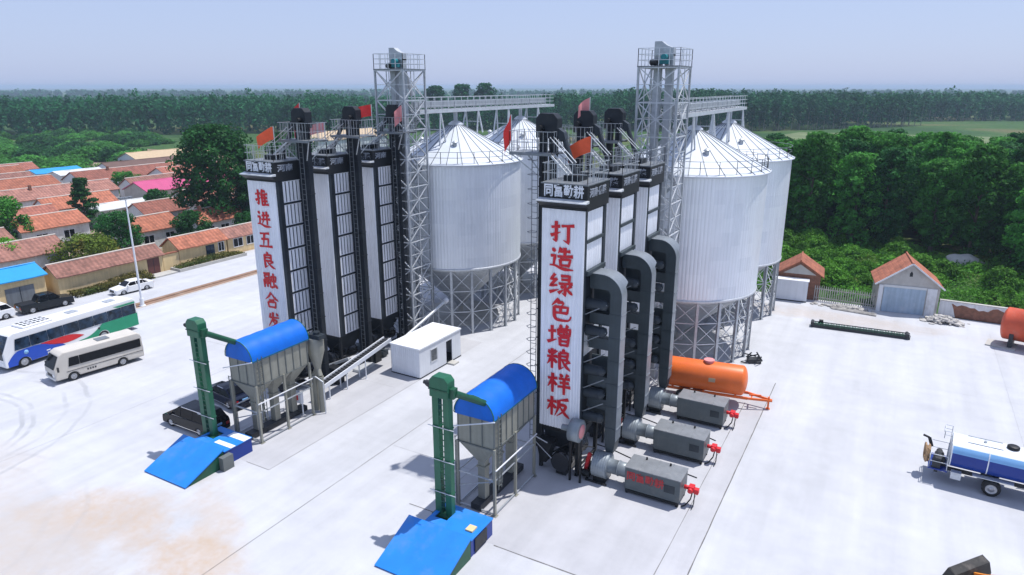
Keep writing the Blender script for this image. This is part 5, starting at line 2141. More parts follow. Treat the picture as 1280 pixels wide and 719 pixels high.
def coach(name, label, cat, loc, rz, L, Wd, Ht, rake, wheels, rw, paint, roofmat, win, splits, floor):
    t = thing(name, label, cat, loc, rz)
    hb = Wd / 2
    x1, x0 = L / 2, -L / 2
    top = [(x1 - 0.02, floor + 0.15), (x1, floor + 0.7), (x1 - 0.02, win[0] - 0.05), (x1 - rake, Ht - 0.22), (x1 - rake - 0.35, Ht - 0.02),
           (x0 + 0.35, Ht - 0.02), (x0 + 0.08, Ht - 0.25), (x0, floor + 0.9), (x0 + 0.02, floor + 0.15)]
    ol = arch_outline(top, x0 + 0.04, x1 - 0.08, floor, wheels, rw * 1.15)
    def hw(z):
        k = max(0, (z - win[0]) / (Ht - win[0]))
        return hb - 0.10 * k * k
    m = MB()
    loft_side(m, ol, hw)
    m.build('body', paint, t, bevel=0.11, seg=3)
    m = MB()
    m.box(x0 + 0.4, x1 - 0.4, -hb + 0.3, hb - 0.3, floor - 0.06, floor + 0.8)
    m.build('underbody', 'black', t)
    for wx in wheels:
        for s in (-1, 1):
            wheel(t, wx, s * (hb - 0.17), rw, rw, 0.28, s)
    # window band
    for s in (-1, 1):
        xs = [win[2]] + splits + [win[3]]
        for i, (a, b) in enumerate(zip(xs[:-1], xs[1:])):
            za, zb_ = win[0], win[1]
            A, B = max(a, b) - 0.02, min(a, b) + 0.02
            fa = A - (0.25 * rake if i == 0 else 0)
            q = [(A, s * (hw(za) + 0.004), za), (fa, s * (hw(zb_) + 0.004), zb_), (B, s * (hw(zb_) + 0.004), zb_), (B, s * (hw(za) + 0.004), za)]
            m = MB()
            m.prism(q, (0, s * 0.012, 0))
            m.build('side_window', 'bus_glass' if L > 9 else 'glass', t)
    return t, hb, x0, x1, hw

# coach with the wave livery
t, hb, x0, x1, hw = coach('coach', 'long white coach with blue, red and green wave livery', 'coach', (-66.95, 32.65, 0), R(-86), 12.9, 2.5, 3.35, 0.75, (4.85, -2.6), 0.5,
                          'bus_white', 'bus_white', (1.75, 2.75, 5.5, -6.25), [4.1, 2.55, 1.1, -0.35, -1.8, -3.25, -4.75], 0.38)
def livery(poly, mat, nm, s=1):
    m = MB()
    m.prism([(x, s * (hb + 0.006), z) for x, z in poly], (0, s * 0.006, 0))
    return m.build(nm, mat, t)
def curve_pts(a, b, bulge, n=10):
    (xa, za), (xb, zb_) = a, b
    return [(xa + (xb - xa) * i / n, za + (zb_ - za) * i / n + bulge * math.sin(math.pi * i / n)) for i in range(n + 1)]
for s in (-1, 1):
    # blue front sweep with wheel arch clearance
    arch = [(4.85 + 0.585 * math.cos(math.pi * i / 10), 0.40 + 0.57 * math.sin(math.pi * i / 10)) for i in range(11)]
    top = curve_pts((6.2, 0.85), (4.9, 1.66), 0.25) + curve_pts((4.9, 1.66), (1.4, 1.05), 0.25)[1:] + curve_pts((1.4, 1.05), (0.4, 0.45), -0.12)[1:]
    livery(top + [(4.2, 0.42)] + arch[::-1] + [(6.2, 0.42)], 'livery_blue', 'livery_blue_sweep', s)
    livery(curve_pts((3.3, 1.68), (-0.7, 1.22), -0.42) + curve_pts((-0.7, 1.22), (1.2, 1.70), 0.12)[1:], 'livery_red', 'livery_red_wave', s)
    livery(curve_pts((-0.1, 0.80), (-2.6, 1.72), -0.28) + [(-6.36, 1.72), (-6.36, 0.45), (-3.3, 0.43)] + [(-2.6 - 0.6 * math.cos(math.pi * i / 8), 0.44 + 0.6 * math.sin(math.pi * i / 8)) for i in range(9)] + [(-1.5, 0.43), (-0.9, 0.5)], 'livery_green', 'livery_green_tail', s)
    livery([(-4.4, 2.80), (-6.25, 2.80), (-6.25, 2.98), (-3.9, 2.98)], 'livery_green', 'livery_green_band', s)
    m = MB()
    m.lathe([(0.001, 0), (0.2, 0), (0.2, 0.006), (0.001, 0.006)], 20, (4.6, s * (hb + 0.02) - (0.006 if s < 0 else 0), 1.35), 'y')
    m.build('emblem', 'tank_lightblue', t)
    m = MB()
    m.box(2.55, 2.9, *sorted((s * (hb + 0.016), s * (hb + 0.022))), 0.85, 0.95)
    m.box(2.75, 2.85, *sorted((s * (hb + 0.016), s * (hb + 0.022))), 0.5, 0.72)
    m.build('marker', 'white_letter', t)
    m = MB()
    m.tube((-2.2, s * (hb + 0.004), 1.35), (-2.2, s * (hb + 0.02), 1.35), 0.12)
    m.build('filler_cap', 'chassis', t)
    m = MB()
    m.bar((x1 - 0.1, s * 1.2, 2.85), (x1 + 0.35, s * 1.42, 2.5), 0.06)
    m.box(x1 + 0.2, x1 + 0.4, *sorted((s * 1.3, s * 1.55)), 1.9, 2.5)
    m.build('mirror', 'chassis', t)
m = MB()
for (xa_, za_), (xb_, zb_) in (((x1 + 0.002, 1.12), (x1 - 0.012, 1.70)), ((x1 - 0.012, 1.70), (x1 - 0.72, 3.10))):
    m.prism([(xa_, -1.12, za_), (xa_, 1.12, za_), (xb_, 1.06, zb_), (xb_, -1.06, zb_)], (0.016, 0, 0.006))
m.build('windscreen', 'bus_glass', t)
m = MB()
m.box(x0 - 0.012, x0 + 0.02, -1.05, 1.05, 1.9, 2.8)
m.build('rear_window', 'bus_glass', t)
m = MB()
m.box(x0 - 0.011, x0 + 0.03, -1.15, 1.15, 0.5, 1.8)
m.build('rear_panel', 'livery_green', t)
for s in (-1, 1):
    m = MB()
    m.box(x1 - 0.05, x1 + 0.03, *sorted((s * 0.75, s * 1.12)), 0.62, 0.9)
    m.build('headlight', 'lamp_clear', t)
m = MB()
m.box(1.6, 4.3, -0.85, 0.85, 3.33, 3.52)
m.build('roof_unit', 'bus_white', t, bevel=0.05)
m = MB()
for y in (-0.55, 0.0, 0.55):
    for k in range(6):
        m.box(1.8 + k * 0.4, 2.08 + k * 0.4, y - 0.16, y + 0.16, 3.521, 3.53)
    m.flush('roof_grille', 'chassis', t)
for x in (-0.6, -4.4):
    m = MB()
    m.box(x - 0.45, x + 0.45, -0.4, 0.4, 3.335, 3.40)
    m.build('roof_hatch', 'galv', t)

t, hb, x0, x1, hw = coach('minibus', 'silver beige minibus with dark windows, parked alongside the wave livery coach', 'minibus', (-59.3, 30.75, 0), R(-98), 7.3, 2.08, 2.68, 0.55, (2.25, -1.75), 0.39,
                          'minibus', 'minibus_roof', (1.35, 2.1, 2.55, -3.45), [1.65], 0.36)
m = MB()
m.prism([(x1 + 0.002, -0.92, 1.36), (x1 + 0.002, 0.92, 1.36), (x1 - 0.50, 0.86, 2.38), (x1 - 0.50, -0.86, 2.38)], (0.014, 0, 0.008))
m.build('windscreen', 'glass', t)
m = MB()
m.box(x0 - 0.012, x0 + 0.03, -0.8, 0.8, 1.4, 2.15)
m.build('rear_window', 'glass', t)
for s in (-1, 1):
    m = MB()
    m.box(x0 + 0.1, x1 - 0.9, *sorted((s * (hb + 0.003), s * (hb + 0.014))), 0.92, 0.96)
    m.build('side_trim', 'chassis', t)
    m = MB()
    m.box(x1 - 0.1, x1 + 0.02, *sorted((s * 0.55, s * 0.9)), 0.72, 0.92)
    m.build('headlight', 'lamp_clear', t)
    m = MB()
    m.bar((x1 - 0.35, s * 1.04, 1.4), (x1 - 0.25, s * 1.25, 1.5), 0.04)
    m.box(x1 - 0.3, x1 - 0.18, *sorted((s * 1.18, s * 1.34)), 1.2, 1.6)
    m.build('mirror', 'chassis', t)
    m = MB()
    for k in range(4):
        a = 0.45 + 0.2 * k
        m.box(a, a + 0.13, *sorted((s * (hb + 0.003), s * (hb + 0.008))), 0.62, 0.78)
    m.build('side_badge', 'dark_letter', t)
m = MB()
m.box(x1 - 0.03, x1 + 0.012, -0.5, 0.5, 0.62, 0.86)
m.build('grille', 'chassis', t)
m = MB()
m.box(x1 - 0.08, x1 + 0.05, -0.95, 0.95, 0.38, 0.56)
m.build('bumper', 'minibus_roof', t, bevel=0.03)
m = MB()
m.box(-1.2, -0.2, -0.45, 0.45, 2.655, 2.72)
m.build('roof_hatch', 'galv_dark', t)

# water truck (only its rear is in the frame)
t = thing('water_truck', 'white and blue tank truck with hoses and a ladder at its rear', 'tank truck', (4.3, 47.25, 0), R(-3))
m = MB()
n = 36
prof = [(1.1, 0.0), (1.1, 5.6)]
bands = []
vs, fs = [], []
zc, ra, rb = 2.02, 1.16, 0.92
for (dx) in (1.05, 6.9):
    for i in range(n):
        a = 2 * math.pi * i / n
        ca, sa = math.cos(a), math.sin(a)
        p = 0.72
        vs.append((dx, ra * math.copysign(abs(ca) ** p, ca), zc + rb * math.copysign(abs(sa) ** p, sa)))
for band in range(3):
    m.mat(band)
    ff = []
    for i in range(n):
        a = 2 * math.pi * (i + 0.5) / n
        s = math.sin(a)
        b_ = 0 if s > 0.62 else (1 if s > 0.12 else 2)
        if b_ == band:
            ff.append((i, (i + 1) % n, n + (i + 1) % n, n + i))
    m.add(vs, ff, True)
m.mat(1)
m.add(vs[:n], [tuple(range(n))])
m.add(vs[n:], [tuple(range(n))])
m.build('tank', ['tank_white', 'tank_lightblue', 'tank_blue'], t)
m = MB()
for x in (1.05, 2.95, 4.9, 6.85):
    q = []
    for i in range(n):
        a = 2 * math.pi * i / n
        ca, sa = math.cos(a), math.sin(a)
        q.append((x - 0.03, (ra + 0.012) * math.copysign(abs(ca) ** 0.72, ca), zc + (rb + 0.012) * math.copysign(abs(sa) ** 0.72, sa)))
    m.prism(q, (0.06, 0, 0))
    m.flush('tank_band', 'tank_white', t)
m = MB()
m.lathe([(0.33, 0), (0.33, 0.16), (0.27, 0.2), (0.0, 0.2)], 22, (4.1, 0, 2.93))
m.build('manhole', 'black', t)
m = MB()
m.tube((2.7, 0.0, 2.93), (2.7, 0.0, 3.06), 0.08)
m.bar((1.8, -0.5, 2.93), (3.6, -0.5, 2.93), 0.03, 0.05)
m.bar((1.8, 0.5, 2.93), (3.6, 0.5, 2.93), 0.03, 0.05)
m.build('tank_fitting', 'galv', t)
m = MB()
for y in (-0.45, 0.45):
    m.bar((0.3, y, 0.85), (9.4, y, 0.85), 0.1, 0.24)
m.box(0.3, 0.5, -1.1, 1.1, 0.72, 0.86)
m.build('chassis', 'chassis', t)
m = MB()
m.box(-0.05, 1.0, -1.1, 1.1, 0.86, 0.93)
m.build('rear_platform', 'tank_blue', t)
m = MB()
m.rail([(0.95, -1.05, 0.93), (0.0, -1.05, 0.93), (0.0, 1.05, 0.93), (0.95, 1.05, 0.93)], 0.95, 0.9, 0.025, 2)
m.rail([(0.95, -0.5, 2.85), (0.55, -0.5, 2.85), (0.55, 0.5, 2.85), (0.95, 0.5, 2.85)], 0.5, 0.9, 0.025, 2)
for y in (-0.5, 0.5):
    m.bar((0.95, y, 0.9), (0.95, y, 3.3), 0.045)
for k in range(7):
    m.bar((0.95, -0.5, 1.1 + k * 0.3), (0.95, 0.5, 1.1 + k * 0.3), 0.03)
m.build('rear_railing', 'galv_light', t)
m = MB()
m.tube((0.5, -0.6, 1.3), (0.5, 0.4, 1.3), 0.27)
m.box(0.2, 0.85, -0.5, 0.5, 0.93, 1.12)
m.tube((0.5, 0.4, 1.3), (0.5, 0.85, 1.3), 0.18)
m.box(0.15, 0.6, -1.0, -0.7, 0.95, 1.6)
m.build('pump', 'chassis', t)
m = MB()
pts = []
for i in range(70):
    a = i * 0.55
    pts.append((-0.12 + 0.12 * math.cos(a * 0.5) - 0.002 * i, -0.25 + 0.42 * math.cos(a) + 0.05 * math.sin(a * 0.21), 1.35 + 0.50 * math.sin(a) + 0.0045 * i))
m.path(pts, 0.055, 6)
m.build('hose', 'hose', t)
m = MB()
m.tube((0.0, 0.0, 1.9), (-0.2, 0.1, 2.4), 0.1)
m.tube((-0.2, 0.1, 2.4), (-0.55, 0.1, 2.5), 0.07)
m.build('spray_nozzle', 'black', t)
for s in (-1, 1):
    m = MB()
    m.box(2.3, 4.4, *sorted((s * 0.75, s * 1.2)), 1.08, 1.12)
    m.build('mudguard', 'galv_light', t)
    m = MB()
    m.box(1.2, 1.75, *sorted((s * 0.75, s * 1.15)), 0.55, 1.0)
    m.build('side_box', 'galv_light', t)
    wheel(t, 3.35, s * 0.93, 0.5, 0.5, 0.5, s)
    wheel(t, 8.2, s * 0.98, 0.5, 0.5, 0.28, s)
    m = MB()
    m.bar((5.0, s * 1.1, 0.55), (6.8, s * 1.1, 0.55), 0.05)
    m.bar((5.0, s * 1.1, 0.8), (6.8, s * 1.1, 0.8), 0.05)
    for x in (5.0, 5.9, 6.8):
        m.bar((x, s * 1.1, 0.5), (x, s * 1.1, 1.0), 0.05)
    m.build('side_guard', 'galv_light', t)
m = MB()
m.prism([(7.3, -1.1, 0.6), (9.35, -1.1, 0.6), (9.4, -1.1, 1.6), (9.05, -1.1, 2.6), (7.3, -1.1, 2.65)], (0, 2.2, 0))
m.build('cab', 'tank_blue', t, bevel=0.08, seg=2)

# wheel loader, only its raised bucket in the frame
t = thing('wheel_loader', 'worn steel loader bucket on orange arms, at the bottom edge of the yard', 'loader', (7.9, 33.75, 0), R(142))
m = MB()
q = [(2.55, 0.55), (3.55, 0.25), (3.5, 0.3), (2.72, 0.66), (2.6, 1.0), (2.75, 1.42), (3.05, 1.62), (2.98, 1.68), (2.62, 1.5), (2.45, 1.0)]
m.prism([(x, -1.2, z) for x, z in q], (0, 2.4, 0))
for y in (-1.24, 1.2):
    m.prism([(2.5, y, 0.6), (3.5, y, 0.28), (3.02, y, 1.66), (2.62, y, 1.5), (2.45, y, 1.0)], (0, 0.04, 0))
m.build('bucket', 'bucket_steel', t)
for y in (-0.6, 0.6):
    m = MB()
    m.bar((2.55, y, 0.85), (1.2, y, 1.75), 0.14, 0.3)
    m.bar((1.2, y, 1.75), (0.2, y, 1.7), 0.14, 0.3)
    m.build('arm', 'loader_orange', t)
m = MB()
m.bar((2.5, 0, 1.3), (1.6, 0, 1.75), 0.12)
m.bar((1.6, 0, 1.75), (0.3, 0, 1.5), 0.16)
m.build('tilt_link', 'loader_orange', t)
m = MB()
m.box(-2.6, -0.6, -0.75, 0.75, 0.6, 1.6)
m.box(-0.6, 0.6, -0.55, 0.55, 0.6, 1.75)
m.build('frame', 'loader_orange', t, bevel=0.06)
m = MB()
m.frustum((-0.9, 0.35, -0.62, 0.62, 1.6), (-0.85, 0.2, -0.55, 0.55, 2.75))
m.build('cab', 'glass', t)
m = MB()
m.box(-1.0, 0.35, -0.66, 0.66, 2.75, 2.85)
m.build('cab_roof', 'loader_orange', t)
for x in (0.9, -1.6):
    for s in (-1, 1):
        wheel(t, x, s * 0.95, 0.6, 0.6, 0.45, s)

# ------------------------------------------------------------------ street lamp, flags
t = thing('street_lamp', 'tall white street lamp on the kerb beside the road', 'street lamp', (-72.85, 43.8, 0))
m = MB()
m.tube((0, 0, 0.3), (0, 0, 12.3), 0.13, 0.065)
m.build('pole', 'white_letter', t)
m = MB()
m.tube((0, 0, 0), (0, 0, 0.12), 0.34)
m.tube((0, 0, 0.12), (0, 0, 0.95), 0.22)
m.build('base', 'white_letter', t)
m = MB()
m.bar((0, -0.6, 12.25), (0, 0.6, 12.25), 0.07)
m.build('cross_arm', 'white_letter', t)
for y in (-0.5, 0.0, 0.5):
    m = MB()
    m.box(-0.25, 0.3, y - 0.2, y + 0.2, 12.3, 12.46)
    m.build('lamp_head', 'galv_dark', t)

for i, (lab, pts) in enumerate((
        ('black power cable lying on the pad behind the furnace with red lettering', [(-8.5, 39.2), (-10.5, 39.6), (-12.6, 39.3), (-14.5, 39.9), (-16.0, 40.1)]),
        ('black power cable lying on the pad behind the middle furnace', [(-8.6, 44.6), (-10.2, 45.2), (-12.4, 44.9), (-14.2, 45.4), (-16.0, 45.5)]))):
    m = MB()
    m.path([(x, y, 0.035) for x, y in pts], 0.035, 6)
    tag(m.build('power_cable', 'black'), lab, 'cable')

def flag(label, loc, h, mat, wd, hg, az, droop, pat=None):
    """pole h high; cloth wd x hg blowing to azimuth az, drooping by 'droop'"""
    t = thing('flag', label, 'flag', loc, 0, 'flags on the dryers')
    m = MB()
    m.tube((0, 0, 0), (0, 0, h), 0.03, n=6)
    m.build('pole', 'galv_light', t)
    m = MB()
    nx, nz = 12, 7
    d = Vector((math.cos(R(az)), math.sin(R(az)), 0))
    nn = Vector((-d.y, d.x, 0))
    vs, fs = [], []
    ph = rnd.uniform(0, 6)
    for layer in (0, 0.012):
        for i in range(nx + 1):
            u = i / nx
            for j in range(nz + 1):
                v = j / nz
                c = Vector((0, 0, h - 0.03 - hg * v)) + d * (0.03 + wd * u * (1 - 0.25 * droop)) + Vector((0, 0, -droop * wd * u * (0.45 + 0.55 * u)))
                c += nn * (0.11 * math.sin(u * 7 + ph + v * 1.4) * (0.25 + u) + layer)
                vs.append(c)
    for k in range(2):
        o0 = k * (nx + 1) * (nz + 1)
        for i in range(nx):
            for j in range(nz):
                o = o0 + i * (nz + 1) + j
                fs.append((o, o + 1, o + nz + 2, o + nz + 1))
    m.add(vs, fs, True)
    cl = m.build('cloth', mat, t)
    if pat:
        m = MB()
        def at(u, v):
            c = Vector((0, 0, h - 0.03 - hg * v)) + d * (0.03 + wd * u * (1 - 0.25 * droop)) + Vector((0, 0, -droop * wd * u * (0.45 + 0.55 * u)))
            return c + nn * (0.11 * math.sin(u * 7 + ph + v * 1.4) * (0.25 + u))
        for sg in (-0.02, 0.026):
            for (u, v, r_) in ((0.45, 0.5, 0.22), (0.25, 0.3, 0.08), (0.65, 0.7, 0.08)):
                pts = [at(u + r_ * 0.7 * math.cos(a) * (1 if k % 2 else 0.5), v + r_ * math.sin(a) * (1 if k % 2 else 0.5)) + nn * sg for k, a in enumerate([2 * math.pi * q / 10 for q in range(10)])]
                m.add(pts, [tuple(range(10))])
        m.build('emblem', pat, cl)
    return t
flag('bright orange red flag on a tall pole, over the middle dryer of the furnace row', (-16.3, 38.7, 18.67), 2.5, 'flag_orange', 1.5, 0.95, 200, 0.45)
flag('limp red flag at the outer corner of the first elevator platform, furnace row', (-20.95, 37.2, 20.16), 2.2, 'flag_red', 1.0, 1.5, 160, 1.3)
flag('small pink red flag above the second elevator head of the furnace row', (-18.6, 43.7, 22.45), 0.85, 'flag_pink', 0.9, 0.8, 215, 0.6)
flag('orange red flag over the lettered dryer behind the blue topped bin', (-40.7, 36.4, 18.67), 2.5, 'flag_orange', 1.5, 0.9, 200, 0.5)
flag('tall drooping red flag between the first two elevator heads on the village side', (-40.25, 38.72, 18.67), 4.15, 'flag_red', 0.95, 1.9, 190, 0.9)
flag('faded pink and white flag beside the drooping red one', (-40.3, 41.25, 18.67), 2.6, 'flag_pink', 1.35, 0.75, 200, 0.2)
flag('red and white flag by the second elevator head on the village side', (-38.1, 44.4, 20.16), 2.45, 'flag_red', 1.3, 0.9, 200, 0.2)
flag('pale pink flag at the lattice tower end of the village side row', (-38.1, 48.4, 20.16), 2.3, 'flag_pink', 0.8, 1.3, 200, 0.7)
# ------------------------------------------------------------------ village
def house(name, label, x, y0, y1, W, ze, zr, wall, roof, doors=(), wins=(), chim=None, group='tiled village houses', cat='house', front=1):
    """ridge along y; camera-facing eave wall at x + W/2"""
    t = thing(name, label, cat, (x, y0, 0), 0, group)
    D = y1 - y0
    h = W / 2
    m = MB()
    m.prism([(-h, 0, -0.05), (h, 0, -0.05), (h, 0, ze), (0, 0, zr), (-h, 0, ze)], (0, D, 0))
    m.build('wall', wall, t)
    over = 0.35
    sl = (zr - ze) / h
    m = MB()
    n = max(3, int(D / 1.5))
    for s in (-1, 1):
        xe = s * (h + over)
        zz = ze - sl * over
        # slight sag along the ridge, as on old tiled roofs
        vs, fs = [], []
        for i in range(n + 1):
            y = -0.25 + (D + 0.5) * i / n
            sg = 0.05 * math.sin(i * 1.7 + x) + 0.04 * rnd.uniform(-1, 1)
            vs += [(0, y, zr + 0.05 + sg), (xe, y, zz + 0.05 + sg * 0.6), (xe, y, zz + 0.17 + sg * 0.6), (0, y, zr + 0.19 + sg)]
        for i in range(n):
            o = 4 * i
            for k in range(4):
                fs.append((o + k, o + (k + 1) % 4, o + 4 + (k + 1) % 4, o + 4 + k))
        fs += [(0, 1, 2, 3), (4 * n, 4 * n + 3, 4 * n + 2, 4 * n + 1)]
        m.add(vs, fs)
    rf = m.build('roof', roof, t)
    m = MB()
    m.tube((0, -0.28, zr + 0.17), (0, D + 0.28, zr + 0.17), 0.11, n=8)
    m.build('ridge_tiles', 'kerb_pale' if roof.startswith('tile') else roof, rf)
    if chim is not None:
        m = MB()
        m.box(0.5, 0.95, chim, chim + 0.45, zr - 0.6, zr + 0.75)
        m.build('chimney', 'brick', rf)
    for a, b, mt in doors:
        m = MB()
        m.box(h + 0.003, h + 0.05, a, b, 0, min(2.15, ze - 0.25))
        d_ = m.build('door', mt, t)
        m = MB()
        m.box(h + 0.051, h + 0.07, (a + b) / 2 - 0.03, (a + b) / 2 + 0.03, 0.05, min(2.1, ze - 0.3))
        m.build('door_frame', 'charcoal', d_)
    for a, b in wins:
        m = MB()
        m.box(h + 0.003, h + 0.03, a, b, 0.95, min(2.2, ze - 0.35))
        w_ = m.build('window', 'glass', t)
        zt = min(2.2, ze - 0.35)
        m = MB()
        for q in (a - 0.07, (a + b) / 2 - 0.03, b):
            m.box(h + 0.031, h + 0.06, q, q + 0.07, 0.9, zt + 0.05)
        for z in (0.88, zt):
            m.box(h + 0.032, h + 0.066, a - 0.08, b + 0.08, z, z + 0.07)
        m.build('window_frame', 'white_letter', w_)
    return t

house('courtyard_house', 'long cream walled tiled house with a brown gate, behind the white saloon car', -86.2, 41.2, 54.6, 3.2, 2.45, 3.55, 'cream_wall', 'tile_dusk', doors=((11.2, 12.9, 'door_brown'),))
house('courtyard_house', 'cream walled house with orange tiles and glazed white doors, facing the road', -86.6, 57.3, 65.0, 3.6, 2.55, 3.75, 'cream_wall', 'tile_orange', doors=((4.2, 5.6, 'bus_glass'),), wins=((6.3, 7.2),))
house('courtyard_house', 'cream walled house with dusky tiles adjoining the house with glazed doors', -86.7, 65.4, 80.0, 3.4, 2.5, 3.55, 'cream_wall', 'tile_dusk', wins=((1.0, 2.6), (3.4, 4.8)))
house('village_house', 'white walled orange tiled house with two windows, behind the house with glazed doors', -99.0, 68.8, 79.0, 6.0, 3.0, 4.6, 'white_wall', 'tile_orange', doors=((6.8, 7.8, 'door_grey'),), wins=((1.2, 2.9), (4.2, 5.7)), chim=2.0)
house('village_house', 'white walled orange tiled house with one window, behind the gate of the cream house', -101.0, 59.2, 67.2, 6.0, 3.0, 4.6, 'white_wall', 'tile_orange', wins=((1.6, 3.2), (5.2, 6.6)))
house('village_house', 'orange tiled house half hidden behind the yellow green bush', -99.5, 39.0, 49.0, 6.0, 2.9, 4.4, 'white_wall', 'tile_dusk')
house('village_house', 'very long dusky tiled row house, with open white front, in the middle of the village', -148.5, 58.0, 86.0, 7.0, 3.0, 4.7, 'white_wall', 'tile_dusk', doors=((17, 18.2, 'door_grey'),), wins=((13.5, 15.5), (19.5, 21.5), (23, 25)), chim=12)
house('village_house', 'orange tiled house beside the layered dark tree in the village', -116.5, 51.5, 61.5, 6.2, 3.0, 4.5, 'white_wall', 'tile_orange', wins=((2, 3.6), (6, 7.6)))
house('village_house', 'dusky red tiled house behind the two windowed white walled house', -119.0, 82.0, 99.0, 7.0, 3.0, 4.8, 'white_wall', 'tile_red', wins=((2, 3.5), (8, 9.6)))
house('village_house', 'small red tiled house between the village trees', -113.5, 69.5, 77.5, 6.0, 3.0, 4.6, 'white_wall', 'tile_red')
for i, (x, y0, y1, W, rf, lab) in enumerate((
        (-112.0, 40.0, 48.5, 5.5, 'tile_dusk', 'weathered dusky tiled house behind the yellow green tree'),
        (-127.0, 52.0, 63.0, 6.0, 'tile_red', 'weathered red tiled house behind the layered dark tree'),
        (-133.5, 64.5, 77.0, 5.5, 'tile_orange', 'narrow orange tiled house in front of the very long dusky row'),
        (-136.5, 46.0, 58.0, 6.0, 'tile_dusk', 'dusky tiled house at the village edge before the long dusky row'),
        (-109.5, 81.0, 92.0, 6.0, 'tile_dusk', 'dusky tiled house between the pale sheet roof and the tall trees'),
        (-180.0, 66.0, 86.0, 6.5, 'tile_dusk', 'dusky tiled house behind the bright orange one'),
        (-205.0, 86.0, 99.0, 6.0, 'tile_red', 'red tiled house behind the small orange one at the fields'),
        (-171.0, 108.0, 120.0, 6.0, 'tile_orange', 'orange tiled house before the long dark brown shed'),
        (-147.5, 89.5, 101.0, 6.0, 'tile_dusk', 'dusky tiled house between the long row and the pink roof'))):
    house('village_house', lab, x, y0, y1, W, 2.8, 4.2 + 0.15 * (i % 3), 'white_wall' if i % 3 else 'grey_render', rf, wins=((2.0, 3.6), (5.6, 7.0)))
house('flat_roof_house', 'low house with a pale grey sheet roof in the village', -124.5, 67.5, 80.0, 6.0, 2.9, 3.5, 'white_wall', 'white_roof', group=None)
house('shed', 'long shed with a magenta pink roof and grey wall', -139.0, 86.0, 108.0, 8.0, 3.0, 4.6, 'grey_render', 'pink_roof', group=None, cat='shed')
house('village_house', 'wide red tiled house beyond the very long row house', -166.0, 88.0, 112.0, 8.0, 3.0, 4.9, 'white_wall', 'tile_red', wins=((3, 5), (9, 11)), chim=8)
house('village_house', 'red tiled house beside the pink roofed shed, towards the fields', -158.0, 104.0, 122.0, 8.0, 3.0, 4.8, 'white_wall', 'tile_red')
house('village_house', 'bright orange tiled house beyond the long dusky row, near the fields', -168.0, 66.0, 84.5, 7.0, 3.0, 4.6, 'white_wall', 'tile_orange', wins=((8, 10), (13, 15)))
house('village_house', 'small orange tiled house at the field edge of the village', -193.0, 79.0, 90.0, 6.5, 3.2, 4.9, 'white_wall', 'tile_orange', wins=((3, 5), (7, 8.5)))
house('shed', 'low shed with bright blue sheet roof at the field edge', -193.0, 92.5, 104.0, 6.0, 2.6, 3.3, 'white_wall', 'blue_roof', group=None, cat='shed')
house('shed', 'low white roofed shed beside the bright blue roofed one', -181.0, 92.0, 103.0, 6.0, 3.0, 3.7, 'white_wall', 'white_roof', group=None, cat='shed', wins=((2, 4), (6, 8)))
house('shed', 'long dark brown roofed shed at the far side of the village', -184.0, 106.0, 128.0, 7.0, 3.0, 4.4, 'white_wall', 'brown_roof', group=None, cat='shed')
house('shed', 'long sandy roofed shed with pale walls at the far corner of the village', -199.0, 122.0, 150.0, 9.0, 3.4, 5.0, 'white_wall', 'tan_roof', group=None, cat='shed', wins=((4, 6), (9, 11)))
house('warehouse', 'broad sandy roofed warehouse far behind the village side dryers', -196.0, 184.0, 228.0, 16.0, 4.5, 7.0, 'white_wall', 'tan_roof', group=None, cat='warehouse')
house('village_house', 'brick red roofed house tucked behind the tall village trees', -128.0, 104.0, 122.0, 7.0, 3.0, 4.7, 'white_wall', 'tile_red')
house('village_house', 'orange tiled house under the tall village trees, behind the two windowed house', -104.0, 84.0, 97.0, 6.5, 3.0, 4.7, 'white_wall', 'tile_orange')
t = house('blue_roof_shed', 'cream shed with bright blue roof and grey double doors, behind the pickup', -87.4, 28.5, 40.2, 4.2, 3.0, 3.9, 'cream_wall', 'blue_roof', doors=((7.4, 10.4, 'door_grey'),), group=None, cat='shed')

t = thing('courtyard_wall', 'cream courtyard wall stretch joining the two cream walled houses', 'wall', (-84.9, 54.75, 0))
m = MB()
m.box(-0.15, 0.15, 0, 2.4, 0, 2.2)
m.build('wall', 'cream_wall', t)
m = MB()
m.box(-0.25, 0.25, -0.03, 2.43, 2.2, 2.32)
m.build('coping', 'tile_orange', t)
t = thing('planting_bed', 'low grey stone planting bed in front of the house with glazed doors', 'planting bed', (-83.4, 55.4, 0))
m = MB()
for (a, b, c, d) in ((-1.0, -0.8, 0, 11), (0.9, 1.1, 0, 11), (-0.8, 0.9, 0, 0.2), (-0.8, 0.9, 10.8, 11)):
    m.box(a, b, c, d, 0, 0.4)
m.build('kerb_stones', 'grey_render', t)
m = MB()
m.box(-0.8, 0.9, 0.2, 10.8, 0, 0.3)
m.build('soil', 'dirt', t)
tag(MB().box(-0.9, 0.9, 0, 3.2, 0, 0.16).build('door_ramp', 'grey_render', None, (-83.3, 51.9, 0)), 'low grey concrete ramp before the brown gate', 'ramp')

# ------------------------------------------------------------------ vegetation
nrng = np.random.default_rng(11)

def cards(P, Nn, size, aspect=0.62):
    """leaf quads: centres P (n,3), normals Nn, size (n,) -> verts, faces"""
    n = len(P)
    Nn = Nn / np.maximum(np.linalg.norm(Nn, axis=1, keepdims=True), 1e-6)
    ref = nrng.normal(size=(n, 3))
    a = np.cross(Nn, ref)
    a /= np.maximum(np.linalg.norm(a, axis=1, keepdims=True), 1e-6)
    b = np.cross(Nn, a)
    s = size[:, None] * 0.5
    V = np.stack([P - a * s, P + b * s * aspect * 0.9, P + a * s, P - b * s * aspect], axis=1)
    V += Nn[:, None, :] * (nrng.uniform(-0.12, 0.12, (n, 4, 1)) * size[:, None, None])
    return V.reshape(-1, 3)

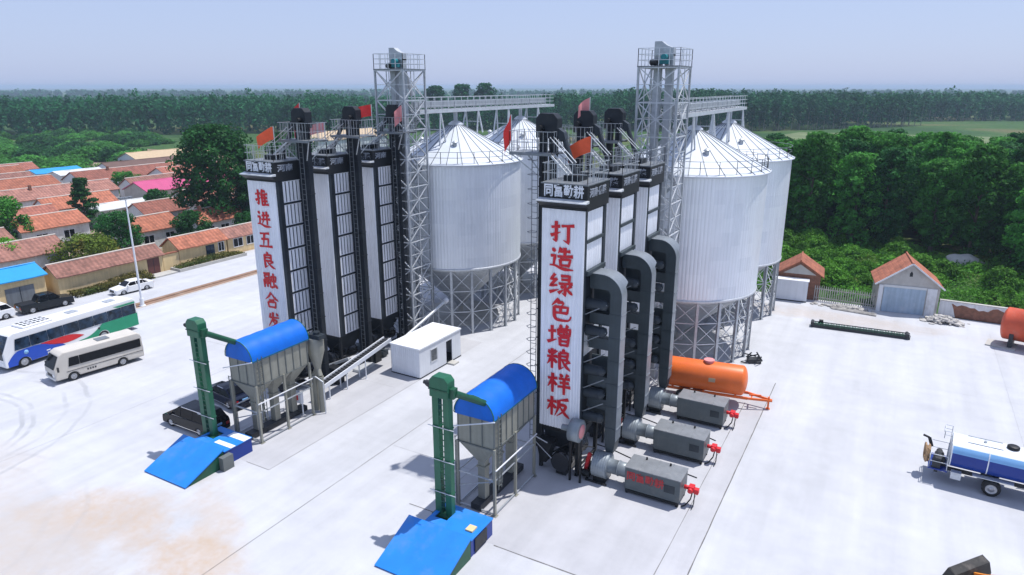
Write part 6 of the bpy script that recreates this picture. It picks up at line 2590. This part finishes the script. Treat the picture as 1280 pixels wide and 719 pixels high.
def quad_mesh(name, V, mat, extra=None):
    """V: (4n,3) quads; extra: (verts, faces, matindex) appended"""
    n = len(V) // 4
    me = bpy.data.meshes.new(name)
    nv, nf = len(V), n
    me.vertices.add(nv)
    me.vertices.foreach_set('co', V.astype(np.float32).ravel())
    me.loops.add(4 * n)
    me.loops.foreach_set('vertex_index', np.arange(4 * n, dtype=np.int32))
    me.polygons.add(n)
    me.polygons.foreach_set('loop_start', np.arange(0, 4 * n, 4, dtype=np.int32))
    me.update(calc_edges=True)
    me.validate()
    me.materials.append(M[mat])
    return me

def crown_points(clumps, per, shell=0.55):
    """clumps: list of (cx,cy,cz,rx,ry,rz)"""
    Ps, Ns = [], []
    for (cx, cy, cz, rx, ry, rz) in clumps:
        d = nrng.normal(size=(per, 3))
        d /= np.linalg.norm(d, axis=1, keepdims=True)
        r = nrng.uniform(shell, 1.05, (per, 1)) ** 0.8
        p = d * r * np.array([rx, ry, rz])
        Ps.append(p + np.array([cx, cy, cz]))
        Ns.append(d * 0.9 + nrng.normal(size=(per, 3)) * 0.55 + np.array([0, 0, 0.35]))
    return np.concatenate(Ps), np.concatenate(Ns)

def trunk_mesh(m, h, r, lean=(0, 0), limbs=6, reach=2.0, z0=0.35):
    pts = []
    k = 6
    for i in range(k + 1):
        u = i / k
        pts.append((Vector((lean[0] * u + rnd.uniform(-0.1, 0.1) * u * r * 4, lean[1] * u + rnd.uniform(-0.1, 0.1) * u * r * 4, h * u)), r * (1 - 0.75 * u) * (1.25 if i == 0 else 1)))
    for (a, ra), (b, rb) in zip(pts[:-1], pts[1:]):
        m.tube(a, b, ra, rb, n=8)
    for i in range(limbs):
        u = z0 + (0.95 - z0) * i / max(1, limbs - 1)
        c = Vector((lean[0] * u, lean[1] * u, h * u))
        a = rnd.uniform(0, 6.28)
        L = reach * (1.15 - 0.6 * u) * rnd.uniform(0.7, 1.1)
        e = c + Vector((math.cos(a) * L, math.sin(a) * L, L * rnd.uniform(0.5, 0.9)))
        m.tube(c, e, r * 0.35 * (1.1 - u * 0.6), r * 0.1, n=6)

def make_tree(name, label, cat, loc, h, rad, base, ncl, per, leaf, mat, group=None, bark='bark', shape='round', trunk_r=None, rz=0.0):
    t = thing(name, label, cat, loc, rz, group)
    m = MB()
    trunk_mesh(m, h * 0.8, trunk_r or h * 0.018, (rnd.uniform(-0.3, 0.3), rnd.uniform(-0.3, 0.3)), 8, rad * 0.75)
    m.build('trunk', bark, t)
    cl = []
    for i in range(ncl):
        u = (i + 0.5) / ncl
        z = base + (h - base) * (u ** 0.85)
        k = (z - base) / (h - base)
        if shape == 'round':
            env = rad * math.sqrt(max(0.05, 1 - (2 * (k - 0.42) / 1.22) ** 2))
        elif shape == 'tall':
            env = rad * (0.55 + 0.75 * k) if k < 0.55 else rad * (0.96 * math.sqrt(max(0.03, 1 - ((k - 0.55) / 0.47) ** 2)))
        else:  # cone
            env = rad * (1.05 - k * 0.95)
        a = i * 2.39996 + rnd.uniform(-0.5, 0.5)
        rr = env * math.sqrt(rnd.uniform(0.12, 1.0)) * 0.86
        s = rnd.uniform(0.19, 0.42) * rad * (1.0 if shape != 'cone' else 0.85)
        fl = rnd.uniform(0.6, 0.85) if shape != 'cone' else 0.35
        cl.append((rr * math.cos(a), rr * math.sin(a), min(z, h - s * fl), s, s, s * fl))
    P, Nn = crown_points(cl, per)
    V = cards(P, Nn, nrng.uniform(0.65, 1.35, len(P)) * leaf)
    o = bpy.data.objects.new('crown', quad_mesh('crown', V, mat))
    COL.objects.link(o)
    o.parent = t
    return t

# plantation behind the garage
pl = [make_tree('plantation_tree', 'dense dark green plantation tree in the rows behind the garage', 'tree', (0, 0, 0), 16.5, 4.2, 1.2, 52, 150, 0.5, 'leaf_plant', 'plantation trees behind the garage', shape='tall'),
      make_tree('plantation_tree', 'dense dark green plantation tree in the rows behind the garage', 'tree', (0, 0, 0), 17.2, 3.9, 1.4, 50, 150, 0.5, 'leaf_plant', 'plantation trees behind the garage', shape='tall'),
      make_tree('plantation_tree', 'dense dark green plantation tree in the rows behind the garage', 'tree', (0, 0, 0), 15.6, 4.4, 1.0, 52, 150, 0.5, 'leaf_plant', 'plantation trees behind the garage', shape='round'),
      make_tree('plantation_tree', 'dense dark green plantation tree in the rows behind the garage', 'tree', (0, 0, 0), 16.0, 4.1, 1.0, 50, 150, 0.5, 'leaf_dark', 'plantation trees behind the garage', shape='tall')]
spots = []
for row in range(9):
    y = 119 + row * 6.4
    x = -40 + rnd.uniform(0, 3)
    while x < 30 + row * 3:
        spots.append((x + rnd.uniform(-1.1, 1.1), y + rnd.uniform(-1.6, 1.6) + (0 if x < 9 else -4.5 if row == 0 else -2), row))
        x += 5.4
for i, (x, y, row) in enumerate(spots):
    src = pl[i % 4]
    s = rnd.uniform(0.84, 1.08) * (1.0 - 0.012 * row) * (0.90 if x < -12 else 1.0)
    if i < 4:
        src.location = (x, y, 0)
        src.rotation_euler = (0, 0, rnd.uniform(0, 6.28))
        src.scale = (s, s, s)
    else:
        dup(src, (x, y, 0), rnd.uniform(0, 6.28), None, (s * rnd.uniform(0.95, 1.1), s * rnd.uniform(0.95, 1.1), s))
# nearer, brighter trees at the right end
for (x, y, h, lab) in ((17.5, 108.5, 13.0, 'mid green round crowned tree in front of the dark plantation, at the picture edge'),
                       (22.5, 105.0, 12.0, 'mid green tree beside the round crowned one, over the boundary wall')):
    make_tree('broadleaf_tree', lab, 'tree', (x, y, 0), h, 4.6, 1.2, 46, 190, 0.45, 'leaf_bright' if False else 'leaf_plant', None, shape='round')

# bushes on the bank
bl = 'leafy bright green bush on the overgrown bank behind the garage'
def make_bush(name, label, loc, r, h, ncl, per, leaf, mat, group=None, rz=0):
    t = thing(name, label, 'bush', loc, rz, group)
    m = MB()
    for i in range(4):
        a = i * 1.6
        m.tube((0, 0, 0), (math.cos(a) * r * 0.5, math.sin(a) * r * 0.5, h * 0.6), 0.06, 0.02, n=5)
    m.build('stem', 'bark', t)
    cl = []
    for i in range(ncl):
        a = i * 2.4
        k = math.sqrt((i + 0.5) / ncl)
        s = r * rnd.uniform(0.28, 0.45)
        z = h * (0.25 + 0.55 * (1 - k * k)) * rnd.uniform(0.7, 1.1)
        cl.append((r * 0.8 * k * math.cos(a), r * 0.8 * k * math.sin(a), z, s, s, s * 0.8))
    P, Nn = crown_points(cl, per, 0.4)
    P[:, 2] = np.maximum(P[:, 2], 0.03)
    V = cards(P, Nn, nrng.uniform(0.6, 1.4, len(P)) * leaf)
    o = bpy.data.objects.new('leaves', quad_mesh('leaves', V, mat))
    COL.objects.link(o)
    o.parent = t
    return t
bs = [make_bush('bank_bush', bl, (0, 0, 0), 2.1, 2.3, 16, 110, 0.36, 'leaf_bright', 'bushes on the bank behind the garage'),
      make_bush('bank_bush', bl, (0, 0, 0), 1.7, 1.6, 14, 110, 0.32, 'leaf_bright', 'bushes on the bank behind the garage'),
      make_bush('bank_bush', bl, (0, 0, 0), 2.4, 2.9, 18, 110, 0.38, 'leaf_bright', 'bushes on the bank behind the garage')]
k = 0
for i in range(96):
    x = rnd.uniform(-16, 24)
    y = rnd.uniform(87.5, 118)
    if -2.5 < x < 8 and y < 91 or -12.5 < x < -4.5 and y < 90:
        continue
    if 7.5 < x < 12 and 93 < y < 112 and rnd.random() < 0.7:
        continue
    s = rnd.uniform(0.55, 1.3) * (1.25 if 2 < x < 8 and y > 104 else 0.85)
    if k < 3:
        bs[k].location, bs[k].scale = (x, y, 0), (s, s, s)
    else:
        dup(bs[k % 3], (x, y, 0), rnd.uniform(0, 6.28), None, (s, s, s * rnd.uniform(0.8, 1.15)))
    k += 1
tag(bpy.data.objects.new('grey_tarp_heap', None), 'x', 'x') if False else None
m = MB()
bm = bmesh.new()
bmesh.ops.create_icosphere(bm, subdivisions=3, radius=1)
vs = [(p.co.x * 2.6 + 0.15 * math.sin(p.co.y * 9), p.co.y * 1.5, max(0, p.co.z * 1.5 + 0.12 * math.sin(p.co.x * 8))) for p in bm.verts]
m.add(vs, [tuple(q.index for q in f.verts) for f in bm.faces], True)
bm.free()
tag(m.build('earth_mound', 'grey_render', None, (9.6, 112.0, 0)), 'small grey heap among the green bushes below the plantation', 'heap')

# undergrowth (uncountable)
def scatter_cards(name, label, cat, n, region, size, mat, hz, kind='stuff', dens=None):
    x0, x1, y0, y1 = region
    P = np.column_stack([nrng.uniform(x0, x1, n), nrng.uniform(y0, y1, n), np.zeros(n)])
    if dens is not None:
        P = P[dens(P[:, 0], P[:, 1])]
    n = len(P)
    hh = hz * (0.5 + 0.5 * np.sin(P[:, 0] * 0.37 + 1.3 * np.sin(P[:, 1] * 0.23)) * np.cos(P[:, 1] * 0.31)) + 0.1
    P[:, 2] = nrng.uniform(0, 1, n) * hh
    Nn = nrng.normal(size=(n, 3)) * 0.8 + np.array([0, 0, 0.7])
    V = cards(P, Nn, nrng.uniform(0.6, 1.4, n) * size)
    o = bpy.data.objects.new(name, quad_mesh(name, V, mat))
    COL.objects.link(o)
    return tag(o, label, cat, None, kind)
scatter_cards('undergrowth', 'bright green tangled undergrowth covering the bank beyond the yard', 'undergrowth', 42000, (-22, 34, 85.6, 121), 0.34, 'grass_blades', 0.9,
              dens=lambda x, y: ~((x > -2) & (x < 7.5) & (y < 89.5)) & ~((x < -5.5) & (x > -11.5) & (y < 88.5)))
scatter_cards('wall_weeds', 'dry yellow green weeds along the cream village wall', 'weeds', 4200, (-84.45, -82.4, 42.0, 51.8), 0.25, 'dry_weeds', 1.15)
scatter_cards('bed_weeds', 'mixed weeds filling the stone planting bed', 'weeds', 3400, (-84.2, -82.5, 55.6, 66.2), 0.24, 'dry_weeds', 1.0)
scatter_cards('village_grass', 'rough green growth between the village houses', 'grass', 26000, (-240, -88, 25, 140), 0.7, 'grass_blades', 0.5,
              dens=lambda x, y: np.sin(x * 0.21 + y * 0.13) + np.sin(y * 0.3 - x * 0.07) > 0.15)

# village trees
vt = [('layered_tree', 'tall layered dark tree in the middle of the village', (-122.5, 66.0), 9.0, 3.6, 1.0, 34, 150, 0.42, 'leaf_dark', 'cone'),
      ('broadleaf_tree', 'dense round dark tree behind the lamp post and the cream house', (-98.2, 57.0), 6.6, 3.5, 1.0, 36, 170, 0.34, 'leaf_dark', 'round'),
      ('broadleaf_tree', 'round green tree before the white house with two windows', (-93.6, 65.8), 5.8, 3.0, 0.8, 32, 170, 0.34, 'leaf_dark', 'round'),
      ('broadleaf_tree', 'small green tree beside the pale sheet roof', (-119.5, 77.5), 5.8, 2.6, 0.9, 28, 150, 0.36, 'leaf_dark', 'round'),
      ('broadleaf_tree', 'small round tree at the end of the long dusky row house', (-152.5, 92.5), 5.6, 3.2, 0.8, 28, 140, 0.4, 'leaf_plant', 'round'),
      ('broadleaf_tree', 'tall green tree at the village edge of the picture, beside orange roofs', (-116.0, 50.5), 8.2, 3.8, 1.0, 38, 170, 0.4, 'leaf_plant', 'round'),
      ('broadleaf_tree', 'broad green tree behind the blue roofed shed', (-101.5, 43.3), 4.8, 3.6, 0.4, 34, 170, 0.36, 'leaf_bright', 'round'),
      ('broadleaf_tree', 'green tree behind the bus side of the blue roofed shed', (-107.0, 40.5), 7.0, 4.0, 0.6, 34, 170, 0.4, 'leaf_plant', 'round'),
      ('yellowing_tree', 'wide yellow green tree spreading over the cream house roof', (-93.5, 50.0), 5.0, 4.3, 0.3, 44, 180, 0.34, 'leaf_yellow', 'round'),
      ('big_tree', 'tall broad dark tree beside the lettered village side dryer', (-101.0, 77.0), 18.0, 6.6, 2.4, 78, 220, 0.55, 'leaf_dark', 'round'),
      ('big_tree', 'second tall tree just behind the broad dark one, nearer the dryers', (-94.0, 87.5), 16.5, 5.6, 2.6, 54, 200, 0.55, 'leaf_dark', 'round'),
      ('big_tree', 'lower tree filling the gap beside the tall village trees', (-96.0, 80.5), 9.5, 3.6, 1.5, 40, 180, 0.5, 'leaf_dark', 'round'),
      ('broadleaf_tree', 'tree between the dryers and the broad dark village tree', (-84.5, 86.0), 10.5, 4.6, 1.0, 44, 190, 0.5, 'leaf_plant', 'round'),
      ('broadleaf_tree', 'low bushy tree beside the house wall with two windows', (-91.5, 74.5), 4.4, 2.4, 0.5, 26, 150, 0.34, 'leaf_dark', 'round')]
for (nm, lab, (x, y), h, rad, base, ncl, per, leaf, mat, shp) in vt:
    make_tree(nm, lab, 'tree', (x, y, 0), h, rad, base, ncl, per, leaf, mat, None, shape=shp, rz=rnd.uniform(0, 6))

# hedge shrubs between village and forest
hs = [make_bush('field_shrub', 'rounded green shrub in the scrub between village and forest', (0, 0, 0), 5.5, 4.6, 26, 90, 0.95, 'leaf_plant', 'shrubs between village and forest'),
      make_bush('field_shrub', 'rounded green shrub in the scrub between village and forest', (0, 0, 0), 6.0, 5.2, 26, 90, 1.0, 'leaf_dark', 'shrubs between village and forest'),
      make_bush('field_shrub', 'rounded green shrub in the scrub between village and forest', (0, 0, 0), 5.0, 4.0, 24, 90, 0.9, 'leaf_plant', 'shrubs between village and forest')]
k = 0
for i in range(230):
    d = rnd.uniform(0, 1)
    x = rnd.uniform(-370, -198)
    y = (x + 198) * -0.3 + rnd.uniform(62, 170)
    if x > -262 and 140 < y < 175:
        continue
    s = rnd.uniform(0.6, 1.15)
    if k < 3:
        hs[k].location, hs[k].scale = (x, y, 0), (s, s, s * 0.8)
    else:
        dup(hs[k % 3], (x, y, 0), rnd.uniform(0, 6.28), None, (s * 1.2, s, s * rnd.uniform(0.55, 0.9)))
    k += 1
g = MB()
g.add([(-262, 150, -0.03), (-204, 152, -0.03), (-212, 172, -0.03), (-270, 170, -0.03)], [(0, 1, 2, 3)])
struct('field', g, 'kerb_brown')
g = MB()
g.add([(-70, 300, -0.03), (60, 330, -0.03), (70, 420, -0.03), (-50, 410, -0.03)], [(0, 1, 2, 3)])
M['pale_field'] = pm('pale_field', (0.13, 0.17, 0.07), 0.95, 0, 0.3, 0.05)
struct('field', g, 'pale_field')

# forests
def forest(name, label, line, depth, spacing, h, per, leaf, mat, rad=3.4, base_k=0.22, trunk=True, bark='pale_bark', jig=0.12):
    Vs, tv, tf = [], MB(), None
    line = [np.array(p, float) for p in line]
    row = 0
    dd = 0.0
    while dd < depth:
        for a, b in zip(line[:-1], line[1:]):
            L = np.linalg.norm(b - a)
            n = max(1, int(L / spacing))
            u = (b - a) / L
            nn = np.array([-u[1], u[0]])
            if nn @ a < 0:
                nn = -nn
            for i in range(n):
                c = a + u * (i + rnd.uniform(0, 1)) * L / n + nn * (dd + rnd.uniform(-0.4, 0.4) * spacing)
                hh = h * rnd.uniform(1 - jig, 1 + jig * 0.8) * (1.12 if rnd.random() < 0.04 else 1) * (1 + 0.06 * math.sin(c[0] * 0.033) + 0.05 * math.sin(c[0] * 0.13 + c[1] * 0.05) + 0.05 * math.sin(c[0] * 0.011 + 2))
                ncl = 7
                cl = []
                z0 = hh * base_k if row < 2 else hh * (0.2 if row < 5 else 0.45)
                for q in range(ncl):
                    k = (q + 0.5) / ncl
                    s = rad * rnd.uniform(0.55, 0.8) * (1.05 - 0.45 * abs(k - 0.35))
                    aa = q * 2.4 + rnd.uniform(0, 1)
                    cl.append((c[0] + math.cos(aa) * rad * 0.35, c[1] + math.sin(aa) * rad * 0.35, z0 + (hh - z0 - s * 0.8) * k + s * 0.3, s, s, s * 1.15))
                m_ = max(6, int(per / ncl * (1.0 if row < 2 else 0.65)))
                P, Nn = crown_points(cl, m_, 0.5)
                Vs.append(cards(P, Nn, nrng.uniform(0.65, 1.4, len(P)) * leaf))
                if trunk and row < 3:
                    tv.tube((c[0], c[1], -0.05), (c[0], c[1], hh * 0.6), hh * 0.011, hh * 0.006, n=5, cap=False)
        dd += spacing * 1.05
        row += 1
    V = np.concatenate(Vs)
    o = bpy.data.objects.new(name, quad_mesh(name, V, mat))
    COL.objects.link(o)
    tag(o, label, 'forest', None, 'stuff')
    if tv.v:
        q = tv.build('trunks', bark, o)
        q['kind'] = 'stuff'
    return o

LL = [(-560, 40), (-470, 126), (-391, 177), (-351, 213), (-307, 252), (-261, 293), (-211, 338), (-157, 385), (-99, 437)]
forest('forest', 'dense dark green poplar forest across the fields behind the village', LL, 60, 5.0, 17.6, 200, 1.5, 'leaf_forest', rad=3.6, base_k=0.06, trunk=False, jig=0.17)
forest('forest', 'poplar wood with pale trunks, farther off beyond the plantation', [(-140, 372), (-109, 386), (-71, 412), (-45, 439), (-22, 471), (-1, 502), (8, 520)], 76, 5.2, 18.6, 190, 1.6, 'leaf_forest', rad=3.6, base_k=0.16, jig=0.17)
forest('forest', 'hazier poplar wood standing beyond the one with pale trunks', [(-40, 548), (-21, 560), (34, 598), (85, 633), (164, 692)], 60, 5.8, 16.5, 160, 1.9, 'leaf_forest', rad=3.8, base_k=0.1, jig=0.2)
forest('forest', 'faint bluish tree belts near the horizon', [(-1260, 347), (-851, 577), (-396, 833), (-135, 1076), (162, 1243), (420, 1390)], 60, 13, 11, 90, 4.0, 'leaf_forest', rad=7, trunk=False, jig=0.2)
forest('forest', 'faintest tree belt right under the horizon', [(-2329, 646), (-1574, 1071), (-735, 1542), (-231, 1825), (272, 2108), (700, 2350)], 60, 22, 13, 60, 7.0, 'leaf_forest', rad=10, trunk=False, jig=0.25)
# taller clump rising over the left forest behind the gallery
for (x, y, h, lab) in ((-232, 352, 25.5, 'tall rounded tree rising above the forest, behind the gallery'),
                       (-222, 362, 26.0, 'tallest tree of the clump rising above the forest'),
                       (-246, 345, 24.5, 'wide tree of the clump rising above the forest, towards the village')):
    make_tree('tall_tree', lab, 'tree', (x, y, 0), h, 7.0, 6, 40, 90, 1.3, 'leaf_forest', 'trees rising above the forest', shape='round')

# ------------------------------------------------------------------ air
hz = MB()
hz.box(-9100, 9100, -3100, 9100, -1.2, 32)
hm = bpy.data.materials.new('haze_air')
hm.use_nodes = True
hm.node_tree.nodes.clear()
vo = hm.node_tree.nodes.new('ShaderNodeVolumePrincipled')
vo.inputs['Color'].default_value = (0.60, 0.77, 0.96, 1)
vo.inputs['Density'].default_value = 0.00026
vo.inputs['Anisotropy'].default_value = 0.0
om = hm.node_tree.nodes.new('ShaderNodeOutputMaterial')
hm.node_tree.links.new(vo.outputs[0], om.inputs['Volume'])
ho = hz.build('haze', hm)
tag(ho, 'thin bluish summer haze over the fields and woods', 'haze', None, 'stuff')
